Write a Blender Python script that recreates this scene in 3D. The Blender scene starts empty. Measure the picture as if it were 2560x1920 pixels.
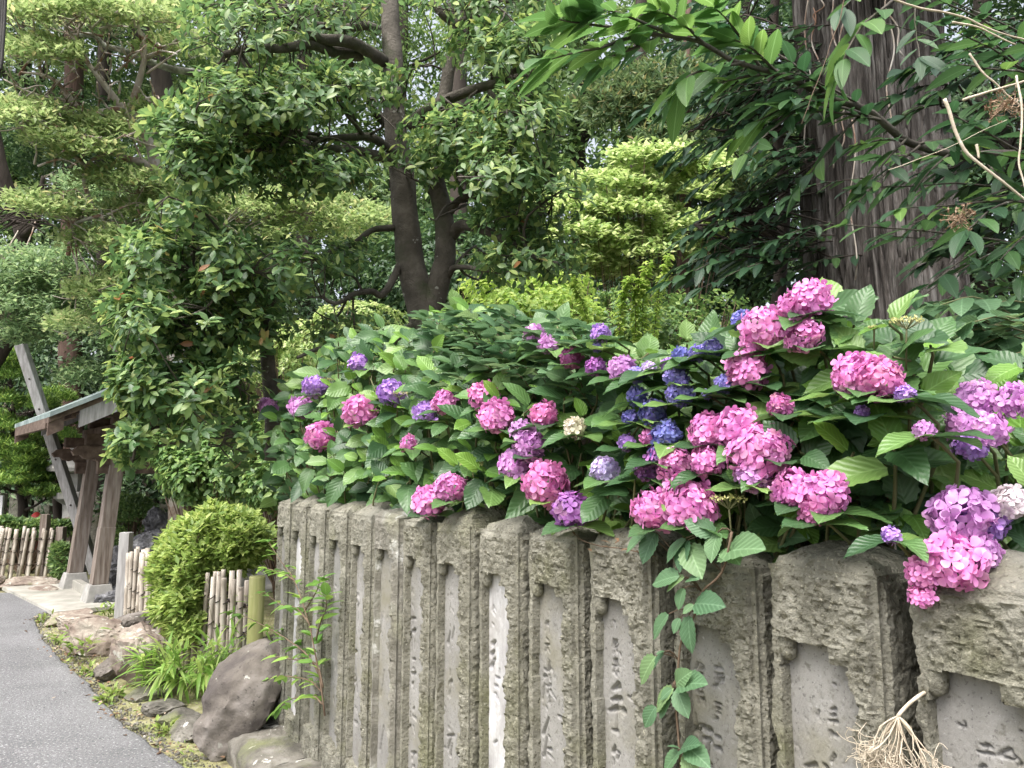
import bpy, math, random
import numpy as np
from mathutils import Vector
S = bpy.context.scene
COL = S.collection
PI = math.pi
RNG = np.random.default_rng(7)
random.seed(7)

# ------------------------------------------------------------------ camera, sky, sun, exposure
EYE = 1.62; FPX = 1800.0; PITCH = math.atan(224 / FPX)
cam_d = bpy.data.cameras.new('camera'); cam = bpy.data.objects.new('camera', cam_d); COL.objects.link(cam)
cam.location = (0, 0, EYE); cam.rotation_euler = (PI / 2 + PITCH, 0, 0)
cam_d.sensor_width = 36; cam_d.lens = 36 * FPX / 2560; cam_d.clip_start = 0.05; cam_d.clip_end = 400
S.camera = cam
SUN_EL, SUN_AZ = math.radians(62), math.radians(215)      # azimuth clockwise from +Y: behind the camera, over its left shoulder
w = bpy.data.worlds.new('World'); S.world = w; w.use_nodes = True
nt = w.node_tree; nt.nodes.clear()
sk = nt.nodes.new('ShaderNodeTexSky'); sk.sky_type = 'NISHITA'; sk.sun_disc = False
sk.sun_elevation = SUN_EL; sk.sun_rotation = SUN_AZ; sk.air_density = 1.0; sk.dust_density = 7.0; sk.ozone_density = 1.0
bg = nt.nodes.new('ShaderNodeBackground'); bg.inputs[1].default_value = 0.15
ow = nt.nodes.new('ShaderNodeOutputWorld')
ov = nt.nodes.new('ShaderNodeHueSaturation'); ov.inputs['Saturation'].default_value = 0.4; ov.inputs['Value'].default_value = 1.15   # thin overcast
nt.links.new(sk.outputs[0], ov.inputs['Color']); nt.links.new(ov.outputs[0], bg.inputs[0]); nt.links.new(bg.outputs[0], ow.inputs[0])
sd = bpy.data.lights.new('sun', 'SUN'); sun = bpy.data.objects.new('sun', sd); COL.objects.link(sun)
sd.energy = 1.15; sd.angle = math.radians(40); sd.color = (1.0, 0.96, 0.90)
sdir = Vector((math.sin(SUN_AZ) * math.cos(SUN_EL), math.cos(SUN_AZ) * math.cos(SUN_EL), math.sin(SUN_EL)))
sun.rotation_euler = sdir.to_track_quat('Z', 'Y').to_euler()
S.view_settings.view_transform = 'Standard'; S.view_settings.look = 'None'; S.view_settings.gamma = 1.0
S.view_settings.use_curve_mapping = False
S.view_settings.exposure = 1.27
try:
    S.cycles.max_bounces = 6; S.cycles.diffuse_bounces = 3; S.cycles.glossy_bounces = 2
    S.cycles.transmission_bounces = 3; S.cycles.transparent_max_bounces = 4
except Exception: pass

# ------------------------------------------------------------------ measuring helpers (photograph 2560 x 1920 -> metres)
CP, SP = math.cos(PITCH), math.sin(PITCH)
def ray(px, py):
    a = px - 1280.0; u = 960.0 - py
    y = FPX * CP - u * SP; z = FPX * SP + u * CP
    return np.array([a / y, 1.0, z / y])
def P(px, py, depth):
    return np.array([0, 0, EYE]) + ray(px, py) * depth
def PV(px, py, depth):
    a = px - 1280.0; u = 960.0 - py
    y = FPX * CP - u * SP; z = FPX * SP + u * CP
    return np.stack([a / y * depth, depth, EYE + z / y * depth], -1)
def G(px, py, z=0.0):
    r = ray(px, py); return np.array([0, 0, EYE]) + r * ((z - EYE) / r[2])
def N3(v): v = np.asarray(v, float); return v / (np.linalg.norm(v, axis=-1, keepdims=True) + 1e-12)

# ------------------------------------------------------------------ numpy noise
def _h(i, j, k, s):
    n = (i * 374761393 + j * 668265263 + k * 2147483647 + s * 1274126177) & 0xffffffff
    n = ((n ^ (n >> 13)) * 1274126177) & 0xffffffff
    n = (n ^ (n >> 16)) & 0xffffffff
    return n.astype(np.float64) / 4294967295.0 * 2 - 1
def vn(p, s=0):
    p = np.asarray(p, float); f = np.floor(p).astype(np.int64); t = p - f; t = t * t * (3 - 2 * t)
    i, j, k = f[..., 0], f[..., 1], f[..., 2]; r = 0
    for a in (0, 1):
        for b in (0, 1):
            for c in (0, 1):
                wt = (t[..., 0] if a else 1 - t[..., 0]) * (t[..., 1] if b else 1 - t[..., 1]) * (t[..., 2] if c else 1 - t[..., 2])
                r = r + wt * _h(i + a, j + b, k + c, s)
    return r
def fbm(p, o=4, s=0, ridged=False):
    p = np.asarray(p, float); r = 0; a = 1.0; q = 0
    for n in range(o):
        v = vn(p * 2 ** n + n * 17.3, s + n)
        if ridged: v = 1 - 2 * np.abs(v)
        r = r + a * v; q += a; a *= 0.5
    return r / q

# ------------------------------------------------------------------ objects
def tag(o, label=None, cat=None, group=None, kind=None):
    if label: o['label'] = label
    if cat: o['category'] = cat
    if group: o['group'] = group
    if kind: o['kind'] = kind
    return o
def empty(name, loc, label, cat, group=None):
    o = bpy.data.objects.new(name, None); COL.objects.link(o); o.location = Vector(loc); o.empty_display_size = 0.1
    return tag(o, label, cat, group)
def link(name, me, parent=None, mat=None):
    """geometry in world coordinates; parents are un-rotated empties"""
    if mat is not None: me.materials.append(mat)
    o = bpy.data.objects.new(name, me); COL.objects.link(o)
    if parent is not None:
        o.parent = parent
    return o
WORLD = {}
def wpos(o):
    v = Vector((0, 0, 0))
    while o is not None:
        v = v + o.location; o = o.parent
    return np.array(v)
def mesh_np(name, V, F, smooth=True, uv=None, rnd=None):
    """F: (n,3) or (n,4) int array, or list of arrays; uv per vertex"""
    V = np.asarray(V, float)
    Fs = F if isinstance(F, list) else [F]
    Fs = [np.asarray(f, np.int32) for f in Fs if len(f)]
    me = bpy.data.meshes.new(name)
    me.vertices.add(len(V)); me.vertices.foreach_set('co', V.astype(np.float32).ravel())
    idx = np.concatenate([f.ravel() for f in Fs]); tot = np.concatenate([np.full(len(f), f.shape[1], np.int32) for f in Fs])
    st = np.concatenate([[0], np.cumsum(tot)[:-1]]).astype(np.int32)
    me.loops.add(len(idx)); me.loops.foreach_set('vertex_index', idx)
    me.polygons.add(len(tot)); me.polygons.foreach_set('loop_start', st); me.polygons.foreach_set('loop_total', tot)
    me.polygons.foreach_set('use_smooth', np.full(len(tot), smooth))
    me.update(calc_edges=True)
    if uv is not None:
        l = me.uv_layers.new(name='UVMap'); l.data.foreach_set('uv', np.asarray(uv, np.float32)[idx].ravel())
    if rnd is not None:
        a = me.attributes.new('rnd', 'FLOAT', 'POINT'); a.data.foreach_set('value', np.asarray(rnd, np.float32))
    return me
class MB:
    def __init__(s): s.v = []; s.f3 = []; s.f4 = []; s.n = 0
    def add(s, V, F):
        V = np.asarray(V, float); F = np.asarray(F, int) + s.n
        s.v.append(V); (s.f4 if F.shape[1] == 4 else s.f3).append(F); s.n += len(V)
    def tube(s, pts, rad, seg=6, cap=True, wob=0.0):
        pts = np.asarray(pts, float); n = len(pts); rad = np.broadcast_to(np.asarray(rad, float), (n,)) if np.ndim(rad) == 0 or len(np.atleast_1d(rad)) == n else np.interp(np.linspace(0, 1, n), np.linspace(0, 1, len(rad)), rad)
        T = np.gradient(pts, axis=0) if n > 1 else np.array([[0, 0, 1.]]); T = N3(T)
        ref = np.array([0.13, 0.97, 0.2]) if abs(T[0][2]) > 0.6 else np.array([0, 0, 1.0])
        X = N3(np.cross(T, ref)); Y = np.cross(T, X)
        a = np.linspace(0, 2 * PI, seg, endpoint=False)
        V = pts[:, None] + rad[:, None, None] * (np.cos(a)[None, :, None] * X[:, None] + np.sin(a)[None, :, None] * Y[:, None])
        if wob:
            V = V + (V - pts[:, None]) * (fbm(V * 3 / max(rad.max(), 1e-3) * 0.3, 3)[..., None] * wob)
        V = V.reshape(-1, 3)
        i = np.arange(n - 1)[:, None] * seg; j = np.arange(seg)[None]; k = (j + 1) % seg
        F = np.stack([i + j, i + k, i + seg + k, i + seg + j], -1).reshape(-1, 4)
        base = s.n; s.add(V, F)
        if cap:
            s.v.append(np.array([pts[0], pts[-1]])); c0 = s.n; s.n += 2
            jj = np.arange(seg); kk = (jj + 1) % seg
            s.f3.append(np.stack([base + kk, base + jj, np.full(seg, c0)], -1))
            s.f3.append(np.stack([base + (n - 1) * seg + jj, base + (n - 1) * seg + kk, np.full(seg, c0 + 1)], -1))
    def box(s, c, ax, ay, az):
        """centre and three half-axis vectors"""
        c, ax, ay, az = map(lambda q: np.asarray(q, float), (c, ax, ay, az))
        V = [c + i * ax + j * ay + k * az for k in (-1, 1) for j in (-1, 1) for i in (-1, 1)]
        s.add(V, [[0, 2, 3, 1], [4, 5, 7, 6], [0, 1, 5, 4], [2, 6, 7, 3], [0, 4, 6, 2], [1, 3, 7, 5]])
    def grid(s, V):
        """V (n,m,3)"""
        n, m = V.shape[:2]; i = np.arange(n - 1)[:, None] * m; j = np.arange(m - 1)[None]
        s.add(V.reshape(-1, 3), np.stack([i + j, i + j + 1, i + m + j + 1, i + m + j], -1).reshape(-1, 4))
    def prism(s, poly, ext):
        """poly (n,3) convex outline, ext = extrusion vector"""
        poly = np.asarray(poly, float); n = len(poly); ext = np.asarray(ext, float)
        c0 = poly.mean(0); V = np.concatenate([poly, poly + ext, [c0, c0 + ext]])
        j = np.arange(n); k = (j + 1) % n
        s.add(V, np.concatenate([np.stack([k, j, np.full(n, 2 * n)], -1), np.stack([n + j, n + k, np.full(n, 2 * n + 1)], -1)]))
        s.f4.append(np.stack([j, k, n + k, n + j], -1) + (s.n - len(V)))
    def build(s, name, mat, parent=None, smooth=True, bevel=0, kind=None, sharp=None):
        V = np.concatenate(s.v)
        if parent is not None: V = V - wpos(parent)
        Fs = []
        if s.f4: Fs.append(np.concatenate(s.f4))
        if s.f3: Fs.append(np.concatenate(s.f3))
        me = mesh_np(name, V, Fs, smooth)
        if sharp: me.set_sharp_from_angle(angle=math.radians(sharp))
        o = link(name, me, parent, mat)
        if bevel:
            b = o.modifiers.new('bevel', 'BEVEL'); b.width = bevel; b.segments = 2; b.limit_method = 'ANGLE'
        if kind: o['kind'] = kind
        return o
def smooth_path(pts, n):
    pts = np.asarray(pts, float); t = np.linspace(0, 1, len(pts)); q = np.linspace(0, 1, n)
    if len(pts) < 3: return np.stack([np.interp(q, t, pts[:, c]) for c in range(3)], -1)
    m = np.gradient(pts, t, axis=0); out = []
    for x in q:
        i = min(int(x * (len(pts) - 1)), len(pts) - 2); h = t[i + 1] - t[i]; u = (x - t[i]) / h
        out.append((2 * u**3 - 3 * u**2 + 1) * pts[i] + (u**3 - 2 * u**2 + u) * h * m[i] + (-2 * u**3 + 3 * u**2) * pts[i + 1] + (u**3 - u**2) * h * m[i + 1])
    return np.array(out)

# ------------------------------------------------------------------ materials
def newmat(name):
    m = bpy.data.materials.new(name); m.use_nodes = True; nt = m.node_tree
    return m, nt, nt.nodes['Principled BSDF'], nt.nodes['Material Output']
def nd(nt, t, **k):
    n = nt.nodes.new(t)
    for a, b in k.items():
        if a.startswith('i_'): n.inputs[int(a[2:])].default_value = b
        else: setattr(n, a, b)
    return n
def ramp(nt, fac, stops):
    r = nt.nodes.new('ShaderNodeValToRGB'); e = r.color_ramp.elements
    while len(e) < len(stops): e.new(0.5)
    for k, (p, c) in enumerate(stops):
        e[k].position = p; e[k].color = (*c, 1) if len(c) == 3 else c
    nt.links.new(fac, r.inputs[0]); return r.outputs[0]
def mixc(nt, fac, a, b, mode='MIX'):
    n = nt.nodes.new('ShaderNodeMix'); n.data_type = 'RGBA'; n.blend_type = mode
    for s_, v in ((n.inputs[0], fac), (n.inputs[6], a), (n.inputs[7], b)):
        if hasattr(v, 'is_linked'): nt.links.new(v, s_)
        elif isinstance(v, (int, float)): s_.default_value = v
        else: s_.default_value = (*v, 1)
    return n.outputs[2]
def noise(nt, scale, detail=4, rough=0.55, vec=None, stretch=None):
    n = nd(nt, 'ShaderNodeTexNoise'); n.inputs['Scale'].default_value = scale; n.inputs['Detail'].default_value = detail; n.inputs['Roughness'].default_value = rough
    if vec is None:
        g = nt.nodes.new('ShaderNodeNewGeometry').outputs['Position']
    else: g = vec
    if stretch:
        mp = nt.nodes.new('ShaderNodeMapping'); mp.inputs['Scale'].default_value = stretch; nt.links.new(g, mp.inputs[0]); g = mp.outputs[0]
    nt.links.new(g, n.inputs['Vector']); return n.outputs['Fac']
def math_(nt, op, a, b=None, c=None):
    n = nt.nodes.new('ShaderNodeMath'); n.operation = op
    for k, v in enumerate((a, b, c)):
        if v is None: continue
        if hasattr(v, 'is_linked'): nt.links.new(v, n.inputs[k])
        else: n.inputs[k].default_value = v
    return n.outputs[0]
def bump(nt, pb, h, strength=0.5, dist=0.01):
    b = nt.nodes.new('ShaderNodeBump'); b.inputs['Strength'].default_value = strength; b.inputs['Distance'].default_value = dist
    nt.links.new(h, b.inputs['Height']); nt.links.new(b.outputs[0], pb.inputs['Normal'])
def surf(name, stops, scale=6, rough=0.85, bscale=60, bstr=0.5, bdist=0.005, stretch=None, spots=None, detail=6, spec=0.3):
    m, nt, pb, o = newmat(name)
    n1 = noise(nt, scale, detail, 0.6, stretch=stretch)
    c = ramp(nt, n1, stops)
    if spots:
        for (sc, lo, hi, col) in spots:
            n2 = noise(nt, sc, 5, 0.6)
            mr = nt.nodes.new('ShaderNodeMapRange'); mr.inputs[1].default_value = lo; mr.inputs[2].default_value = hi; nt.links.new(n2, mr.inputs[0])
            c = mixc(nt, mr.outputs[0], c, col)
    nt.links.new(c, pb.inputs['Base Color']); pb.inputs['Roughness'].default_value = rough
    pb.inputs['Specular IOR Level'].default_value = spec
    nb = noise(nt, bscale, 6, 0.65, stretch=stretch); bump(nt, pb, nb, bstr, bdist)
    return m
def leafmat(name, stops, rough=0.45, trans=0.3, veins=0.0, tcol=None, spec=0.4, vn_n=7, back=None):
    m, nt, pb, out = newmat(name)
    at = nd(nt, 'ShaderNodeAttribute', attribute_name='rnd'); oi = nt.nodes.new('ShaderNodeObjectInfo')
    r = math_(nt, 'FRACT', math_(nt, 'ADD', at.outputs['Fac'], oi.outputs['Random']))
    c = ramp(nt, r, stops)
    if veins:
        uv = nt.nodes.new('ShaderNodeUVMap'); sp = nt.nodes.new('ShaderNodeSeparateXYZ'); nt.links.new(uv.outputs[0], sp.inputs[0])
        ax = math_(nt, 'ABSOLUTE', math_(nt, 'SUBTRACT', sp.outputs[0], 0.5))
        lat = math_(nt, 'FRACT', math_(nt, 'MULTIPLY', math_(nt, 'SUBTRACT', sp.outputs[1], math_(nt, 'MULTIPLY', ax, 0.75)), float(vn_n)))
        lat = math_(nt, 'ABSOLUTE', math_(nt, 'SUBTRACT', lat, 0.5))           # 0 at vein
        lv = nt.nodes.new('ShaderNodeMapRange'); lv.inputs[1].default_value = 0.0; lv.inputs[2].default_value = 0.12; lv.inputs[3].default_value = 1; lv.inputs[4].default_value = 0; nt.links.new(lat, lv.inputs[0])
        mv = nt.nodes.new('ShaderNodeMapRange'); mv.inputs[1].default_value = 0.012; mv.inputs[2].default_value = 0.04; mv.inputs[3].default_value = 1; mv.inputs[4].default_value = 0; nt.links.new(ax, mv.inputs[0])
        vv = math_(nt, 'MAXIMUM', math_(nt, 'MULTIPLY', lv.outputs[0], 0.55), mv.outputs[0])
        light = nt.nodes.new('ShaderNodeMix'); light.data_type = 'RGBA'
        hs = nt.nodes.new('ShaderNodeHueSaturation'); hs.inputs['Value'].default_value = 1.9; hs.inputs['Saturation'].default_value = 0.85; nt.links.new(c, hs.inputs['Color'])
        c2 = mixc(nt, math_(nt, 'MULTIPLY', vv, veins), c, hs.outputs[0])
        nb = math_(nt, 'SINE', math_(nt, 'MULTIPLY', math_(nt, 'SUBTRACT', sp.outputs[1], math_(nt, 'MULTIPLY', ax, 0.75)), float(vn_n) * 2 * PI))
        bump(nt, pb, nb, 0.3, 0.0018)
        c = c2
    nt.links.new(c, pb.inputs['Base Color']); pb.inputs['Roughness'].default_value = rough; pb.inputs['Specular IOR Level'].default_value = spec
    tr = nt.nodes.new('ShaderNodeBsdfTranslucent'); hs = nt.nodes.new('ShaderNodeHueSaturation')
    hs.inputs['Value'].default_value = 1.8; hs.inputs['Hue'].default_value = 0.485; nt.links.new(c, hs.inputs['Color']); nt.links.new(hs.outputs[0], tr.inputs[0])
    mx = nt.nodes.new('ShaderNodeMixShader'); mx.inputs[0].default_value = trans
    nt.links.new(pb.outputs[0], mx.inputs[1]); nt.links.new(tr.outputs[0], mx.inputs[2]); nt.links.new(mx.outputs[0], out.inputs[0])
    return m
def petalmat(name):
    """colour comes from the object's own colour, paler towards one petal edge"""
    m, nt, pb, out = newmat(name)
    oi = nt.nodes.new('ShaderNodeObjectInfo'); hs = nt.nodes.new('ShaderNodeHueSaturation')
    nt.links.new(oi.outputs['Color'], hs.inputs['Color'])
    h = nt.nodes.new('ShaderNodeMapRange'); h.inputs[3].default_value = 0.485; h.inputs[4].default_value = 0.515; nt.links.new(oi.outputs['Random'], h.inputs[0]); nt.links.new(h.outputs[0], hs.inputs['Hue'])
    v = nt.nodes.new('ShaderNodeMapRange'); v.inputs[3].default_value = 0.8; v.inputs[4].default_value = 1.2; nt.links.new(oi.outputs['Random'], v.inputs[0]); nt.links.new(v.outputs[0], hs.inputs['Value'])
    uv = nt.nodes.new('ShaderNodeUVMap'); sp = nt.nodes.new('ShaderNodeSeparateXYZ'); nt.links.new(uv.outputs[0], sp.inputs[0])
    hs2 = nt.nodes.new('ShaderNodeHueSaturation'); hs2.inputs['Saturation'].default_value = 0.8; hs2.inputs['Value'].default_value = 1.25; nt.links.new(hs.outputs[0], hs2.inputs['Color'])
    c = mixc(nt, math_(nt, 'POWER', sp.outputs[1], 2.0), hs.outputs[0], hs2.outputs[0])
    nt.links.new(c, pb.inputs['Base Color']); pb.inputs['Roughness'].default_value = 0.6; pb.inputs['Specular IOR Level'].default_value = 0.2
    tr = nt.nodes.new('ShaderNodeBsdfTranslucent'); nt.links.new(c, tr.inputs[0])
    mx = nt.nodes.new('ShaderNodeMixShader'); mx.inputs[0].default_value = 0.3
    nt.links.new(pb.outputs[0], mx.inputs[1]); nt.links.new(tr.outputs[0], mx.inputs[2]); nt.links.new(mx.outputs[0], out.inputs[0])
    return m

M = {}
M['stone'] = surf('mossy_sandstone', [(0.3, (0.145, 0.14, 0.112)), (0.5, (0.235, 0.228, 0.186)), (0.7, (0.335, 0.326, 0.275))], 14, 0.95, 75, 1.0, 0.02, detail=10,
                  spots=[(3.0, 0.52, 0.68, (0.18, 0.18, 0.11)), (110, 0.58, 0.68, (0.38, 0.365, 0.29)), (90, 0.57, 0.67, (0.075, 0.07, 0.048)), (35, 0.58, 0.68, (0.12, 0.113, 0.08)), (7, 0.66, 0.74, (0.07, 0.065, 0.045)), (2.2, 0.58, 0.7, (0.24, 0.235, 0.2))])
M['stone_white'] = surf('limewashed_sandstone', [(0.3, (0.13, 0.125, 0.10)), (0.5, (0.22, 0.21, 0.18)), (0.7, (0.40, 0.40, 0.37))], 12, 0.95, 75, 0.9, 0.018, detail=10,
                  spots=[(3.0, 0.52, 0.68, (0.22, 0.22, 0.14)), (12, 0.6, 0.7, (0.6, 0.6, 0.58))])
M['panel'] = surf('dressed_stone', [(0.3, (0.185, 0.18, 0.17)), (0.55, (0.245, 0.24, 0.228)), (0.75, (0.32, 0.313, 0.302))], 9, 0.9, 160, 0.8, 0.004, stretch=(1, 1, 0.45), detail=10,
                  spots=[(70, 0.64, 0.74, (0.38, 0.38, 0.38)), (120, 0.58, 0.68, (0.12, 0.115, 0.11)), (45, 0.6, 0.7, (0.15, 0.145, 0.13)), (4, 0.5, 0.72, (0.19, 0.18, 0.135))])
M['panel_white'] = surf('whitened_stone', [(0.3, (0.22, 0.21, 0.21)), (0.5, (0.38, 0.375, 0.38)), (0.7, (0.62, 0.62, 0.64))], 14, 0.9, 160, 0.8, 0.004, stretch=(1, 1, 0.3),
                  spots=[(5, 0.55, 0.7, (0.34, 0.33, 0.32))])
M['kerb'] = surf('grey_kerb_stone', [(0.35, (0.085, 0.08, 0.068)), (0.5, (0.15, 0.14, 0.12)), (0.65, (0.24, 0.228, 0.205))], 7, 0.9, 50, 1.0, 0.014,
                 spots=[(9, 0.63, 0.66, (0.55, 0.54, 0.5)), (3, 0.55, 0.7, (0.15, 0.16, 0.08))])
M['rock'] = surf('dark_rock', [(0.35, (0.075, 0.065, 0.06)), (0.5, (0.13, 0.115, 0.10)), (0.7, (0.22, 0.20, 0.185))], 4, 0.85, 35, 0.8, 0.01,
                 spots=[(5, 0.64, 0.68, (0.28, 0.28, 0.25)), (13, 0.66, 0.69, (0.40, 0.40, 0.36)), (45, 0.6, 0.7, (0.05, 0.045, 0.04))])
M['rock2'] = surf('brown_rock', [(0.35, (0.12, 0.09, 0.075)), (0.5, (0.21, 0.17, 0.14)), (0.7, (0.36, 0.33, 0.28))], 6, 0.85, 30, 0.9, 0.012,
                 spots=[(8, 0.58, 0.64, (0.42, 0.41, 0.36)), (4, 0.6, 0.7, (0.16, 0.17, 0.08))])
M['rock3'] = surf('blue_grey_rock', [(0.35, (0.08, 0.08, 0.085)), (0.55, (0.16, 0.16, 0.17)), (0.7, (0.3, 0.3, 0.31))], 9, 0.85, 30, 1.0, 0.015)
M['asphalt'] = surf('asphalt', [(0.3, (0.12, 0.12, 0.125)), (0.5, (0.15, 0.151, 0.156)), (0.7, (0.185, 0.186, 0.192))], 1.3, 0.75, 90, 1.0, 0.012, detail=8,
                 spots=[(0.45, 0.5, 0.62, (0.19, 0.19, 0.195)), (70, 0.56, 0.64, (0.36, 0.36, 0.365)), (60, 0.59, 0.66, (0.06, 0.06, 0.065)), (0.8, 0.6, 0.75, (0.13, 0.132, 0.14))], spec=0.4)
M['moss'] = surf('mossy_ground', [(0.35, (0.17, 0.15, 0.09)), (0.5, (0.22, 0.21, 0.10)), (0.65, (0.33, 0.31, 0.20))], 7, 0.95, 60, 1.0, 0.01,
                 spots=[(50, 0.6, 0.68, (0.42, 0.39, 0.32)), (3, 0.52, 0.66, (0.20, 0.22, 0.09)), (24, 0.63, 0.7, (0.09, 0.075, 0.05))])
M['earth'] = surf('dark_earth', [(0.35, (0.035, 0.028, 0.02)), (0.6, (0.08, 0.065, 0.045))], 5, 1.0, 40, 1.0, 0.02, spots=[(3, 0.5, 0.7, (0.05, 0.065, 0.025))])
M['concrete'] = surf('concrete', [(0.35, (0.26, 0.25, 0.22)), (0.6, (0.38, 0.37, 0.33))], 3, 0.9, 90, 0.4, 0.003, spots=[(2, 0.5, 0.7, (0.2, 0.2, 0.17))])
M['wood'] = surf('weathered_wood', [(0.3, (0.10, 0.075, 0.06)), (0.5, (0.20, 0.165, 0.14)), (0.7, (0.30, 0.265, 0.235))], 9, 0.85, 25, 0.7, 0.004, stretch=(3, 3, 0.25))
M['wood_dark'] = surf('old_brown_wood', [(0.3, (0.05, 0.033, 0.025)), (0.5, (0.10, 0.07, 0.055)), (0.7, (0.17, 0.13, 0.10))], 8, 0.8, 25, 0.6, 0.004, stretch=(1, 1, 1))
M['wood_grey'] = surf('silver_grey_wood', [(0.3, (0.18, 0.17, 0.165)), (0.5, (0.28, 0.275, 0.27)), (0.7, (0.38, 0.375, 0.37))], 9, 0.85, 25, 0.6, 0.004, stretch=(3, 3, 0.3))
M['copper'] = surf('copper_patina', [(0.35, (0.12, 0.16, 0.155)), (0.55, (0.22, 0.27, 0.262)), (0.7, (0.36, 0.41, 0.40))], 4, 0.7, 30, 0.3, 0.003)
M['bamboo'] = surf('old_bamboo', [(0.3, (0.24, 0.20, 0.16)), (0.5, (0.40, 0.355, 0.30)), (0.7, (0.56, 0.52, 0.46))], 10, 0.7, 20, 0.4, 0.003, stretch=(2, 2, 0.4),
                 spots=[(13, 0.6, 0.7, (0.12, 0.10, 0.08))])
M['bamboo_green'] = surf('green_bamboo', [(0.3, (0.20, 0.22, 0.08)), (0.5, (0.30, 0.31, 0.12)), (0.7, (0.42, 0.40, 0.20))], 5, 0.5, 20, 0.2, 0.002, stretch=(3, 3, 0.3),
                 spots=[(6, 0.6, 0.75, (0.5, 0.45, 0.25))])
M['rope'] = surf('black_rope', [(0.3, (0.02, 0.017, 0.015)), (0.7, (0.06, 0.05, 0.045))], 20, 0.9)
M['bark'] = surf('smooth_bark', [(0.3, (0.055, 0.048, 0.039)), (0.5, (0.09, 0.08, 0.066)), (0.7, (0.14, 0.126, 0.106))], 7, 0.9, 38, 1.0, 0.016,
                 spots=[(9, 0.66, 0.68, (0.27, 0.27, 0.24)), (3, 0.55, 0.7, (0.05, 0.06, 0.03))])
M['bark_dark'] = surf('dark_bark', [(0.3, (0.025, 0.02, 0.016)), (0.6, (0.06, 0.048, 0.04))], 6, 0.9, 25, 0.8, 0.01, stretch=(2, 2, 0.3))
M['bark_red'] = surf('cedar_red_bark', [(0.3, (0.05, 0.03, 0.022)), (0.6, (0.11, 0.07, 0.055))], 6, 0.9, 25, 0.8, 0.01, stretch=(3, 3, 0.2))
M['bark_pale'] = surf('pale_twig_bark', [(0.3, (0.24, 0.19, 0.15)), (0.5, (0.40, 0.36, 0.31)), (0.7, (0.55, 0.53, 0.49))], 3, 0.85, 30, 0.4, 0.004, spots=[(5, 0.5, 0.62, (0.22, 0.13, 0.09))])
M['bark_lichen'] = surf('lichen_bark', [(0.35, (0.10, 0.095, 0.08)), (0.5, (0.24, 0.24, 0.21)), (0.65, (0.42, 0.43, 0.39))], 8, 0.9, 30, 0.6, 0.006)
M['stem'] = surf('green_stem', [(0.3, (0.10, 0.12, 0.05)), (0.7, (0.19, 0.17, 0.09))], 8, 0.7)
M['stem_brown'] = surf('brown_stem', [(0.3, (0.09, 0.06, 0.04)), (0.7, (0.18, 0.13, 0.09))], 8, 0.8)
M['straw'] = surf('dry_straw', [(0.3, (0.42, 0.35, 0.26)), (0.7, (0.66, 0.59, 0.48))], 30, 0.8)
M['straw_brown'] = surf('dry_brown_petals', [(0.3, (0.26, 0.17, 0.11)), (0.7, (0.45, 0.33, 0.23))], 30, 0.8)
M['lantern'] = surf('lantern_granite', [(0.3, (0.22, 0.215, 0.20)), (0.7, (0.38, 0.37, 0.35))], 8, 0.9, 60, 0.5, 0.004)
M['red'] = surf('red_paint', [(0.3, (0.35, 0.03, 0.03)), (0.7, (0.45, 0.05, 0.045))], 6, 0.5, 20, 0.1, 0.002)
M['cable'] = surf('black_cable', [(0.3, (0.02, 0.02, 0.02)), (0.7, (0.06, 0.055, 0.05))], 6, 0.6)
M['white'] = surf('white_board', [(0.3, (0.6, 0.6, 0.62)), (0.7, (0.7, 0.7, 0.72))], 6, 0.6, 20, 0.1, 0.002)
# cedar bark with the long pale fibres
def cedarmat():
    m, nt, pb, o = newmat('cedar_bark')
    n1 = noise(nt, 17, 8, 0.7, stretch=(1, 1, 0.11)); n2 = noise(nt, 3, 4, 0.6, stretch=(1, 1, 0.3))
    c = ramp(nt, n1, [(0.40, (0.022, 0.019, 0.017)), (0.5, (0.105, 0.095, 0.088)), (0.66, (0.34, 0.325, 0.31))])  # darkest stripes paint the shade of bark fissures, pale ones the fibres
    c = mixc(nt, math_(nt, 'MULTIPLY', n2, 0.45), c, (0.085, 0.068, 0.056), 'MIX'); nt.links.new(c, pb.inputs['Base Color']); pb.inputs['Roughness'].default_value = 0.95
    n3 = noise(nt, 30, 8, 0.75, stretch=(1, 1, 0.16)); bump(nt, pb, n3, 1.0, 0.03); return m
M['cedar'] = cedarmat()
M['petal'] = petalmat('hydrangea_petal')
M['hyd'] = leafmat('hydrangea_leaf', [(0.0, (0.030, 0.075, 0.030)), (0.35, (0.055, 0.125, 0.042)), (0.75, (0.095, 0.19, 0.055)), (1.0, (0.17, 0.28, 0.07))], 0.42, 0.22, 0.4, spec=0.5)
M['hyd_light'] = leafmat('hydrangea_new_leaf', [(0.0, (0.09, 0.20, 0.035)), (1.0, (0.16, 0.30, 0.05))], 0.45, 0.3, 0.5, spec=0.4)
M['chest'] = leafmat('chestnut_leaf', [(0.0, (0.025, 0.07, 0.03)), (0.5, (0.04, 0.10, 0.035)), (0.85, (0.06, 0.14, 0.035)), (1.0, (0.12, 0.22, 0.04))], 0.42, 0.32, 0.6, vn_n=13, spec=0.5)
M['chest_light'] = leafmat('sunlit_chestnut_leaf', [(0.0, (0.035, 0.10, 0.03)), (0.6, (0.07, 0.16, 0.04)), (1.0, (0.12, 0.23, 0.05))], 0.42, 0.4, 0.7, vn_n=13, spec=0.45)  # lighter copy of the chestnut leaf, sunlight put into its green
M['sapleaf'] = leafmat('sapling_leaf', [(0.0, (0.07, 0.17, 0.035)), (0.6, (0.13, 0.26, 0.05)), (1.0, (0.24, 0.38, 0.08))], 0.45, 0.35, 0.4, spec=0.4)
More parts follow.
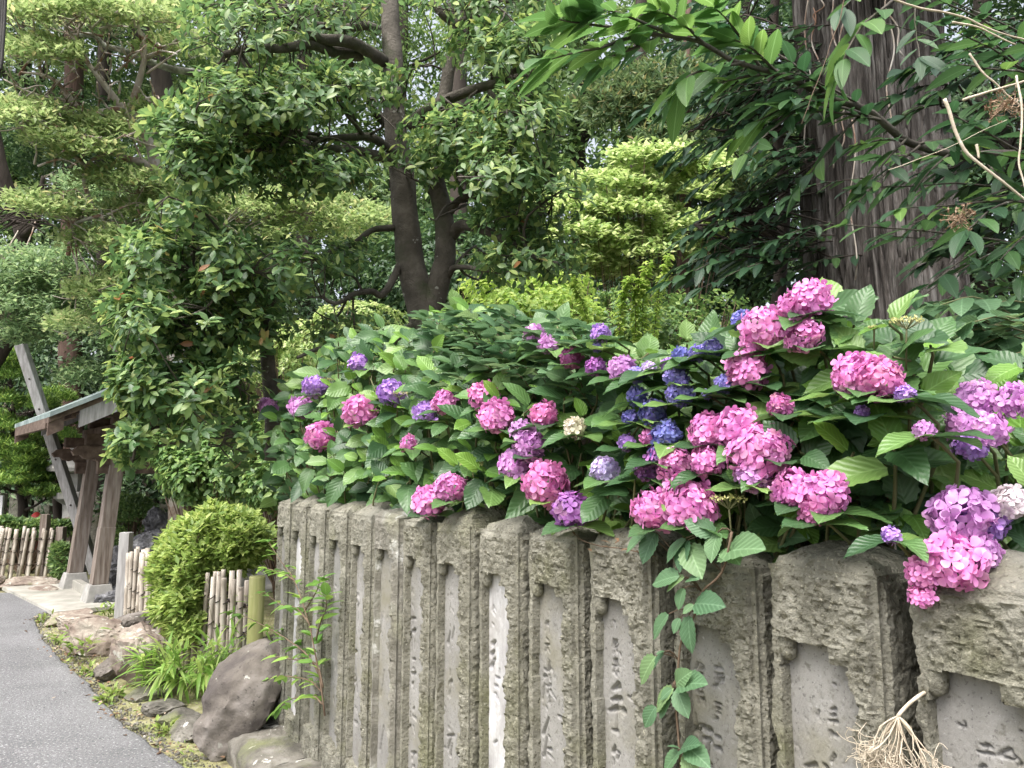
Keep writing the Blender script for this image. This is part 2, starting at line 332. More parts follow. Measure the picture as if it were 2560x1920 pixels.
M['chest_dark'] = leafmat('chestnut_shade_leaf', [(0.0, (0.016, 0.045, 0.022)), (0.6, (0.028, 0.07, 0.03)), (1.0, (0.05, 0.11, 0.03))], 0.4, 0.25, 0.5, vn_n=12, spec=0.5)  # darker copy of the chestnut leaf, shade put into its green
M['glossy'] = leafmat('glossy_evergreen_leaf', [(0.0, (0.05, 0.11, 0.04)), (0.5, (0.10, 0.19, 0.065)), (0.8, (0.19, 0.29, 0.09)), (0.99, (0.32, 0.40, 0.13)), (1.0, (0.32, 0.12, 0.05))], 0.42, 0.36, 0.0, spec=0.5)
M['azal'] = leafmat('azalea_tree_leaf', [(0.0, (0.13, 0.21, 0.075)), (0.5, (0.23, 0.32, 0.12)), (0.88, (0.35, 0.43, 0.20)), (1.0, (0.44, 0.41, 0.19))], 0.45, 0.42)
M['azal_blue'] = leafmat('bluish_tree_leaf', [(0.0, (0.10, 0.17, 0.08)), (0.6, (0.18, 0.28, 0.13)), (1.0, (0.32, 0.42, 0.20))], 0.45, 0.4)
M['dark'] = leafmat('dark_forest_leaf', [(0.0, (0.025, 0.06, 0.026)), (0.6, (0.055, 0.115, 0.042)), (1.0, (0.12, 0.20, 0.07))], 0.5, 0.25)
M['shrub'] = leafmat('shrub_leaf', [(0.0, (0.06, 0.13, 0.04)), (0.6, (0.12, 0.22, 0.06)), (1.0, (0.26, 0.36, 0.11))], 0.42, 0.3)
M['mid'] = leafmat('mid_forest_leaf', [(0.0, (0.06, 0.12, 0.04)), (0.6, (0.12, 0.21, 0.065)), (1.0, (0.25, 0.35, 0.11))], 0.45, 0.3)
M['bright'] = leafmat('bright_leaf', [(0.0, (0.14, 0.24, 0.07)), (0.6, (0.32, 0.43, 0.15)), (1.0, (0.62, 0.68, 0.36))], 0.4, 0.35)  # pale end of the ramp paints whitish highlights into the leaf colour
M['lime'] = leafmat('lime_shoot_leaf', [(0.0, (0.15, 0.27, 0.05)), (0.6, (0.27, 0.40, 0.08)), (1.0, (0.42, 0.52, 0.16))], 0.5, 0.4)
M['box'] = leafmat('yellow_azalea_leaf', [(0.0, (0.12, 0.20, 0.04)), (0.5, (0.24, 0.34, 0.085)), (1.0, (0.42, 0.50, 0.17))], 0.5, 0.35)
M['sasa'] = leafmat('bamboo_grass_leaf', [(0.0, (0.12, 0.24, 0.04)), (0.6, (0.22, 0.36, 0.08)), (1.0, (0.36, 0.46, 0.14))], 0.5, 0.35)
M['pine'] = leafmat('pine_needles', [(0.0, (0.08, 0.17, 0.04)), (0.6, (0.17, 0.30, 0.07)), (1.0, (0.32, 0.45, 0.10))], 0.5, 0.25)
M['conifer'] = leafmat('conifer_needles', [(0.0, (0.05, 0.10, 0.04)), (0.6, (0.10, 0.16, 0.06)), (0.9, (0.16, 0.20, 0.08)), (1.0, (0.22, 0.18, 0.07))], 0.6, 0.3)
M['vine'] = leafmat('creeper_leaf', [(0.0, (0.06, 0.13, 0.065)), (0.6, (0.10, 0.19, 0.09)), (1.0, (0.16, 0.25, 0.10))], 0.5, 0.25, 0.55, vn_n=7, spec=0.4)
M['dry_leaf'] = leafmat('fallen_leaf', [(0.0, (0.10, 0.06, 0.035)), (0.6, (0.22, 0.13, 0.07)), (1.0, (0.45, 0.36, 0.28))], 0.7, 0.1)
M['cream'] = leafmat('cream_buds', [(0.0, (0.42, 0.44, 0.14)), (1.0, (0.65, 0.62, 0.30))], 0.6, 0.2)
M['weed'] = leafmat('weed_leaf', [(0.0, (0.12, 0.2, 0.04)), (1.0, (0.30, 0.38, 0.10))], 0.6, 0.3)

# ------------------------------------------------------------------ leaves
def leaf_tpl(wd=0.5, n=6, fold=0.12, droop=0.25, shape=0.8, serr=0.0, nx=2, wave=0.0, stalk=0.0):
    """leaf along +Y, normal +Z, unit length. returns V, [F4], UV"""
    V = []; U = []
    for i in range(n + 1):
        t = i / n
        hw = wd / 2 * (math.sin(PI * min(1, t ** shape)) ** 0.75 if 0 < t < 1 else 0.0) + 0.004
        if serr and 0 < i < n: hw *= (1 + serr * (0.5 if i % 2 else -0.5))
        for j in range(-nx // 2 if nx > 1 else -1, nx // 2 + 1 if nx > 1 else 2):
            s = j / (nx // 2)
            x = s * hw
            y = stalk + t * (1 - stalk) + 0.05 * wd * abs(s) * (1 if i % 2 == 0 else 0)
            z = fold * abs(x) - droop * t * t + wave * math.sin(t * 9 + s * 2) * abs(s)
            V.append((x, y, z)); U.append((0.5 + 0.5 * s * hw / (wd / 2), t))
    m = len(V) // (n + 1); F = []
    for i in range(n):
        for j in range(m - 1):
            a = i * m + j; F.append((a, a + 1, a + m + 1, a + m))
    return np.array(V), np.array(F), np.array(U)
def rhomb(wd=0.45, fold=0.1, droop=0.12):
    V = np.array([(0, 0, 0), (-wd / 2, 0.45, fold * wd), (0, 1, -droop), (wd / 2, 0.45, fold * wd)])
    return V, np.array([(0, 2, 1), (0, 3, 2)]), np.array([(0.5, 0), (0, 0.45), (0.5, 1), (1, 0.45)])
def needle(wd=0.06): 
    V = np.array([(-wd, 0, 0), (wd, 0, 0), (0, 1, -0.05)]); return V, np.array([(0, 1, 2)]), np.array([(0, 0), (1, 0), (0.5, 1)])
TP = {
 'hyd': leaf_tpl(0.64, 12, 0.22, 0.22, 0.72, 0.10, 4, 0.015), 'chest': leaf_tpl(0.34, 26, 0.22, 0.2, 0.82, 0.17, 2),
 'chest2': leaf_tpl(0.29, 14, 0.25, 0.15, 0.85, 0.18, 2), 'hyd_b': leaf_tpl(0.60, 12, 0.32, 0.38, 0.72, 0.12, 4, 0.03), 'hyd_c': leaf_tpl(0.68, 12, 0.12, 0.10, 0.70, 0.10, 4, 0.035), 'oval': leaf_tpl(0.42, 4, 0.25, 0.12, 1.15, 0, 2), 'ovate': leaf_tpl(0.5, 5, 0.2, 0.25, 0.75, 0, 2),
 'vine': leaf_tpl(0.66, 14, 0.2, 0.2, 0.8, 0.12, 4, 0.012), 'blade': leaf_tpl(0.13, 6, 0.3, 0.5, 0.6, 0, 2), 'small': rhomb(0.42), 'wide': rhomb(0.55, 0.15, 0.25), 'slim': rhomb(0.26), 'needle': needle(0.05),
 'lance': leaf_tpl(0.34, 6, 0.2, 0.25, 0.7, 0, 2)}
_lm = {}
def leaf_mesh(tp, mat):
    if (tp, mat) not in _lm:
        V, F, U = TP[tp]; me = mesh_np('leaf', V, F, True, U); me.materials.append(M[mat]); _lm[(tp, mat)] = me
    return _lm[(tp, mat)]
def basis(d, up):
    d = N3(d); z = up - (up * d).sum(-1, keepdims=True) * d; z = N3(z); x = np.cross(d, z); return np.stack([x, d, z], -1)   # columns
def cloud(name, tp, pos, B, sc, mat, parent=None, kind='stuff'):
    V, F, U = TP[tp]; n = len(pos)
    W = np.einsum('nij,vj->nvi', B, V) * sc[:, None, None] + pos[:, None]
    if parent is not None: W = W - wpos(parent)
    FF = (F[None] + (np.arange(n) * len(V))[:, None, None]).reshape(-1, F.shape[1])
    r = np.repeat(RNG.random(n), len(V))
    me = mesh_np(name, W.reshape(-1, 3), FF, True, np.tile(U, (n, 1)), r)
    o = link(name, me, parent, M[mat])
    if kind: o['kind'] = kind
    return o
def set_basis(o, B, sc, pos, parent):
    from mathutils import Matrix, Quaternion
    m = Matrix([[B[0][0], B[0][1], B[0][2]], [B[1][0], B[1][1], B[1][2]], [B[2][0], B[2][1], B[2][2]]])
    o.rotation_mode = 'QUATERNION'; o.rotation_quaternion = m.to_quaternion(); o.scale = (sc, sc, sc)
    o.location = Vector(pos) - (Vector(wpos(parent)) if parent is not None else Vector((0, 0, 0)))
def leaf_objs(tp, mat, pos, B, sc, parent, name='leaf', col=None):
    me = leaf_mesh(tp, mat); out = []; var = [me] + ([leaf_mesh('hyd_b', mat), leaf_mesh('hyd_c', mat)] if tp == 'hyd' else [])
    pw = wpos(parent)
    from mathutils import Matrix
    for k in range(len(pos)):
        o = bpy.data.objects.new(name, var[k % len(var)]); COL.objects.link(o); o.parent = parent
        b = B[k]; m = Matrix(b.tolist()); o.rotation_mode = 'QUATERNION'; o.rotation_quaternion = m.to_quaternion()
        s = float(sc[k]); o.scale = (s, s, s); o.location = (pos[k] - pw).tolist(); out.append(o)
    return out
def split_leaves(tp, mat, pos, B, sc, parent, nobj=290, crown='foliage', campos=np.array([0, 0, EYE])):
    """the largest in view as parts, the rest joined into one part"""
    size = sc / np.linalg.norm(pos - campos, axis=1)
    # in frame?
    px = 1280 + pos[:, 0] / np.maximum(pos[:, 1], 0.1) * FPX * 1.0
    inside = (px > 0) & (px < 2560) & (pos[:, 1] > 0.3)
    order = np.argsort(-(size * inside)); a = order[:nobj]; b = order[nobj:]
    if len(a): leaf_objs(tp, mat, pos[a], B[a], sc[a], parent)
    if len(b): cloud(crown, tp, pos[b], B[b], sc[b], mat, parent)
def rosettes(C, axis, k, size, el=(0.1, 0.9), spread=0.02, rs=0.25):
    """k leaves round each centre. returns pos,B,sc"""
    n = len(C); ax = N3(axis); ref = np.tile(np.array([0.31, 0.2, 0.93]), (n, 1)); X = N3(np.cross(ax, ref)); Y = np.cross(ax, X)
    ph = RNG.random((n, 1)) * 2 * PI + np.arange(k)[None] * 2 * PI / k + RNG.normal(0, 0.3, (n, k)); e = RNG.uniform(el[0], el[1], (n, k))
    d = np.cos(e)[..., None] * (np.cos(ph)[..., None] * X[:, None] + np.sin(ph)[..., None] * Y[:, None]) + np.sin(e)[..., None] * ax[:, None]
    pos = C[:, None] + d * 0.04 * size + RNG.normal(0, spread, (n, k, 3))
    up = np.broadcast_to(ax[:, None] + np.array([0, 0, 0.6]) + RNG.normal(0, 0.25, (n, k, 3)), d.shape)
    B = basis(d.reshape(-1, 3), up.reshape(-1, 3)); sc = size * (1 + RNG.uniform(-rs, rs, n * k))
    return pos.reshape(-1, 3), B, sc
def blob_points(blobs, shell=0.35):
    """blobs: (px,py,depth,rx_px,ry_px,rz_m,n) -> points and outward directions"""
    out = []; dr = []
    for (px, py, dep, rx, ry, rz, n) in blobs:
        v = N3(RNG.normal(size=(n, 3))); r = (shell + (1 - shell) * RNG.random(n)) ** 0.6
        q = v * r[:, None]
        out.append(PV(px + q[:, 0] * rx, py - q[:, 2] * ry, dep + q[:, 1] * rz)); dr.append(v)
    return np.concatenate(out), np.concatenate(dr)
def pad_points(pads):
    """flat pads of foliage: (px,py,depth,rx_px,thick_px,rz,n): dense upper surface"""
    out = []; dr = []
    for (px, py, dep, rx, th, rz, n) in pads:
        a = RNG.random(n) * 2 * PI; r = np.sqrt(RNG.random(n)); x = r * np.cos(a); y = r * np.sin(a)
        up = np.sqrt(np.maximum(0, 1 - r * r)) * RNG.uniform(0.1, 1, n)
        nz = vn(np.stack([x * 3 + px, y * 3, x * 0], -1), 3) * 0.5
        out.append(PV(px + x * rx, py - (up + nz * 0.6) * th, dep + y * rz)); dr.append(np.stack([x * 0.5, y * 0.5, np.ones(n)], -1))
    return np.concatenate(out), N3(np.concatenate(dr))
def path_px(lst, n=None):
    """[(px,py,depth),...] -> world path"""
    p = np.array([P(*q) for q in lst]); return smooth_path(p, n or max(3, len(lst) * 4))
def jitter(path, amp, sc=3.0, seed=0):
    q = path * sc; return path + amp * np.stack([fbm(q, 3, seed), fbm(q + 31, 3, seed + 5), fbm(q + 77, 3, seed + 9)], -1)
def limb_mesh(parent, name, paths, mat, seg=8, wob=0.12):
    """paths: list of (world path, r0, r1)"""
    mb = MB()
    for (p, r0, r1) in paths:
        t = np.linspace(0, 1, len(p)); mb.tube(p, r0 * (1 - t) + r1 * t, seg, wob=wob)
    return mb.build(name, mat, parent)
def twig_mesh(parent, C, nodes, mat, r=0.006, frac=1.0, bow=0.12, name='twigs', mx=1200):
    """thin twigs from the nearest limb node to the leaf clusters"""
    n = len(C); idx = RNG.permutation(n)[:min(mx, int(n * frac))]; mb = MB(); T = np.linspace(0, 1, 5)[:, None]
    for i in idx:
        c = C[i]; d = np.linalg.norm(nodes - c, axis=1); k = np.argsort(d)[:3]; a = nodes[k[RNG.integers(0, len(k))]]
        L = np.linalg.norm(c - a)
        if L < 0.03 or L > 0.9: continue
        p = a + (c - a) * T + np.sin(T * PI) * RNG.normal(0, 1, 3) * bow * L
        mb.tube(p, [r * (1 + L * 1.2), r * 0.5], 4, cap=False)
    if mb.n: o = mb.build(name, mat, parent, kind='stuff'); return o
#SPLIT
# ------------------------------------------------------------------ ground, hillside, road
def hill(x, y):
    """terrain height: level round the road, rising behind the garden"""
    d = np.maximum(0, (y - 13.5) + 0.12 * x); h = 0.32 * d * np.clip(d / 6, 0, 1)
    return np.minimum(h, 9.0)
gx, gy = np.meshgrid(np.concatenate([np.linspace(-60, -14, 12), np.linspace(-12, 12, 60), np.linspace(14, 60, 12)]), np.concatenate([np.linspace(-20, -1, 8), np.linspace(0, 16, 50), np.linspace(17, 90, 36)]), indexing='ij')
gz = hill(gx, gy) + 0.02 * fbm(np.stack([gx, gy, gx * 0], -1) * 1.5, 3) - 0.045
mb = MB(); mb.grid(np.stack([gx, gy, gz], -1)); o = mb.build('ground', M['earth']); o['kind'] = 'structure'

edge_px = [(-400, 1486), (0, 1486), (76, 1487), (104, 1509), (128, 1531), (96, 1545), (84, 1556), (108, 1600), (135, 1637), (169, 1669), (217, 1712), (260, 1764), (304, 1816), (360, 1860), (447, 1916), (640, 2060), (900, 2300)]
E = np.array([G(*q) for q in edge_px]); E = E[2:]
Ef = np.concatenate([np.linspace(E[i], E[i + 1], 14)[:-1] for i in range(len(E) - 1)] + [E[-1:]])
Ef[:, :2] += 0.022 * np.stack([fbm(Ef * 9, 3, 1), fbm(Ef * 9, 3, 2)], -1)
cols = [0, 0.02, 0.1, 0.3, 0.8, 2, 5, 12]
V = np.stack([np.stack([Ef[:, 0] - c, Ef[:, 1] * (1 if c == 0 else 1), np.full(len(Ef), 0.0 + (0.024 if c > 0.01 else 0.016) + 0.012 * min(c, 1))], -1) for c in cols], 1)
skirt = V[:, :1] * np.array([1, 1, 0]) + np.array([0.004, 0, -0.03]); V = np.concatenate([skirt, V], 1)
mb = MB(); mb.grid(V); o = mb.build('road', M['asphalt']); o['kind'] = 'structure'
# mossy verge between the road edge, the stones and the wall
vx, vy = np.meshgrid(np.linspace(-9, 1.6, 150), np.linspace(0.3, 14, 150), indexing='ij')
q = np.stack([vx, vy, vx * 0], -1)
mb = MB(); mb.grid(np.stack([vx, vy, 0.0 + 0.012 * fbm(q * 3, 4, 3) + 0.004 * fbm(q * 20, 2, 4)], -1)); o = mb.build('verge', M['moss']); o['kind'] = 'structure'

# ------------------------------------------------------------------ the wall frame
TH = math.atan(1230 / math.hypot(FPX, 224)); U = np.array([-math.sin(TH), math.cos(TH), 0]); NB = np.array([math.cos(TH), math.sin(TH), 0])   # U along the wall away from us, NB into the garden
WD = 1.35; BASE_Z = EYE - 1.467; PH = 1.275
def wall_s(px, py=1184.0, off=0.0):
    r = ray(px, py); t = (WD + off) / (r @ NB); return float((r * t) @ U)
def wall_pt(s, off, z): return U * s + NB * (WD + off) + np.array([0, 0, z])
def wall_at(px, py, off=0.0):
    """photograph pixel -> (s, z) on a plane off metres behind the post faces"""
    r = ray(px, py); t = (WD + off) / (r @ NB); return float((r * t) @ U), float(EYE + r[2] * t)
sB, sK = wall_s(2197, 1500), wall_s(860, 1500); PITCHP = (sK - sB) / 9; PW = PITCHP * 0.785; PDEP = 0.24
print('post pitch', PITCHP, 'width', PW)
# carved strokes per post: (x0,y0,x1,y1,w0,w1) in photograph pixels
STROKES = {
 0: [(2452, 1863, 2466, 1868, 3, 4), (2466, 1862, 2477, 1868, 3, 4), (2445, 1880, 2453, 1883, 3, 3), (2460, 1883, 2484, 1886, 3, 4), (2462, 1915, 2450, 1920, 5, 3), (2500, 1884, 2526, 1874, 3, 5), (2530, 1884, 2543, 1898, 3, 4), (2516, 1896, 2532, 1899, 3, 3), (2498, 1890, 2510, 1892, 3, 2), (2553, 1905, 2548, 1915, 3, 4), (2550, 1829, 2556, 1832, 2, 2), (2397, 1811, 2407, 1815, 3, 2), (2412, 1806, 2414, 1818, 3, 1)],
 1: [(2076, 1776, 2087, 1773, 2, 6), (2076, 1790, 2086, 1788, 2, 6), (2073, 1803, 2092, 1805, 3, 6), (2078, 1832, 2075, 1844, 8, 2), (2084, 1838, 2093, 1839, 4, 2), (2086, 1889, 2078, 1904, 6, 2), (2013, 1917, 2038, 1913, 5, 9), (2060, 1912, 2066, 1920, 5, 9), (2046, 1778, 2043, 1792, 3, 1), (2085, 1711, 2088, 1713, 4, 3)],
 2: [(1744, 1659, 1738, 1671, 4, 2), (1751, 1660, 1756, 1664, 3, 2), (1758, 1668, 1750, 1675, 6, 3), (1748, 1684, 1756, 1684, 4, 3), (1752, 1690, 1753, 1710, 3, 2), (1744, 1719, 1758, 1717, 4, 3), (1741, 1724, 1744, 1736, 3, 3), (1752, 1722, 1752, 1736, 3, 2), (1744, 1731, 1758, 1735, 4, 3), (1742, 1743, 1746, 1758, 3, 3), (1750, 1745, 1760, 1746, 4, 3), (1752, 1752, 1762, 1753, 4, 3), (1760, 1745, 1761, 1762, 3, 3),
     (1798, 1661, 1797, 1670, 4, 3), (1788, 1668, 1805, 1673, 4, 4), (1789, 1684, 1790, 1703, 3, 3), (1789, 1684, 1808, 1687, 4, 3), (1808, 1687, 1808, 1704, 3, 3), (1790, 1695, 1806, 1697, 3, 3), (1790, 1702, 1808, 1704, 4, 3), (1799, 1686, 1799, 1702, 2, 2), (1793, 1710, 1784, 1717, 5, 3), (1788, 1758, 1802, 1762, 4, 4), (1790, 1770, 1800, 1773, 4, 3), (1792, 1781, 1801, 1785, 4, 3), (1792, 1795, 1788, 1800, 6, 2),
     (1739, 1785, 1740, 1812, 3, 6), (1726, 1815, 1745, 1828, 8, 12), (1751, 1816, 1775, 1826, 9, 12), (1760, 1846, 1775, 1850, 7, 9), (1770, 1862, 1766, 1905, 7, 8), (1752, 1835, 1754, 1900, 3, 3), (1789, 1841, 1799, 1845, 4, 6), (1788, 1869, 1800, 1873, 6, 9), (1760, 1908, 1775, 1912, 8, 11)],
 3: [(1534, 1600, 1531, 1612, 4, 2), (1542, 1602, 1536, 1611, 4, 2), (1533, 1616, 1533, 1624, 4, 2), (1544, 1611, 1538, 1620, 4, 2), (1541, 1626, 1543, 1631, 4, 3), (1534, 1630, 1533, 1634, 3, 2), (1550, 1632, 1552, 1640, 2, 2), (1534, 1650, 1543, 1648, 3, 3), (1535, 1656, 1543, 1655, 3, 3), (1532, 1664, 1545, 1662, 3, 3), (1538, 1660, 1533, 1680, 3, 2), (1540, 1664, 1546, 1684, 3, 2), (1536, 1684, 1542, 1690, 3, 3), (1542, 1680, 1547, 1684, 3, 2),
     (1528, 1724, 1546, 1714, 3, 13), (1527, 1750, 1542, 1747, 4, 10), (1543, 1744, 1552, 1748, 3, 10), (1522, 1777, 1542, 1771, 4, 11), (1545, 1771, 1560, 1778, 4, 12), (1542, 1750, 1541, 1822, 4, 5), (1530, 1825, 1543, 1829, 3, 9), (1538, 1866, 1533, 1881, 4, 8), (1543, 1880, 1548, 1884, 5, 6), (1545, 1890, 1543, 1898, 4, 4), (1533, 1895, 1533, 1912, 2, 2), (1534, 1553, 1537, 1555, 4, 3), (1571, 1742, 1580, 1748, 5, 5)],
 4: [(1366, 1554, 1363, 1562, 3, 2), (1371, 1554, 1368, 1562, 3, 2), (1364, 1566, 1363, 1577, 3, 2), (1371, 1563, 1372, 1582, 2, 2), (1367, 1597, 1372, 1605, 3, 3), (1363, 1612, 1373, 1611, 3, 3), (1366, 1615, 1363, 1627, 3, 2), (1370, 1622, 1374, 1632, 3, 3), (1373, 1652, 1370, 1677, 3, 7), (1362, 1674, 1364, 1677, 6, 5), (1375, 1671, 1379, 1675, 4, 6), (1362, 1688, 1358, 1694, 6, 3), (1372, 1688, 1374, 1698, 4, 6), (1367, 1692, 1368, 1710, 3, 4), (1361, 1710, 1356, 1748, 3, 4), (1366, 1715, 1376, 1713, 4, 5), (1370, 1720, 1368, 1735, 3, 4), (1376, 1727, 1379, 1734, 5, 5), (1374, 1742, 1373, 1758, 3, 4), (1380, 1735, 1389, 1748, 2, 2), (1366, 1768, 1367, 1774, 4, 3),
     (1371, 1796, 1358, 1836, 4, 7), (1367, 1845, 1360, 1892, 3, 7), (1372, 1840, 1376, 1850, 4, 3), (1368, 1872, 1378, 1874, 3, 6), (1370, 1885, 1380, 1895, 3, 4), (1395, 1790, 1405, 1796, 3, 5), (1342, 1695, 1340, 1706, 2, 2)],
 5: [(1234, 1513, 1230, 1528, 2, 2), (1234, 1513, 1239, 1526, 2, 2), (1233, 1531, 1237, 1538, 3, 2), (1231, 1560, 1234, 1563, 3, 2), (1238, 1603, 1230, 1611, 4, 8), (1236, 1626, 1228, 1637, 3, 8), (1239, 1647, 1234, 1652, 3, 6), (1234, 1656, 1227, 1667, 5, 9), (1249, 1675, 1248, 1690, 3, 3), (1239, 1693, 1249, 1697, 3, 6), (1236, 1714, 1245, 1718, 3, 4), (1236, 1735, 1240, 1738, 3, 6), (1240, 1745, 1245, 1751, 4, 7), (1234, 1858, 1242, 1852, 3, 3)],
 6: [(1127, 1484, 1126, 1494, 2, 2), (1131, 1487, 1132, 1494, 2, 2), (1132, 1524, 1134, 1532, 2, 2), (1125, 1579, 1120, 1608, 3, 7), (1135, 1570, 1130, 1597, 3, 4), (1124, 1610, 1124, 1628, 2, 2), (1122, 1707, 1129, 1703, 2, 7), (1126, 1712, 1124, 1742, 3, 4), (1121, 1712, 1120, 1740, 2, 2), (1111, 1762, 1113, 1775, 2, 2), (1115, 1768, 1110, 1783, 2, 2), (1122, 1820, 1124, 1823, 4, 4), (1118, 1840, 1135, 1838, 3, 4), (1127, 1842, 1119, 1874, 3, 5), (1130, 1860, 1126, 1890, 3, 5), (1110, 1868, 1114, 1868, 2, 2), (1126, 1675, 1126, 1690, 2, 2)],
 7: [(1031, 1470, 1029, 1482, 2, 2), (1033, 1478, 1034, 1486, 2, 2), (1030, 1510, 1035, 1524, 2, 2), (1027, 1547, 1033, 1545, 3, 5), (1034, 1546, 1039, 1547, 3, 5), (1032, 1550, 1031, 1566, 2, 3), (1036, 1573, 1031, 1578, 4, 5), (1040, 1573, 1034, 1583, 3, 4), (1028, 1582, 1026, 1586, 3, 3), (1029, 1592, 1025, 1600, 2, 4), (1036, 1585, 1036, 1622, 2, 3), (1031, 1648, 1038, 1648, 3, 4), (1037, 1650, 1037, 1660, 2, 2), (1033, 1672, 1035, 1672, 4, 4), (1028, 1684, 1039, 1683, 4, 5), (1033, 1690, 1033, 1698, 4, 5), (1026, 1690, 1025, 1708, 2, 2), (1034, 1703, 1030, 1712, 3, 6), (1036, 1768, 1032, 1774, 2, 3), (1027, 1780, 1025, 1794, 2, 2), (1032, 1790, 1040, 1799, 3, 5), (1027, 1812, 1023, 1817, 2, 5), (1032, 1815, 1036, 1832, 2, 2), (1028, 1882, 1034, 1884, 4, 6), (1036, 1880, 1040, 1884, 3, 5), (1031, 1888, 1030, 1900, 5, 5), (1032, 1915, 1036, 1918, 5, 5)],
 8: [(957, 1532, 951, 1581, 2, 4), (955, 1575, 955, 1602, 1, 1), (960, 1677, 952, 1739, 3, 4), (959, 1817, 950, 1875, 3, 4), (967, 1545, 969, 1546, 2, 2)],
 9: [(888, 1487, 891, 1487, 4, 5), (895, 1486, 896, 1490, 4, 5), (889, 1500, 893, 1506, 3, 3), (897, 1508, 894, 1518, 3, 4), (888, 1530, 887, 1535, 3, 3), (894, 1515, 894, 1554, 1, 3), (891, 1580, 890, 1625, 1, 2), (886, 1627, 892, 1630, 3, 6), (890, 1670, 888, 1692, 2, 5), (891, 1697, 887, 1703, 3, 5), (886, 1715, 885, 1732, 2, 2), (892, 1712, 892, 1732, 2, 4), (888, 1768, 891, 1775, 3, 6), (886, 1805, 893, 1810, 4, 6)],
 10: [(838, 1464, 840, 1466, 4, 4), (837, 1475, 839, 1490, 3, 4), (835, 1495, 833, 1508, 1, 2), (836, 1552, 839, 1556, 3, 6), (838, 1560, 836, 1572, 3, 3), (842, 1590, 842, 1608, 1, 3), (833, 1643, 835, 1648, 3, 3), (840, 1660, 838, 1670, 2, 3), (834, 1745, 836, 1756, 4, 5), (837, 1715, 838, 1722, 3, 3)],
 11: [(788, 1432, 784, 1458, 4, 2), (783, 1530, 784, 1545, 2, 2)],
 12: [(739, 1440, 737, 1448, 3, 3), (739, 1550, 737, 1556, 3, 3)], 13: []}
def build_post(i):
    near = i <= 4
    h = PH + [0.0, 0.0, -0.02, 0.0, 0.006, 0.0, 0.004, 0, 0.004, -0.003, 0, 0, 0.006, 0.012][i]
    back = {2: 0.03}.get(i, 0.0) + 0.004 * math.sin(i * 5.1)
    s0 = sB + (i - 1) * PITCHP; g = 0.0042 if near else (0.007 if i < 8 else 0.010); wid = PW * (1 + 0.02 * math.sin(i * 3.3))
    rng = np.random.default_rng(100 + i); sd = i * 13
    root = empty('stone_post', wall_pt(s0 + wid / 2, back + PDEP / 2, BASE_Z), POST_LABEL[i], 'stone post', 'carved stone fence posts along the verge')
    # perimeter: front (near corner -> far), far side, back, near side
    nf = int(wid / g); ns = int(PDEP / g)
    per = [(a, 0.0, 0) for a in np.linspace(0, wid, nf + 1)[:-1]] + [(wid, b, 1) for b in np.linspace(0, PDEP, 9)[:-1]] + \
          [(a, PDEP, 2) for a in np.linspace(wid, 0, 9)[:-1]] + [(0.0, b, 3) for b in np.linspace(PDEP, 0, ns + 1)[:-1]]
    per = np.array(per); npn = len(per); nt_ = int((h + 0.06) / g); T = np.linspace(-0.06, h, nt_)
    A = np.broadcast_to(per[None, :, 0], (nt_, npn)).copy(); Bd = np.broadcast_to(per[None, :, 1], (nt_, npn)).copy(); F = np.broadcast_to(per[None, :, 2], (nt_, npn)); Z = np.broadcast_to(T[:, None], (nt_, npn)).copy()
    q = np.stack([A + i * 3.1, Bd, Z], -1)
    edge_c = np.minimum(np.where(F == 0, A, 9), np.where(F == 3, Bd, 9)); edge_far = np.where(F == 0, wid - A, 9); edge_top = h - Z
    lim = 0.011 + 0.002 * vn(q * 30, sd)
    rough = np.clip((edge_c - lim) / 0.004, 0, 1) * np.clip((edge_top - 0.012) / 0.004, 0, 1)
    rough = np.where(F == 0, rough, np.where(F == 3, rough * np.clip((PDEP - Bd) / 0.02, 0, 1), 0.6))
    big = fbm(q * 9, 3, sd); fine = fbm(q * 42, 4, sd + 7, True); crag = np.abs(fbm(q * np.array([20, 20, 12]), 3, sd + 3))
    vfine = fbm(q * 95, 2, sd + 40, True); groove = np.exp(-((edge_c - lim - 0.002) / 0.0022) ** 2) * (edge_top > 0.012)
    d = rough * (0.008 + 0.006 * big + 0.006 * fine - (0.012 * crag) * np.where(F == 3, 0.5, 1.0) + 0.006 * vfine) - (1 - rough) * 0.0006 * (1 + fine) - 0.004 * groove
    d = np.where(F == 3, np.clip(d, -0.006, 0.014) * 0.75, d)
    # sunk panel
    t_top = h - 0.148 + 0.0012 * vn(q * 40, sd + 1)
    kz = np.cumsum(rng.uniform(0.012, 0.085, 60)) - 0.06; kv = rng.normal(0, 0.008, 60); jag = np.interp(Z, kz, kv) + 0.004 * vn(np.stack([Z * 70, A * 20 + i, Z * 0], -1), sd + 4) + rng.uniform(-0.006, 0.006)
    notch = np.clip((Z - (t_top - 0.032)) / 0.003, 0, 1) * 0.032 + np.clip((Z - (t_top - 0.075)) / 0.03, 0, 1) * 0.010; jag = jag * np.clip((t_top - Z - 0.01) / 0.03, 0.1, 1)
    a0 = wid * 0.245 + jag + notch; a1 = wid * 0.925 + 0.0012 * vn(np.stack([Z * 30, Z * 0 + i, Z * 0], -1), sd + 5)
    bot = 0.10 + 0.05 * (A / wid) + 0.03 * vn(q * 14, sd + 6)
    if i < 9: bot = bot * 0 - 1 if i < 5 else bot
    inside = (F == 0) & (A > a0) & (A < a1) & (Z < t_top) & (Z > bot)
    d = np.where(inside, -0.040, d)
    lip = (F == 0) & (A >= a1); d = np.where(lip, 0.001 + 0.003 * fine, d)
    # positions
    wob = 0.0035 * np.stack([vn(q * 11, sd + 8), vn(q * 11, sd + 9)], -1) * np.clip(edge_far / 0.0, 0, 1)[..., None] if False else 0
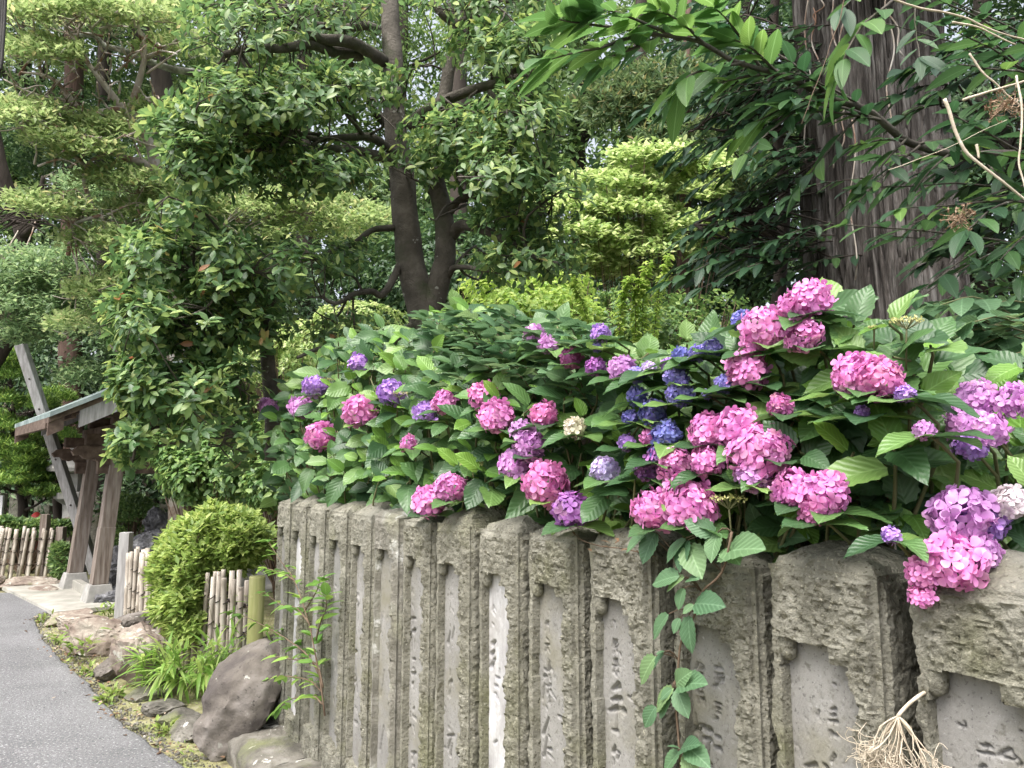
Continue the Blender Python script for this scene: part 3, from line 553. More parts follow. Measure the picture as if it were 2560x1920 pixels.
    farw = np.where((F == 1), 1.0, np.clip(1 - edge_far / 0.02, 0, 1) * (F == 0)) * (0.006 * vn(np.stack([Z * 16, Z * 0, Z * 0 + i], -1), sd + 11) + 0.003 * vn(np.stack([Z * 60, Z * 0, Z * 0 + i], -1), sd + 12))
    s_ = s0 + A + farw - d * (F == 3) + d * (F == 1); off = back + Bd - d * (F == 0) + d * (F == 2)
    W = s_[..., None] * U + (WD + off)[..., None] * NB + (Z + BASE_Z)[..., None] * np.array([0, 0, 1.0])
    mb = MB(); j = np.arange(npn); k = (j + 1) % npn; r = np.arange(nt_ - 1)[:, None] * npn
    Fc = np.stack([r + j, r + npn + j, r + npn + k, r + k], -1).reshape(-1, 4)
    # dome
    nr = max(6, int(0.11 / g / 1.4)); rings = [W.reshape(-1, 3)]; Fl = [Fc]; basei = (nt_ - 1) * npn; cA, cB = wid / 2, PDEP / 2; domeh = 0.042 + 0.012 * math.sin(i * 2.2) + (0.02 if i in (5, 6) else 0); nv = nt_ * npn
    for rr in range(1, nr + 1):
        f = rr / nr; a = cA + (per[:, 0] - cA) * (1 - f); b = cB + (per[:, 1] - cB) * (1 - f); dist = f * 0.11
        hq = np.stack([a + i * 3.1, b, a * 0], -1); z = h + (0.0 if dist < 0.012 else 1) * (domeh * (1 - (1 - f) ** 1.6) + 0.009 * fbm(hq * 22, 4, sd + 20, True) * (1 if f < 1 else 0) + 0.016 * fbm(hq * 9, 2, sd + 21) * (1 if f < 1 else 0))
        z = np.maximum(z, h - 0.002); rings.append((s0 + a)[:, None] * U + (WD + back + b)[:, None] * NB + (z + BASE_Z)[:, None] * np.array([0, 0, 1.0]))
        o0 = basei if rr == 1 else nv - npn
        Fl.append(np.stack([o0 + j, nv + j, nv + k, o0 + k], -1)); nv += npn
    V = np.concatenate(rings); mb.add(V, np.concatenate(Fl)[:, ::-1])
    white = i in (5, 8)
    mb.build('post_block', M['stone_white'] if i in (8,) else M['stone'], root, sharp=38)
    # the dressed panel with its cut strokes
    pd = 0.025; gp = 0.0028 if near else (0.004 if i < 8 else 0.006); pa = np.arange(wid * 0.20, wid * 0.955, gp); pz = np.arange(-0.05, h - 0.135, gp * 1.15)
    AA, ZZ = np.meshgrid(pa, pz, indexing='ij'); dep = 0.0015 * fbm(np.stack([AA, ZZ * 0.6, AA * 0 + i], -1) * 30, 3, sd + 30)
    pit = fbm(np.stack([AA, ZZ * 0.7, AA * 0 + i], -1) * 90, 2, sd + 31); dep -= 0.002 * np.clip((pit - 0.45) / 0.15, 0, 1)
    for (x0, y0, x1, y1, w0, w1) in STROKES[i]:
        p0 = wall_at(x0, y0, back + pd); p1 = wall_at(x1, y1, back + pd); mpp = (WD / (ray(x0, y0) @ NB)) / FPX
        ax, az = p0[0] - s0, p0[1] - BASE_Z; bx, bz = p1[0] - s0, p1[1] - BASE_Z; L2 = (bx - ax) ** 2 + (bz - az) ** 2 + 1e-12
        t = np.clip(((AA - ax) * (bx - ax) + (ZZ - az) * (bz - az)) / L2, 0, 1); dist = np.hypot(AA - ax - t * (bx - ax), (ZZ - az - t * (bz - az)))
        hwid = (w0 + (w1 - w0) * t) * mpp * 0.75 + 0.0012
        dep = np.minimum(dep, -np.clip((hwid - dist) / hwid * 2.2, 0, 1) * (0.006 + hwid * 1.3))
    W = (s0 + AA)[..., None] * U + (WD + back + pd - dep)[..., None] * NB + (ZZ + BASE_Z)[..., None] * np.array([0, 0, 1.0])
    mb = MB(); mb.grid(W[::-1] if False else W)
    mb.build('inscribed_panel', M['panel_white'] if i in (5, 12) else M['panel'], root)
    # carved scroll in the top far corner of the panel
    mb = MB(); c = wall_pt(s0 + wid * 0.885, back + 0.012, BASE_Z + h - 0.175); ang = np.linspace(0, 2 * PI, 13)[:-1]
    prof = np.array([(0.034, 0.0), (0.034, 0.016), (0.030, 0.017), (0.024, 0.017)])
    zz = np.array([0.03, 0.02, 0.0, -0.012, -0.017, -0.02]); rr_ = np.array([0.016, 0.0165, 0.0165, 0.014, 0.009, 0.002])
    ring = c + zz[:, None, None] * np.array([0, 0, 1.0]) + rr_[:, None, None] * (np.cos(ang)[None, :, None] * U * 1.1 + np.sin(ang)[None, :, None] * NB * 1.1)
    ring = ring + 0.0015 * vn(ring * 90, sd)[..., None]
    mb.grid(np.concatenate([ring, ring[:, :1]], 1)); mb.build('carved_scroll', M['stone'], root)
POST_LABEL = [
 'nearest carved stone post, cut off by the picture edge, pink hydrangea heads leaning over it',
 'broad carved stone post beside the dried flower head, three short strokes cut in its panel',
 'shaded carved stone post half covered by the hanging creeper',
 'carved stone post left of the creeper with a deep cut arrow-like character',
 'carved stone post with one long slanting stroke low in its grey panel',
 'carved stone post whose panel is streaked chalky white',
 'carved stone post with a domed top, just left of the chalky white one',
 'carved stone post with a complete column of small characters down its panel',
 'pale lichened stone post with three long vertical slits in its panel',
 'carved stone post with a yellowish panel and row of small drilled marks',
 'narrow-looking stone post with chipped foot just right of the green sapling',
 'stone post partly behind the green sapling leaves',
 'stone post near the wall end with a narrow white panel',
 'last stone post of the row, above the big leaning boulder']
for i in range(14): build_post(i)

# footing stones under the posts
kb = empty('stone_kerb', wall_pt(wall_s(720, 1800), -0.1, 0), 'low rounded stone kerb carrying the row of carved posts', 'stone kerb')
s_end = sB + 13 * PITCHP + PW + 0.12; s = sB - 2.5 * PITCHP; k = 0
def soft_block(mb, s0, s1, o0, o1, z0, z1, seed, rnd=0.05, n=18, amp=0.01):
    aa = np.linspace(0, 2 * PI, 36, endpoint=False); ss = np.linspace(s0, s1, n)
    cx, cz = (o0 + o1) / 2, (z0 + z1) / 2; hx, hz = (o1 - o0) / 2, (z1 - z0) / 2
    c, sn = np.cos(aa), np.sin(aa); p = 4.5; r = (np.abs(c) ** p + np.abs(sn) ** p) ** (-1 / p)
    rows = []
    for m, x in enumerate(ss):
        e = min(1, min(m, n - 1 - m) / 1.0 * 0.5 + 0.86) if 0 < m < n - 1 else 0.86
        o_ = cx + hx * r * c * e; z_ = cz + hz * r * sn * e
        pt = x * U + (WD + o_)[:, None] * NB + z_[:, None] * np.array([0, 0, 1.0]); f = fbm(pt * 14, 4, seed, True) * amp + fbm(pt * 4, 2, seed) * amp * 1.5
        rows.append(pt + f[:, None] * (c[:, None] * NB + sn[:, None] * np.array([0, 0, 1.0])))
    V = np.array(rows); V = np.concatenate([V, V[:, :1]], 1); mb.grid(V)
    for rws, fl in ((V[0, :-1], 1), (V[-1, :-1], 0)):
        c0 = rws.mean(0); b = mb.n; mb.v.append(np.concatenate([rws, [c0]])); mb.n += 37; jj = np.arange(36); kk = (jj + 1) % 36; mb.f3.append(np.stack([b + jj, b + kk, np.full(36, b + 36)], -1))
while s < s_end:
    L = 0.95 + 0.2 * math.sin(k * 2.3); e = min(s + L, s_end)
    if s_end - e < 0.3: e = s_end
    mb = MB(); soft_block(mb, s + 0.004, e - 0.004, -0.27, 0.30, -0.08, BASE_Z + 0.012, 40 + k, amp=0.012); mb.build('kerb_stone', M['kerb'], kb); s = e; k += 1
# bed of earth retained behind the wall
bx = np.linspace(sB - 3, sB + 5.2, 40); bo = np.linspace(0.25, 5.0, 30); A_, B_ = np.meshgrid(bx, bo, indexing='ij')
Zb = 0.35 + 0.13 * np.minimum(B_, 3.0) + 0.05 * fbm(np.stack([A_, B_, A_ * 0], -1) * 1.5, 3, 9); Zb = np.where((A_ > sB + 5.0) | (A_ < sB - 2.8) | (B_ > 4.8), -0.1, Zb)
mb = MB(); mb.grid(A_[..., None] * U + (WD + B_)[..., None] * NB + Zb[..., None] * np.array([0, 0, 1.0])); o = mb.build('flower_bed', M['earth']); o['kind'] = 'structure'
#SPLIT2
# ------------------------------------------------------------------ hydrangeas
ZUP = np.array([0, 0, 1.0])
def petal_flower(sizev=1.0, cup=0.12, seed=0, npet=4):
    rg = np.random.default_rng(seed); V = []; F = []; Uv = []
    for k in range(npet):
        a = k * 2 * PI / npet + rg.normal(0, 0.08); tilt = rg.uniform(-0.15, 0.3); w_ = rg.uniform(0.85, 1.05)
        rows = [(0.03, 0.03), (0.35, 0.30), (0.72, 0.44), (0.95, 0.30), (1.03, 0.05)]
        b = len(V)
        for (r, hw) in rows:
            for sx in (-1, 0, 1):
                x = sx * hw * w_; y = r; z = cup * (r ** 2) + tilt * r * 0.35 + (0.05 if sx else 0) * (1 if r < 0.9 else -0.6) + rg.normal(0, 0.02) - 0.14 * max(0, r - 0.7)
                V.append((x * math.cos(a) - y * math.sin(a), x * math.sin(a) + y * math.cos(a), z)); Uv.append((0.5 + sx * 0.5, r))
        for i in range(4):
            for j in range(2):
                q = b + i * 3 + j; F.append((q, q + 1, q + 4, q + 3))
    return np.array(V), np.array(F), np.array(Uv)
FLO = []
for k in range(6):
    V, F, Uv = petal_flower(seed=k + 3, cup=[0.12, 0.25, 0.05, 0.35, 0.18, 0.1][k]); me = mesh_np('floret', V, F, True, Uv); me.materials.append(M['petal']); FLO.append(me)
FV = [petal_flower(seed=k + 3, cup=0.18) for k in range(3)]
PINK = (0.72, 0.22, 0.54); PINK2 = (0.64, 0.17, 0.43); MAUVE = (0.62, 0.28, 0.63); VIOL = (0.44, 0.22, 0.64); BLUE = (0.16, 0.17, 0.55); LILAC = (0.58, 0.50, 0.80)
PURP = (0.42, 0.13, 0.45); CREAM = (0.72, 0.68, 0.50); DEEP = (0.13, 0.12, 0.42); BLUEV = (0.26, 0.22, 0.62); WHITE = (0.80, 0.74, 0.74); DUSK = (0.50, 0.10, 0.30)
CNAME = {PINK: 'bright pink', PINK2: 'deep pink', MAUVE: 'mauve', VIOL: 'violet', BLUE: 'blue', LILAC: 'pale lilac', PURP: 'purple', CREAM: 'cream unripe', DEEP: 'dark blue', BLUEV: 'blue-violet', WHITE: 'white', DUSK: 'dusky magenta'}
def mound_depth(px, py, m=None):
    """distance at which the line of sight meets the steep face of the hydrangea bank behind the wall"""
    r = ray(px, py); m = float(np.interp(px, [600, 1200, 1900, 2500], [5.5, 4.2, 3.0, 2.3]))
    rn = r @ NB; return (m * WD + 0.22) / (m * rn - r[2])
def flower_head(bush, px, py, diam, col, over=None, extra=0.0, squash=0.85, budget=[0]):
    dep = (over if over is not None else mound_depth(px, py) - 0.085) + extra
    c = P(px, py, dep); R = diam / 2 * dep / FPX * 1.03
    ax = N3(np.array([0, 0, 1.0]) * 0.75 + N3(np.array([0, 0, EYE]) - c) * 0.85 + RNG.normal(0, 0.15, 3))
    h = bpy.data.objects.new('flower_head', None); COL.objects.link(h); h.parent = bush; h.location = (c - wpos(bush)).tolist()
    h['label'] = CNAME[col] + ' flower head'
    n = int(58 if diam > 90 else 46 if diam > 60 else 30); fr = 0.335 * R * (58 / n) ** 0.5
    i = np.arange(n * 1.3) + 0.5; ph = np.arccos(1 - 2 * i / (n * 1.3)); th = PI * (1 + 5 ** 0.5) * i; keep = np.cos(ph) > -0.58
    d = np.stack([np.cos(th) * np.sin(ph), np.sin(th) * np.sin(ph), np.cos(ph)], -1)[keep]
    X = N3(np.cross(ax, [0.2, 0.1, 1.0])); Y = np.cross(ax, X); Dw = d[:, :1] * X + d[:, 1:2] * Y + d[:, 2:] * ax * squash
    Dw = Dw * (1 + 0.17 * vn(Dw * 2.1 + px, 5) + 0.07 * vn(Dw * 5 + px, 6))[:, None]
    pos = Dw * (R * 0.82) + RNG.normal(0, 0.035 * R, Dw.shape); nrm = N3(Dw + RNG.normal(0, 0.33, Dw.shape)); spin = RNG.normal(size=Dw.shape)
    y = N3(spin - (spin * nrm).sum(-1, keepdims=True) * nrm); B = np.stack([np.cross(y, nrm), y, nrm], -1)
    from mathutils import Matrix
    col = np.array(col) * 0.9
    if diam >= 34:
        for k in range(len(pos)):
            f = bpy.data.objects.new('floret', FLO[(k * 7 + int(px)) % 6]); COL.objects.link(f); f.parent = h
            f.location = pos[k].tolist(); f.rotation_mode = 'QUATERNION'; f.rotation_quaternion = Matrix(B[k].tolist()).to_quaternion()
            s = float(fr * RNG.uniform(0.85, 1.2)); f.scale = (s, s, s)
            cc = col * (1 + 0.10 * (d[k % len(d)][2])) ; mixv = RNG.random() * 0.3
            other = np.array(MAUVE if col[0] > 0.5 and col[2] < 0.7 else BLUEV if col[0] < 0.5 else PINK); cc = cc * (1 - mixv * 0.6) + other * mixv * 0.6
            if RNG.random() < 0.04: cc = cc * 0.6 + np.array([0.30, 0.22, 0.16]) * 0.4
            f.color = (*np.clip(cc, 0, 1).tolist(), 1)
    else:
        V, F, Uv = FV[0]; n = len(pos); Wd = np.einsum('nij,vj->nvi', B, V) * fr + pos[:, None]
        me = mesh_np('florets', Wd.reshape(-1, 3), (F[None] + (np.arange(n) * len(V))[:, None, None]).reshape(-1, 4), True, np.tile(Uv, (n, 1))); me.materials.append(M['petal'])
        f = bpy.data.objects.new('florets', me); COL.objects.link(f); f.parent = h; f.color = (*col.tolist(), 1)
    # stalk core holding the head
    return c, R
def core_and_stalk(mb, c, R, base):
    p = np.array([c + (0, 0, -R * 0.1), c + (c - (c + np.array([0, 0, 1]))) * 0.10 + NB * 0.12, c * 0.55 + base * 0.45 + np.array([0, 0, 0.12]), base])
    mb.tube(smooth_path(p, 9), [0.003, 0.004, 0.005, 0.006], 5, cap=False)
def in_poly(x, y, poly):
    n = len(poly); ins = np.zeros(len(x), bool); j = n - 1
    for i in range(n):
        xi, yi = poly[i]; xj, yj = poly[j]
        cnd = ((yi > y) != (yj > y)) & (x < (xj - xi) * (y - yi) / (yj - yi + 1e-9) + xi); ins ^= cnd; j = i
    return ins
def poisson(poly, spacing, seed):
    rg = np.random.default_rng(seed); xs = [p[0] for p in poly]; ys = [p[1] for p in poly]; out = []
    for t in range(9000):
        x = rg.uniform(min(xs), max(xs)); y = rg.uniform(min(ys), max(ys)); sp = spacing * float(np.interp(x, [600, 2500], [0.62, 1.35]))
        if not in_poly(np.array([x]), np.array([y]), poly)[0]: continue
        if all((x - a) ** 2 + (y - b) ** 2 > sp * sp for a, b in out): out.append((x, y))
    return out
def hydrangea(label, poly, heads, seed, spacing=62, depth_off=0.0, leafsz=0.135, mat='hyd', layers=((0.0, 1.0), (0.16, 1.0), (0.36, 1.1)), light=0.12, group='hydrangea bushes behind the stone wall'):
    rg = np.random.default_rng(seed); cx = np.mean([p[0] for p in poly]); cy = np.mean([p[1] for p in poly])
    dc = mound_depth(cx, cy) + depth_off + 0.35; b = P(cx, cy, dc); b[2] = 0.45
    off = (b @ NB) - WD
    if off < 0.35: b = b + NB * (0.35 - off)
    root = empty('hydrangea', b, label, 'hydrangea', group)
    pos = []; Bs = []; sc = []; st = MB(); lp = []; lB = []; lsc = []
    for (lo, dens) in layers:
        for (x, y) in poisson(poly, spacing * dens, seed * 10 + int(lo * 100)):
            dep = mound_depth(x, y) + depth_off + lo + rg.uniform(-0.05, 0.10)
            c = P(x, y, dep)
            o_ = (c @ NB) - WD
            if c[2] < BASE_Z + PH + 0.03: c = c + ZUP * (BASE_Z + PH + 0.03 - c[2])
            if c[2] < BASE_Z + PH + 0.17 and o_ < 0.17: c = c + NB * (0.17 - o_)
            ax = N3(np.array([0, 0, 1.0]) * 0.8 + N3(np.array([0, 0, EYE + 0.3]) - c) * 0.95 + rg.normal(0, 0.30, 3))
            X = N3(np.cross(ax, rg.normal(size=3))); Y = np.cross(ax, X); npair = 2 if lo == 0 else 2
            for pr in range(npair):
                for sgn in (-1, 1):
                    dr = (X if pr % 2 == 0 else Y) * sgn; e = rg.uniform(-0.1, 0.45) + (0.35 if pr == 1 else 0)
                    d = N3(dr * math.cos(e) + ax * math.sin(e)); p0 = c - ax * (0.05 * (1 - pr)) + dr * 0.012
                    s = leafsz * rg.uniform(0.72, 1.12) * (0.8 if pr == 1 else 1)
                    up = ax + np.array([0, 0, 0.25]) + rg.normal(0, 0.18, 3)
                    if pr == 1 and rg.random() < light * 3: lp.append(p0); lB.append(basis(d[None], up[None])[0]); lsc.append(s * 0.85)
                    else: pos.append(p0); Bs.append(basis(d[None], up[None])[0]); sc.append(s)
            if lo < 0.3:
                bb = b + rg.normal(0, 0.08, 3) * (1, 1, 0); st.tube(smooth_path(np.array([c, c - ax * 0.12, c * 0.5 + bb * 0.5 + (0, 0, 0.08), bb]), 7), [0.003, 0.005, 0.008], 5, cap=False)
    for hd in heads:
        c, R = flower_head(root, *hd[:4], **(hd[4] if len(hd) > 4 else {})); core_and_stalk(st, c, R, b)
        a = RNG.random() * 6.28
        for k in range(0 if len(hd) > 4 else 4):
            dr = np.array([math.cos(a + k * PI / 2), math.sin(a + k * PI / 2), 0.05]); p0 = c + np.array([0, 0, -R * 0.75]) + NB * 0.02
            pos.append(p0); Bs.append(basis(N3(dr)[None], np.array([[0, -0.2, 1.0]]))[0]); sc.append(leafsz * rg.uniform(0.8, 1.0))
    pos, Bs, sc = np.array(pos), np.array(Bs), np.array(sc)
    nlt = min(len(lp), 60)
    if nlt: leaf_objs('hyd', 'hyd_light', lp[:nlt], lB[:nlt], lsc[:nlt], root)
    if len(lp) > nlt: pos = np.concatenate([pos, lp[nlt:]]); Bs = np.concatenate([Bs, lB[nlt:]]); sc = np.concatenate([sc, lsc[nlt:]])
    split_leaves('hyd', mat, pos, Bs, sc, root, nobj=290 - nlt)
    if st.n: st.build('stems', M['stem'], root, kind='stuff')
    return root
H = lambda *a: a
hydrangea('leafy hydrangea over the far end of the wall, fresh green with few mauve heads', [(690, 1010), (760, 930), (850, 850), (960, 820), (1010, 900), (1000, 1050), (960, 1150), (990, 1300), (760, 1290), (665, 1225), (700, 1130)],
   [(670, 1018, 48, MAUVE), (787, 966, 62, VIOL), (753, 1020, 58, MAUVE), (900, 1030, 84, PINK), (803, 1090, 72, PINK), (898, 910, 52, VIOL)], 1, 60, light=0.33, leafsz=0.15)
hydrangea('hydrangea with deep pink twin heads above the middle posts', [(940, 850), (1100, 850), (1230, 930), (1290, 1050), (1240, 1180), (1190, 1300), (980, 1300), (950, 1150), (1000, 1000)],
   [(978, 982, 72, VIOL), (1065, 1032, 62, VIOL), (1111, 1006, 62, PINK), (1211, 990, 82, PINK2), (1240, 1042, 88, PINK), (1021, 1109, 40, PINK), (1125, 1221, 80, PINK), (1073, 1252, 84, PINK)], 2, 62, light=0.28, leafsz=0.145)
hydrangea('hydrangea with one large round pink-mauve head and a pale lilac one beside it', [(1250, 1000), (1400, 980), (1560, 1000), (1600, 1120), (1590, 1260), (1560, 1330), (1300, 1300), (1200, 1290), (1230, 1150)],
   [(1359, 1038, 68, PINK2), (1304, 1080, 60, MAUVE), (1327, 1113, 80, MAUVE), (1288, 1161, 80, MAUVE), (1363, 1209, 114, PINK2), (1429, 1276, 96, PURP), (1511, 1175, 68, LILAC), (1568, 1107, 42, VIOL), (1437, 1070, 54, CREAM), (1628, 1095, 50, DUSK), (1644, 1141, 58, PURP), (1615, 1173, 62, PURP)], 3, 66)
hydrangea('hydrangea set further back with blue and blue-violet heads', [(1480, 880), (1620, 880), (1760, 840), (1860, 880), (1850, 1000), (1760, 1080), (1700, 1160), (1600, 1150), (1560, 1040), (1470, 980)],
   [(1592, 938, 44, BLUEV), (1592, 990, 50, BLUE), (1622, 920, 36, LILAC), (1672, 914, 40, VIOL), (1701, 887, 40, BLUE), (1743, 883, 42, BLUEV), (1781, 869, 46, BLUEV), (1691, 946, 58, BLUEV), (1700, 986, 68, BLUEV), (1632, 1030, 70, DEEP), (1664, 1084, 72, BLUE), (1650, 1130, 60, DEEP), (1855, 799, 52, BLUE), (1811, 962, 46, BLUEV), (1767, 986, 26, BLUEV), (1575, 1045, 40, DEEP)], 4, 58, 0.25)
hydrangea('hydrangea at the back with small washed-out mauve heads among creepers', [(1060, 800), (1180, 770), (1330, 800), (1480, 830), (1560, 900), (1500, 1000), (1350, 1000), (1250, 960), (1080, 900)],
   [(1337, 839, 52, MAUVE), (1368, 861, 48, MAUVE), (1500, 835, 48, VIOL), (1429, 895, 54, DUSK), (1489, 918, 50, PURP), (1554, 924, 68, MAUVE), (1493, 868, 26, BLUEV)], 5, 56, 0.35)
hydrangea('hydrangea bearing the massed bright pink heads above the creeper-clad post', [(1690, 1060), (1780, 960), (1900, 960), (2000, 1040), (2060, 1120), (2120, 1240), (2100, 1330), (1900, 1380), (1700, 1340), (1600, 1260), (1620, 1150)],
   [(1771, 1078, 96, PINK), (1847, 1075, 122, PINK), (1895, 1135, 150, PINK), (1930, 1120, 95, PINK), (1885, 1185, 90, MAUVE), (1690, 1165, 92, PINK), (1765, 1155, 80, PINK), (1640, 1275, 112, PINK), (1730, 1265, 128, PINK), (1690, 1235, 84, PINK), (1985, 1222, 105, PINK), (2060, 1235, 120, PINK), (2035, 1280, 70, PINK2), (1950, 1015, 62, DUSK)], 6, 64, leafsz=0.118)
hydrangea('tall hydrangea against the cedar with bright pink heads at its left top', [(1840, 880), (1960, 820), (2060, 770), (2200, 800), (2330, 850), (2340, 1000), (2300, 1150), (2230, 1300), (2100, 1250), (2040, 1120), (1920, 1030), (1860, 960)],
   [(1868, 925, 112, PINK), (1907, 825, 118, PINK), (1885, 860, 70, PINK), (2025, 748, 112, PINK), (1985, 770, 85, PINK), (2009, 839, 96, PINK), (2148, 935, 120, PINK), (2195, 950, 116, PINK2), (2120, 960, 70, PINK), (2155, 1030, 34, VIOL), (2263, 985, 46, VIOL), (2310, 1075, 46, MAUVE)], 7, 66)
hydrangea('hydrangea at the picture edge with violet-mauve heads', [(2290, 900), (2420, 900), (2560, 900), (2660, 950), (2660, 1300), (2400, 1330), (2280, 1250), (2300, 1080)],
   [(2443, 996, 96, MAUVE, dict(extra=0.16)), (2420, 1060, 105, MAUVE, dict(extra=0.16)), (2470, 1075, 90, MAUVE, dict(extra=0.16)), (2425, 1115, 80, VIOL, dict(extra=0.16)), (2541, 1000, 88, MAUVE, dict(extra=0.16)), (2590, 1010, 80, MAUVE, dict(extra=0.16))], 8, 74, depth_off=0.2, light=0.2)
hydrangea('hydrangea leaning over the two nearest posts, large mauve-pink heads and one white', [(2240, 1300), (2320, 1260), (2480, 1220), (2660, 1200), (2700, 1420), (2480, 1430), (2340, 1400), (2250, 1370)],
   [(2400, 1285, 150, MAUVE, dict(over=1.32)), (2455, 1300, 110, VIOL, dict(over=1.34)), (2385, 1405, 150, PINK, dict(over=1.28)), (2450, 1380, 95, MAUVE, dict(over=1.3)), (2310, 1430, 80, PINK, dict(over=1.3)), (2305, 1490, 56, PINK, dict(over=1.3)), (2526, 1255, 84, WHITE, dict(over=1.3)), (2227, 1338, 42, VIOL)], 9, 100, leafsz=0.10)

# cream unripe flower clusters (flat-topped bud sprays of the climbing plant)
def bud_spray(px, py, dep, wpx, label):
    c = P(px, py, dep); r = wpx / 2 * dep / FPX; root = empty('bud_spray', c, label, 'flower buds', 'cream bud sprays')
    n = 90; a = RNG.random(n) * 2 * PI; q = np.sqrt(RNG.random(n)); pos = c + np.stack([np.cos(a) * q * r, np.sin(a) * q * r * 0.6, RNG.normal(0, 0.08 * r, n) + 0.12 * r * (1 - q)], -1)
    d = N3(RNG.normal(size=(n, 3)) + (0, 0, 1.2)); cloud('buds', 'wide', pos, basis(d, RNG.normal(size=(n, 3))), np.full(n, 0.16 * r + 0.001), 'cream', root)
    mb = MB()
    for k in range(0, n, 4): mb.tube(smooth_path(np.array([c + (0, 0, -0.5 * r), (c + pos[k]) / 2 + (0, 0, -0.25 * r), pos[k]]), 4), 0.0008, 3, cap=False)
    mb.tube(smooth_path(np.array([c + (0, 0, -0.5 * r), c + (0.02, 0.05, -1.6 * r - 0.05)]), 3), 0.002, 4); mb.build('stalk', M['stem'], root)
bud_spray(821, 950, mound_depth(821, 950) - 0.06, 42, 'small cream bud cluster on the far violet hydrangea'); bud_spray(998, 984, mound_depth(998, 984) - 0.06, 44, 'cream bud cluster touching the violet head beside the large pink one')
bud_spray(1180, 1160, mound_depth(1180, 1160) - 0.05, 60, 'flat cream bud cluster among leaves above the middle posts'); bud_spray(1822, 1250, mound_depth(1822, 1250) - 0.10, 92, 'pale yellow bud spray between the massed pink heads and the right-hand pink head')
bud_spray(2265, 803, mound_depth(2265, 803) - 0.06, 88, 'wide pale yellow bud spray in front of the cedar trunk'); bud_spray(2185, 818, mound_depth(2185, 818) - 0.02, 30, 'tiny bud cluster left of the wide pale yellow spray')
# ------------------------------------------------------------------ pavilion (purification-fountain roof)
E2 = N3(np.array([0.75, 0.66, 0])); E1 = np.array([-E2[1], E2[0], 0]); ZU = np.array([0, 0, 1.0])
FL = G(243, 1512); FL[2] = 0.06
def PB(a, c, z): return FL + E2 * a + E1 * c + ZU * (z - FL[2])
pav = empty('pavilion', PB(1.1, 0.7, 0), 'open wooden roofed pavilion with pale green copper roof edge and leaning posts', 'pavilion')
mb = MB(); s0_ = PB(-0.62, -0.75, 0.02)
slabp = [G(128, 1531), G(76, 1487)]; 
pl = [PB(-0.55, -0.55, 0.012), PB(3.2, -0.55, 0.012), PB(3.2, 2.1, 0.012), PB(-0.75, 2.1, 0.012)]
mb.prism(pl, (0, 0, 0.045)); mb.build('floor_slab', M['concrete'], pav, smooth=False)
mb = MB(); mb.box(PB(1.1, 0.0, 0.11), E2 * 1.0, E1 * 0.05, ZU * 0.06); mb.box(PB(0.0, 0.7, 0.112), E2 * 0.05, E1 * 0.58, ZU * 0.06); mb.build('basin_kerb', M['concrete'], pav, smooth=False, bevel=0.008)
ztop = 1.98
for (a, c) in ((0, 0), (0, 1.42), (2.2, 0), (2.2, 1.42)):
    la = 0.13 * (1 if a == 0 else -1); lc = 0.05 * (1 if c == 0 else -1)
    mb = MB(); B0 = PB(a, c, 0.055)
    base = [B0 + E2 * i * 0.165 + E1 * j * 0.165 for i, j in ((-1, -1), (1, -1), (1, 1), (-1, 1))]; top = [B0 + E2 * i * 0.12 + E1 * j * 0.12 + ZU * 0.2 for i, j in ((-1, -1), (1, -1), (1, 1), (-1, 1))]
    mb.add(np.array(base + top), [[0, 1, 5, 4], [1, 2, 6, 5], [2, 3, 7, 6], [3, 0, 4, 7], [4, 5, 6, 7]]); mb.build('base_stone', M['lantern'], pav, smooth=False, bevel=0.01)
    def postseg(z0, z1, hw, mat, name, grow=0.0):
        mb = MB(); f0, f1 = (z0 - 0.25) / (ztop - 0.25), (z1 - 0.25) / (ztop - 0.25)
        A0 = PB(a + la * f0, c + lc * f0, z0); A1 = PB(a + la * f1, c + lc * f1, z1)
        V = [p + E2 * i * hw + E1 * j * hw for p in (A0, A1) for i, j in ((-1, -1), (1, -1), (1, 1), (-1, 1))]
        mb.add(np.array(V), [[0, 3, 2, 1], [4, 5, 6, 7], [0, 1, 5, 4], [1, 2, 6, 5], [2, 3, 7, 6], [3, 0, 4, 7]]); return mb.build(name, mat, pav, smooth=False, bevel=0.008)
    postseg(0.252, ztop, 0.085, M['wood'], 'post'); postseg(0.255, 0.95 if c == 0 else 1.05, 0.090, M['wood'], 'post_sleeve')
def beam(name, a0, c0, a1, c1, z0, z1, hw, mat='wood_dark'):
    p, q_ = PB(a0, c0, 0), PB(a1, c1, 0); d = N3(q_ - p); n = np.cross(d, ZU) * hw; mb = MB()
    mb.box((p + q_) / 2 + ZU * ((z0 + z1) / 2 - 0), (q_ - p) / 2, n, ZU * (z1 - z0) / 2); return mb.build(name, M[mat], pav, smooth=False, bevel=0.006)
for c in (0.05, 1.37): beam('tie_beam', -0.1, c, 2.35, c, 1.62, 1.78, 0.05); beam('head_beam', -0.25, c, 2.5, c, 1.98, 2.12, 0.07)
for a in (0.13, 2.07): beam('side_beam', a, -0.35, a, 1.8, 1.80, 1.95, 0.055); beam('plate_beam', a, -0.55, a, 1.95, 2.125, 2.26, 0.065)
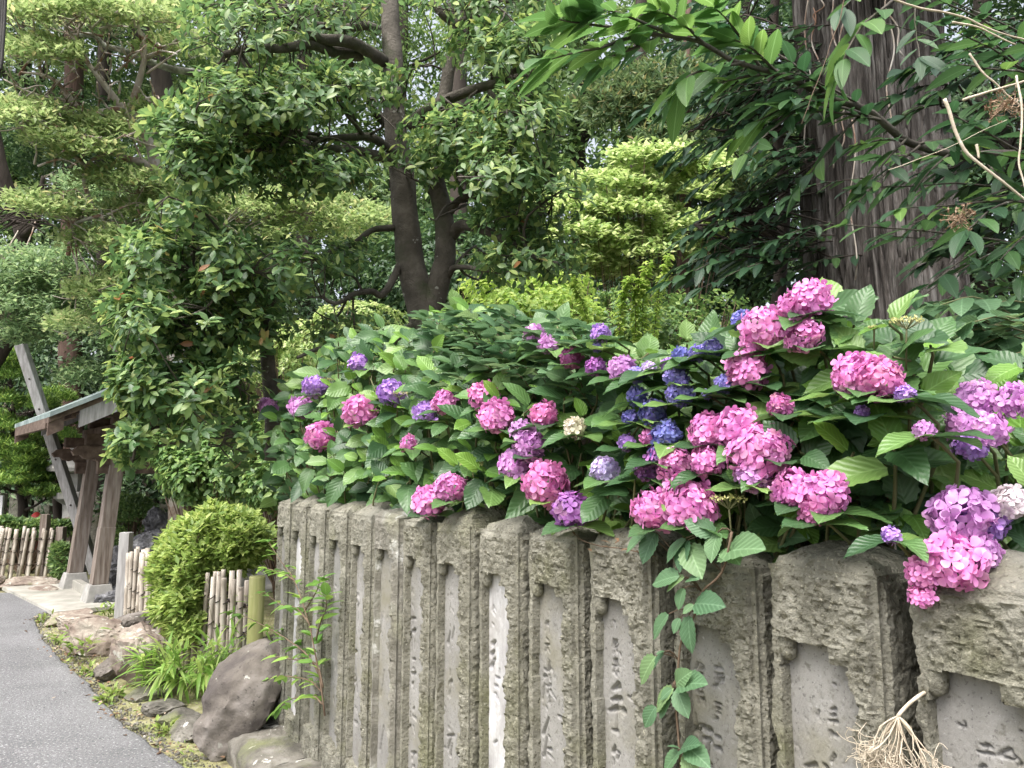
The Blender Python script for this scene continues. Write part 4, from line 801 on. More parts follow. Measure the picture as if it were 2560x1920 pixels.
# carved cloud-shaped beam noses
def nose(a, c, z, L, sgn, mat='wood_dark'):
    prof = [(0, 0.10), (0.10, 0.13), (0.22, 0.11), (0.30, 0.13), (0.40, 0.11), (0.46, 0.04), (0.43, -0.02), (0.36, -0.01), (0.32, -0.06), (0.24, -0.08), (0.18, -0.06), (0.14, -0.12), (0.05, -0.15), (0, -0.15)]
    mb = MB(); mb.prism([PB(a - sgn * x * L, c - 0.05, z + y * L * 0.9) for x, y in prof], E1 * 0.10); mb.build('beam_nose', M[mat], pav, smooth=False, bevel=0.01)
nose(0.03, 0.0, 1.86, 0.95, 1); nose(0.05, 1.42, 1.86, 0.95, 1); nose(2.2, 0.0, 1.83, 1.1, -1)
# bracket blocks
for a, c in ((0.13, 0.05), (2.07, 0.05), (1.1, 0.05), (0.13, 1.37), (2.07, 1.37)):
    mb = MB(); 
    for (dz, hw, hh) in ((2.30, 0.10, 0.04), (2.37, 0.16, 0.03), (2.44, 0.08, 0.035)): mb.box(PB(a, c, dz), E2 * hw, E1 * hw * 0.8, ZU * hh)
    mb.build('bracket_block', M['wood_dark'], pav, smooth=False)
# roof: gable ends at c = -0.55 and 1.97, ridge along E1 at a = 1.1
def roof_z(a): x = abs(a - 1.1) / 1.97; return 3.32 - (3.32 - 2.19) * (x ** 0.9)
aa = np.linspace(-0.76, 3.0, 25)
def slab_profile(c0, c1, dz0, dz1, a_list=aa):
    mb = MB(); t = np.array([[PB(a, c, roof_z(a) + dz1) for c in (c0, c1)] for a in a_list]); b_ = np.array([[PB(a, c, roof_z(a) + dz0) for c in (c0, c1)] for a in a_list])
    mb.grid(t); mb.grid(b_[:, ::-1]); mb.grid(np.stack([t[:, 0], b_[:, 0]], 1)); mb.grid(np.stack([b_[:, 1], t[:, 1]], 1)); mb.grid(np.stack([b_[0], t[0]], 0)); mb.grid(np.stack([t[-1], b_[-1]], 0)); return mb
slab_profile(-0.66, 2.1, 0.02, 0.075).build('copper_roofing', M['copper'], pav, smooth=False)
slab_profile(-0.60, 2.04, -0.045, 0.018).build('roof_boarding', M['wood_dark'], pav, smooth=False)
for c in (-0.585, 1.95): 
    for sgn in (-1, 1):
        al = [a for a in aa if (a - 1.1) * sgn >= -0.001]; 
        if sgn < 0:
            al1 = [a for a in al if a < -0.45]; al2 = [a for a in al if a >= -0.5]
            slab_profile(c, c + 0.05, -0.20, -0.047, al1).build('bargeboard_tip', M['wood_dark'], pav, smooth=False); slab_profile(c - 0.012, c + 0.055, -0.25, -0.047, al2).build('bargeboard', M['wood_grey'], pav, smooth=False)
        else: slab_profile(c, c + 0.05, -0.25, -0.047, al).build('bargeboard', M['wood_dark'], pav, smooth=False)
for a in np.arange(-0.75, 3.0, 0.26):
    mb = MB(); mb.box(PB(a, 0.7, roof_z(a) - 0.08), E2 * 0.025, E1 * 1.2, ZU * 0.032); mb.build('rafter', M['wood_dark'], pav, smooth=False)
for (a, z0, z1) in ((1.1, 2.26, 3.1),):
    mb = MB(); mb.prism([PB(0.1, 0.0, 2.262), PB(2.1, 0.0, 2.262), PB(1.1, 0.0, 3.05)], E1 * 0.03); mb.prism([PB(0.1, 1.4, 2.262), PB(2.1, 1.4, 2.262), PB(1.1, 1.4, 3.05)], E1 * 0.03); mb.build('gable_wall', M['wood_dark'], pav, smooth=False)

# prop pole
mb = MB(); p0, p1 = P(205, 1330, 10.9), P(52, 862, 10.4); p0 = p0 + (p0 - p1) * 0.22; d = N3(p1 - p0); n = N3(np.cross(d, [0, 1, 0])); mb.box((p0 + p1) / 2, (p1 - p0) / 2, n * 0.068, np.cross(n, d) * 0.06)
o = mb.build('prop_pole', M['wood_grey'], None, smooth=False, bevel=0.008); tag(o, 'long grey timber prop leaning beside the pavilion to hold up a tree limb', 'prop pole')
for t in (0.12, 0.3, 0.5, 0.72, 0.85):
    mb = MB(); c = p0 + (p1 - p0) * t - np.cross(n, d) * 0.0 ; c = c + np.array([0, -0.062, 0]); mb.tube([c, c + np.array([0, -0.006, 0])], 0.014, 8); b = mb.build('hole_disc', M['rope'], None); b.parent = o  # dark discs on the face stand for the timber's shaded holes

# ------------------------------------------------------------------ stone lantern, hydrant, sign edge
def lathe(mb, c, prof, seg=6, rot=0.3):
    a = np.linspace(0, 2 * PI, seg, endpoint=False) + rot; n = len(prof)
    V = np.array([[c + np.array([r * math.cos(t), r * math.sin(t), z]) for t in a] for r, z in prof]); V = np.concatenate([V, V[:, :1]], 1); mb.grid(V)
Lc = P(178, 1300, 12.4); Lc[2] = 0.0
lan = empty('stone_lantern', Lc, 'pale stone lantern standing behind the pavilion posts', 'stone lantern')
mb = MB(); lathe(mb, Lc, [(0.34, 0), (0.34, 0.25), (0.26, 0.3)], 6); mb.build('lantern_base', M['lantern'], lan, smooth=False)
mb = MB(); lathe(mb, Lc, [(0.15, 0.3), (0.135, 0.7), (0.17, 0.72), (0.17, 0.78), (0.135, 0.8), (0.15, 1.1)], 12); mb.build('shaft', M['lantern'], lan)
mb = MB(); lathe(mb, Lc, [(0.15, 1.1), (0.29, 1.2), (0.30, 1.3), (0.22, 1.32)], 6); mb.build('platform', M['lantern'], lan, smooth=False)
mb = MB(); lathe(mb, Lc, [(0.18, 1.32), (0.18, 1.62)], 6); mb.build('fire_box', M['lantern'], lan, smooth=False)
mb = MB(); lathe(mb, Lc, [(0.1, 1.62), (0.42, 1.66), (0.44, 1.72), (0.2, 1.9), (0.07, 1.98), (0.1, 2.06), (0.02, 2.2)], 6); mb.build('lantern_roof', M['lantern'], lan, smooth=False)
Hc = P(90, 1306, 12.3)
hy = empty('fire_hydrant', (Hc[0], Hc[1], Hc[2] - 0.25), 'small red hydrant showing above the far bamboo fence', 'hydrant')
hb = Hc - (0, 0, 0.3)
mb = MB(); lathe(mb, hb, [(0.07, -0.4), (0.07, 0.34), (0.085, 0.34), (0.085, 0.38)], 14); mb.build('barrel', M['red'], hy)
mb = MB(); lathe(mb, hb, [(0.085, 0.38), (0.07, 0.43), (0.035, 0.46), (0.02, 0.475)], 14); mb.build('cap', M['red'], hy)
mb = MB(); mb.tube([hb + (-0.18, -0.01, 0.29), hb + (0, 0, 0.29)], 0.045, 10); mb.build('outlet', M['red'], hy)
# grey lantern-like post right of the pavilion and pale board at the left edge
mb = MB(); c = P(2, 1275, 12.2); mb.box(c, (0.03, 0, 0), (0, 0.02, 0), (0, 0, 0.24)); c2 = c + (0, 0, -0.5); mb.box(c2 + (0, 0, -0.1), (0.015, 0, 0), (0, 0.015, 0), (0, 0, 0.36)); o = mb.build('notice_board', M['white'], None, smooth=False); tag(o, 'edge of a white notice board at the left picture edge above the far fence', 'notice board')

# far dark stone fence
far = empty('stone_fence', P(80, 1300, 15.5) * (1, 1, 0), 'dark stone pillar fence beyond the far bamboo fence', 'stone fence')
for k in range(16):
    c = P(-260 + k * 62, 1275, 15.6 + 0.04 * k); x, y = c[0], c[1]
    mb = MB(); mb.box((x, y, 0.62), (0.17, 0, 0), (0, 0.12, 0), (0, 0, 0.58)); mb.box((x, y, 1.22), (0.14, 0, 0), (0, 0.09, 0), (0, 0, 0.03)); mb.build('pillar', M['stone'], far, smooth=False, bevel=0.02)

# ------------------------------------------------------------------ bamboo fences
def bamboo_stake(mb, p, h, r, lean, seed):
    rg = np.random.default_rng(seed); z = 0; pts = []; rad = []; L = h; nn = rg.uniform(0.20, 0.28); t = rg.uniform(0, nn)
    zs = [0]; 
    while t < L: zs += [t - 0.012, t, t + 0.012]; t += nn
    zs = [q for q in zs if 0 <= q <= L] + [L]; zs = sorted(set(zs))
    for q in zs: pts.append(p + np.array([lean[0] * q / h, lean[1] * q / h, q])); 
    rad = [r * (1.13 if any(abs(((q - zs[1 if len(zs) > 1 else 0] - 0.012) % nn)) < 0.004 for _ in (0,)) else 1.0) for q in zs]
    mb.tube(np.array(pts), np.array(rad), 8)
def bamboo_fence(name_label, path, h, r, gap, rails, mat, lean=0.03, group=None, seed=0, post=True):
    rg = np.random.default_rng(seed); path = np.array(path); root = empty('bamboo_fence', path.mean(0), name_label, 'bamboo fence', group)
    seglen = np.linalg.norm(np.diff(path, axis=0), axis=1); tot = seglen.sum(); n = int(tot / gap); cum = np.concatenate([[0], np.cumsum(seglen)])
    at = lambda s: np.array([np.interp(s, cum, path[:, c]) for c in range(3)])
    d = N3(path[-1] - path[0]); nrm = np.array([-d[1], d[0], 0])
    for k in range(n):
        s = (k + 0.5) * tot / n + rg.normal(0, 0.006); side = 1 if k % 2 else -1
        p = at(s) + nrm * (r + 0.011) * side; mb = MB(); hh = h * rg.uniform(0.93, 1.04) * (1 if k % 2 else 0.95)
        bamboo_stake(mb, p, hh, r * rg.uniform(0.85, 1.15), (lean + rg.normal(0, 0.02), rg.normal(0, 0.01)), seed * 100 + k)
        mb.build('bamboo_stake', M[mat], root)
    for z in rails:
        pts = np.array([at(s) + (0, 0, z * h) for s in np.linspace(0, tot, 6)]); mb = MB(); mb.tube(pts, 0.009, 6); mb.build('rail', M['wood_dark'], root)
        mb = MB()
        for k in range(n):
            s = (k + 0.5) * tot / n; c = at(s) + (lean * z, 0, z * h + rg.normal(0, 0.005)); a = np.linspace(0, 2 * PI, 9); side = 1 if k % 2 else -1
            ring = c + nrm * (r + 0.011) * side + (r + 0.005) * (np.cos(a)[:, None] * d + np.sin(a)[:, None] * nrm) + np.sin(a)[:, None] * (0, 0, 0.016); mb.tube(ring, 0.0045, 4, cap=False)
        mb.build('rope_ties', M['rope'], root, kind='stuff')
    return root
def post_round(label, p, h, r, mat, cat='post'):
    mb = MB(); mb.tube(np.array([p, p + (0, 0, h * 0.5), p + (0, 0, h - 0.008), p + (0, 0, h)]), [r * 1.03, r, r, r * 0.96], 20); o = mb.build('fence_post', M[mat], None); return tag(o, label, cat)
fA = G(318, 1560); fA2 = G(400, 1590); fB0 = G(500, 1668); fB = G(632, 1735)
bamboo_fence('weathered bamboo stake fence by the yellow-green bush, tied with black cord', [fA, (fA + fB0) / 2, fB0, fB], 0.84, 0.021, 0.074, (0.25, 0.48, 0.72), 'bamboo', 0.0, seed=3)
post_round('thick fresh green bamboo post between the bush and the stone wall', P(636, 1620, 5.15) * (1, 1, 0), EYE - (1432 - 1184) / FPX * 5.15, 0.054, 'bamboo_green')
mb = MB(); c = fA + (-0.06, -0.02, 0); mb.box(c + (0, 0, 0.49), (0.055, 0, 0), (0, 0.05, 0), (0, 0, 0.49)); tag(mb.build('fence_post', M['wood_grey'], None, smooth=False, bevel=0.006), 'square grey wooden post at the left end of the nearer bamboo fence', 'post')
mb = MB(); c = P(562, 1500, 6.9); c[2] = 0; mb.box(c + (0, 0, 0.37), (0.05, 0, 0), (0, 0.05, 0), (0, 0, 0.37)); tag(mb.build('fence_post', M['wood_dark'], None, smooth=False, bevel=0.006), 'short brown post behind the bamboo stakes under the yellow-green bush', 'post')
q0, q1 = P(-320, 1420, 11.2), P(132, 1437, 11.3); q0[2] = q1[2] = 0.02
bamboo_fence('far bamboo stake fence left of the pavilion, its stakes leaning', [q0, q1], 0.80, 0.023, 0.064, (0.28, 0.52, 0.76), 'bamboo', 0.07, seed=5)
for (px, dx, hh, lab) in ((103, 0.25, 0.98, 'square wooden post rising behind the far bamboo fence'), (145, 0.0, 0.80, 'square wooden post ending the far bamboo fence'), (165, 0.5, 0.92, 'brown post behind the end of the far bamboo fence')):
    c = P(px, 1437, 11.35 + dx); c[2] = 0; mb = MB(); mb.box(c + (0, 0, hh / 2), (0.055, 0, 0), (0, 0.055, 0), (0, 0, hh / 2)); tag(mb.build('fence_post', M['wood'], None, smooth=False, bevel=0.006), lab, 'post')

# ------------------------------------------------------------------ rocks
ico_cache = {}
def ico(n):
    if n not in ico_cache:
        import bmesh
        bm = bmesh.new(); bmesh.ops.create_icosphere(bm, subdivisions=n, radius=1); V = np.array([v.co[:] for v in bm.verts]); F = np.array([[v.index for v in f.verts] for f in bm.faces]); bm.free(); ico_cache[n] = (V, F)
    return ico_cache[n]
def rock(label, px, py, dep, wpx, hpx, mat='rock2', seed=0, depth_m=None, zb=-0.05, rot=0.0, sub=5, facet=1.0, cat='rock', group=None, name='rock', craggy=0.10):
    """px,py: bottom centre in the photograph; wpx,hpx width and height"""
    V, F = ico(sub); c = P(px, py, dep); hw = wpx / 2 * dep / FPX; hh = hpx * dep / FPX; dm = depth_m or hw * 0.9
    rg = np.random.default_rng(seed); W = V.copy()
    for k in range(int(15 * facet)):
        n = N3(rg.normal(size=3)); lim = rg.uniform(0.5, 0.86); q = W @ n; W = W - np.maximum(0, q - lim)[:, None] * n
    W = W * (1 + 0.14 * fbm(W * 1.5 + seed, 3)[:, None] + 0.10 * fbm(W * 6 + seed, 4, 0, True)[:, None] + craggy * fbm(W * 4 + seed, 4, 0, True)[:, None] * 0.5)
    ca, sa = math.cos(rot), math.sin(rot)
    x, z = W[:, 0] * ca - W[:, 2] * sa, W[:, 0] * sa + W[:, 2] * ca
    W = np.stack([x * hw, W[:, 1] * dm, z * hh * 0.55 + hh * 0.45], -1); base = np.array([c[0], c[1], min(c[2], c[2])]) + (0, 0, zb)
    mb = MB(); mb.add(W + base, F); o = mb.build(name, M[mat], None, sharp=32)
    o.location = Vector(base); 
    co = np.empty(len(W) * 3, np.float32); o.data.vertices.foreach_get('co', co); co = co.reshape(-1, 3) - base; o.data.vertices.foreach_set('co', co.astype(np.float32).ravel()); o.data.update()
    return tag(o, label, cat, group)
# the big leaning boulder at the end of the wall
V, F = ico(5); pr = [(510, 1868), (495, 1790), (505, 1715), (548, 1665), (600, 1628), (655, 1608), (700, 1640), (700, 1760), (640, 1850), (560, 1900)]
bc = P(598, 1768, 4.45); bd = bc.copy(); W = V.copy(); rg = np.random.default_rng(5)
for k in range(14):
    n = N3(rg.normal(size=3)); q = W @ n; W = W - np.maximum(0, q - rg.uniform(0.66, 0.9))[:, None] * n
x, y, z = W[:, 0], W[:, 1], W[:, 2]; ang = math.radians(-32); x2 = x * math.cos(ang) - z * math.sin(ang) * 1.0; 
W = np.stack([(x * 0.26 + z * 0.07), y * 0.22 + z * 0.05, np.where(z > 0, z * 0.34, z * 0.34) + x * 0.05], -1); W = W * (1 + 0.10 * fbm(W * 5, 4, 3)[:, None]) * 1.06 + 0.03 * fbm(W * 9, 5, 8, True)[:, None] * N3(W)
mb = MB(); mb.add(W + bc, F); tag(mb.build('boulder', M['rock'], None, sharp=35), 'large dark boulder with white lichen spots leaning at the end of the wall', 'boulder')
ROCKS = [
 (262, 1740, 5.55, 0, 0, 'rock2', '', 0)]
RK = [
 ('low flat rock nearest the concrete slab beside the road', 205, 1580, 7.3, 130, 36, 'rock2', 1), ('reddish rock under the first bamboo stakes', 185, 1560, 7.6, 90, 30, 'rock2', 2),
 ('pale flat-topped rock in the middle of the verge row', 248, 1630, 6.6, 120, 62, 'rock2', 3), ('dark purplish rock behind the pale flat-topped one', 320, 1612, 6.9, 110, 66, 'rock', 4),
 ('brown angular rock under the bamboo grass, largest of the row', 345, 1712, 5.75, 130, 100, 'rock2', 5), ('low rock with mossy face left of the brown angular one', 280, 1690, 5.9, 70, 44, 'rock', 6),
 ('pale ledge rock above the brown angular one', 355, 1632, 6.4, 110, 34, 'rock2', 7), ('small dark rock behind the bamboo grass foot', 405, 1712, 5.7, 60, 50, 'rock', 8)]
for (lb, px, py, dep, w_, h_, mt, sd_) in RK:
    g = G(px, py); rock(lb, px, py, g[1], w_ * 1.3, h_ * 1.6, mt, sd_, depth_m=0.24, group='rocks along the verge')
EK = [('long flat edging stone beneath the brown angular rock', 375, 1742, 100, 34, 11), ('pale edging stone second in the row towards the boulder', 415, 1775, 95, 34, 12), ('edging stone with a split top beside the fallen leaves', 455, 1805, 90, 36, 13), ('last edging stone touching the big boulder', 487, 1838, 80, 42, 14)]
for (lb, px, py, w_, h_, sd_) in EK:
    g = G(px, py); rock(lb, px, py, g[1], w_ * 1.3, h_ * 1.5, 'kerb', sd_, depth_m=0.20, facet=1.6, cat='edging stone', name='edging_stone', group='edging stones along the verge', craggy=0.05)
FR = [('wide flat rock at the foot of the far bamboo fence', 60, 1470, 11.0, 170, 34, 21), ('flat rock left of the concrete slab', 105, 1484, 10.3, 110, 26, 22), ('low rock under the left end of the far fence', -20, 1462, 11.0, 90, 30, 23), ('small rock between far fence and pavilion base', 160, 1462, 11.0, 60, 26, 24)]
for (lb, px, py, dep, w_, h_, sd_) in FR: rock(lb, px, py, G(px, py)[1], w_, h_, 'rock2', sd_, depth_m=0.3, group='rocks below the far fence')
GR = [('craggy blue-grey ornamental rock, upper one beside the pavilion', 395, 1330, 10.2, 60, 80, 31), ('craggy blue-grey ornamental rock leaning left above the stakes', 360, 1380, 9.6, 105, 75, 32), ('dark garden rock behind the pavilion post', 300, 1440, 9.9, 90, 100, 33), ('grey garden rock low between pavilion post and stakes', 290, 1500, 9.3, 70, 50, 34)]
for (lb, px, py, dep, w_, h_, sd_) in GR: rock(lb, px, py, dep, w_, h_, 'rock3', sd_, depth_m=0.3, zb=-0.1, group='ornamental rocks by the pavilion', craggy=0.35)
rock('low stone mound carrying the ornamental rocks', 345, 1470, 10.0, 190, 120, 'rock3', 40, depth_m=0.5, zb=-0.15, craggy=0.3)
# ------------------------------------------------------------------ low plants
def bush(label, blobs, tp, mat, size, k, cat='shrub', name='shrub', el=(0.5, 1.3), group=None, stems=True, base=None, shell=0.72, up=0.5, spread=0.01, twr=0.005, kind_child='foliage', gap=-0.28, gsc=2.6, pad=False):
    C, D = pad_points(blobs) if pad else blob_points(blobs, shell)
    keep = (C[:, 2] > 0.03) & (fbm(C * gsc, 2, 21) > gap); C, D = C[keep], D[keep]
    b = base if base is not None else np.array([C[:, 0].mean(), C[:, 1].mean(), 0.0])
    root = empty(name, b, label, cat, group); C = C + 0.25 * size * np.stack([fbm(C * 3, 2, 1), fbm(C * 3, 2, 2), fbm(C * 3, 2, 3)], -1) * 4
    pos, B, sc = rosettes(C, N3(D + (0, 0, up)), k, size, el, spread); cloud(kind_child, tp, pos, B, sc, mat, root)
    if stems:
        mb = MB()
        for i in RNG.permutation(len(C))[:60]:
            mb.tube(smooth_path(np.array([b + RNG.normal(0, 0.04, 3) * (1, 1, 0), b * 0.5 + C[i] * 0.5 + (0, 0, -0.05), C[i]]), 5), [0.012, twr], 4, cap=False)
        mb.build('stems', M['stem_brown'], root, kind='stuff')
    return root
bush('rounded bush with bright yellow-green sprigs overhanging the bamboo stakes', [(530, 1368, 6.75, 118, 80, 0.5, 900), (592, 1350, 6.7, 76, 66, 0.4, 420), (452, 1425, 6.55, 68, 76, 0.4, 520), (446, 1500, 6.45, 60, 72, 0.35, 420), (475, 1565, 6.4, 46, 46, 0.3, 200), (560, 1302, 6.8, 76, 28, 0.4, 200), (500, 1450, 6.7, 70, 80, 0.4, 260)], 'small', 'box', 0.085, 8, el=(0.3, 1.1), base=np.array([G(470, 1600)[0], 6.8, 0.0]), shell=0.5, up=1.0, spread=0.02, gap=-0.42, gsc=5)
bush('dark clipped shrub behind the pavilion posts', [(330, 1310, 11.2, 75, 75, 0.5, 2200)], 'small', 'mid', 0.06, 5)
bush('glossy low shrubs in a strip behind the far bamboo fence', [(0, 1316, 12.0, 90, 20, 0.4, 500), (90, 1318, 12.1, 70, 16, 0.4, 400), (150, 1320, 12.0, 50, 18, 0.3, 300)], 'wide', 'mid', 0.09, 5)
bush('feathery green weed clump at the end of the far bamboo fence', [(158, 1395, 11.0, 26, 45, 0.2, 260)], 'slim', 'mid', 0.10, 6)
bush('leafy shrub behind the yellow-green bush', [(500, 1180, 8.6, 110, 85, 0.7, 1000), (600, 1150, 8.4, 100, 110, 0.7, 1000), (440, 1130, 8.8, 70, 60, 0.5, 420), (520, 1080, 8.8, 120, 60, 0.5, 500), (690, 1200, 7.6, 70, 70, 0.4, 400)], 'ovate', 'shrub', 0.085, 5, el=(0.0, 0.7), spread=0.03)
# bamboo grass
def grass_clump(label, px, py, dep, rpx, hgt, n, L, tp='blade', mat='sasa', name='bamboo_grass', cat='bamboo grass'):
    c = G(px, py) if dep is None else P(px, py, dep) * (1, 1, 0); dep = c[1]; r = rpx * dep / FPX; root = empty(name, c, label, cat)
    a = RNG.random(n) * 2 * PI; q = np.sqrt(RNG.random(n)) * r; base = c + np.stack([np.cos(a) * q, np.sin(a) * q * 0.5, np.zeros(n)], -1); out = N3(base - c + (0, 0, 1e-4))
    mb = MB(); pos = []; ds = []
    for k in range(n):
        h = hgt * RNG.uniform(0.35, 1.0); tip = base[k] + out[k] * (1, 1, 0) * h * 0.35 + (0, 0, h); mb.tube(smooth_path(np.array([base[k], (base[k] + tip) / 2 + (0, 0, 0.02), tip]), 4), 0.0016, 3, cap=False)
        for m in range(4):
            t = RNG.uniform(0.4, 1); pos.append(base[k] + (tip - base[k]) * t); ds.append(out[k] * (1, 1, 0) * 0.5 + RNG.normal(0, 0.55, 3) + (0, 0, 0.35))
    pos, ds = np.array(pos), np.array(ds); B = basis(ds, np.tile([0, 0, 1.0], (len(ds), 1)) + RNG.normal(0, 0.2, (len(ds), 3))); sc = L * RNG.uniform(0.6, 1.15, len(ds))
    split_leaves(tp, mat, pos, B, sc, root, 250, 'blades'); mb.build('stems', M['stem'], root, kind='stuff')
grass_clump('clump of bright bamboo grass with long narrow blades beside the boulder', 462, 1740, None, 85, 0.42, 95, 0.20)
grass_clump('small tuft of narrow blades beside the green bamboo post', 590, 1640, 5.5, 30, 0.75, 14, 0.17)
for (px, py, h, lb) in ((200, 1655, 0.28, 'small upright yellow-green weed on the verge'), (215, 1690, 0.08, 'tiny weed near the road edge below the upright one'), (262, 1762, 0.07, 'tiny weed beside the lower road edge'), (108, 1555, 0.10, 'small tuft at the slab corner'), (285, 1745, 0.10, 'straggly weed before the edging stones'), (418, 1835, 0.10, 'small weed in front of the last edging stones'), (150, 1615, 0.12, 'thin weeds where the verge starts'), (262, 1545, 0.16, 'leafy weeds at the edge of the slab'), (230, 1630, 0.12, 'weeds between the verge rocks')):
    grass_clump(lb, px, py, None, 16, h, 9, 0.05 + h * 0.2, 'lance', 'weed', 'weed', 'weed')
# fallen leaves and tiny verge plants
n = 420; t = RNG.random(n); ex = np.interp(t, np.linspace(0, 1, len(Ef)), Ef[:, 0]); ey = np.interp(t, np.linspace(0, 1, len(Ef)), Ef[:, 1])
pos = np.stack([ex + RNG.exponential(0.3, n) - 0.05, ey + RNG.normal(0, 0.1, n), np.full(n, 0.03)], -1); pos = pos[pos[:, 1] > 2.4]; n = len(pos)
d = N3(RNG.normal(size=(n, 3)) * (1, 1, 0.15)); cloud('fallen_leaves', 'wide', pos, basis(d, np.tile([0, 0, 1.0], (n, 1)) + RNG.normal(0, 0.3, (n, 3))), RNG.uniform(0.02, 0.05, n), 'dry_leaf')
n = 1500; t = RNG.random(n); ex = np.interp(t, np.linspace(0, 1, len(Ef)), Ef[:, 0]); ey = np.interp(t, np.linspace(0, 1, len(Ef)), Ef[:, 1])
pos = np.stack([ex + RNG.uniform(0.03, 0.75, n), ey + RNG.normal(0, 0.1, n), np.full(n, 0.008)], -1); m_ = (vn(pos * 3.0, 8) > 0.0) & (pos[:, 1] > 2.4); pos = pos[m_]; n = len(pos)
d = N3(RNG.normal(size=(n, 3)) + (0, 0, 0.9)); cloud('ground_cover', 'slim', pos, basis(d, RNG.normal(size=(n, 3))), RNG.uniform(0.015, 0.045, n), 'weed')
# gravel crumbs along the asphalt edge
n = 2200; t = RNG.random(n); ex = np.interp(t, np.linspace(0, 1, len(Ef)), Ef[:, 0]); ey = np.interp(t, np.linspace(0, 1, len(Ef)), Ef[:, 1]); V, F = ico(1)
pos = np.stack([ex + np.abs(RNG.normal(0, 0.10, n)) + 0.0, ey + RNG.normal(0, 0.03, n), np.full(n, 0.006)], -1); sz = RNG.uniform(0.003, 0.012, n)
W = V[None] * sz[:, None, None] * RNG.uniform(0.6, 1.2, (n, 1, 3)) + pos[:, None]; o = link('gravel', mesh_np('gravel', W.reshape(-1, 3), (F[None] + (np.arange(n) * len(V))[:, None, None]).reshape(-1, 3), False), None, M['kerb']); o['kind'] = 'stuff'
for (px, py, s, lb) in ((528, 1877, 0.05, 'pinkish fallen leaf lying under the boulder'), (141, 1742, 0.035, 'pale leaf lying on the asphalt'), (482, 1832, 0.05, 'curled pale leaf beside the boulder'), (560, 1895, 0.05, 'brown leaf fallen against the kerb')):
    o = bpy.data.objects.new('fallen_leaf', leaf_mesh('ovate', 'dry_leaf')); COL.objects.link(o); p = G(px, py, 0.045); o.location = p.tolist(); o.rotation_euler = (0.15, 0.1, px); o.scale = (s, s, s); tag(o, lb, 'leaf')

# ------------------------------------------------------------------ tree builder
def make_tree(label, cat, base, limbs, C, D, tp, mat, size, k, bark, el=(0.0, 0.8), group=None, name='tree', twigs=500, twr=0.006, nobj=0, spread=0.02, seg=8, wob=0.1, bow=0.12, twig_nodes=None, up=0.5, crown='crown', centers=(), twigmat=None, gap=-0.3, gsc=1.7):
    """limbs: list of (world path, r0, r1); the first is the trunk"""
    root = empty(name, base, label, cat, group); nl0 = len(limbs)
    if len(C): kp = fbm(C * gsc, 2, 33) > gap; C, D = C[kp], D[kp]
    nd0 = np.concatenate([p[len(p) // 3:] for p, a, b in limbs]); limbs = list(limbs)
    for q in centers:
        c_ = P(q[0], q[1], q[2]) + RNG.normal(0, 0.05, 3); a_ = nd0[np.argmin(np.linalg.norm(nd0 - c_, axis=1) + 0.5 * (nd0[:, 2] > c_[2]))]
        if np.linalg.norm(c_ - a_) > 1.5: continue
        near_ = nd0[np.argsort(np.linalg.norm(nd0 - c_, axis=1))[:14]]
        for jj in range(2):
            a_ = near_[RNG.integers(0, len(near_))]
            e_ = c_ + RNG.normal(0, 1, 3) * (q[3], q[3] * 0.6, q[4]) * q[2] / FPX * 0.55; limbs.append((jitter(smooth_path(np.array([a_, (a_ + c_) / 2 + RNG.normal(0, 0.08, 3), c_ * 0.6 + e_ * 0.4, e_]), 10), 0.09, 2.0, jj), 0.013, 0.005))
    limb_mesh(root, 'trunk', limbs[:1], M[bark], max(seg, 12), wob)
    for lb in limbs[1:nl0]: limb_mesh(root, 'limb', [lb], M[bark], seg, wob)
    if len(limbs) > nl0: limb_mesh(root, 'branches', limbs[nl0:], M[twigmat or bark], 5, 0.05)['kind'] = 'stuff'
    nodes = np.concatenate([p[len(p) // 3:] for p, a, b in limbs]) if twig_nodes is None else twig_nodes
    if len(C):
        pos, B, sc = rosettes(C, N3(D + (0, 0, up)), k, size, el, spread)
        if nobj: split_leaves(tp, mat, pos, B, sc, root, nobj, crown)
        else: cloud(crown, tp, pos, B, sc, mat, root)
        if twigs: twig_mesh(root, C, nodes, M[twigmat or bark], twr, mx=twigs, bow=bow)
    return root
D0 = 6.0
# central glossy evergreen
tr = [path_px([(1078, 960, 6.0), (1072, 850, 6.0), (1060, 780, 6.0), (1035, 690, 6.0), (1012, 560, 6.0), (1005, 450, 6.0), (990, 330, 6.0), (985, 200, 6.05), (978, 60, 6.1), (975, -120, 6.2), (980, -400, 6.4)], 50)]
tr[0][0][2] = 0.2
limbs = [(jitter(tr[0], 0.02), 0.148, 0.07)]
L = lambda pts, r0, r1: limbs.append((jitter(path_px(pts), 0.025, 2.5, len(limbs)), r0, r1))
L([(1070, 800, 6.0), (1095, 720, 5.95), (1112, 640, 5.9), (1108, 540, 5.9), (1090, 440, 5.9), (1085, 350, 5.9), (1105, 250, 5.9), (1125, 160, 5.9), (1135, 60, 5.9), (1120, -60, 5.9)], 0.105, 0.04)
L([(1135, 60, 5.9), (1090, 20, 5.8), (1075, -30, 5.8)], 0.045, 0.02); L([(1135, 65, 5.9), (1190, 35, 5.8), (1225, 0, 5.8)], 0.04, 0.02)
L([(1030, 320, 6.0), (1060, 280, 5.9), (1150, 230, 5.7), (1230, 215, 5.5), (1300, 195, 5.3), (1360, 190, 5.1)], 0.06, 0.02); L([(1120, 245, 5.75), (1180, 222, 5.6), (1250, 200, 5.5), (1300, 165, 5.4), (1345, 150, 5.3)], 0.04, 0.015)
L([(1225, 230, 5.5), (1255, 260, 5.4), (1270, 300, 5.3)], 0.022, 0.01)
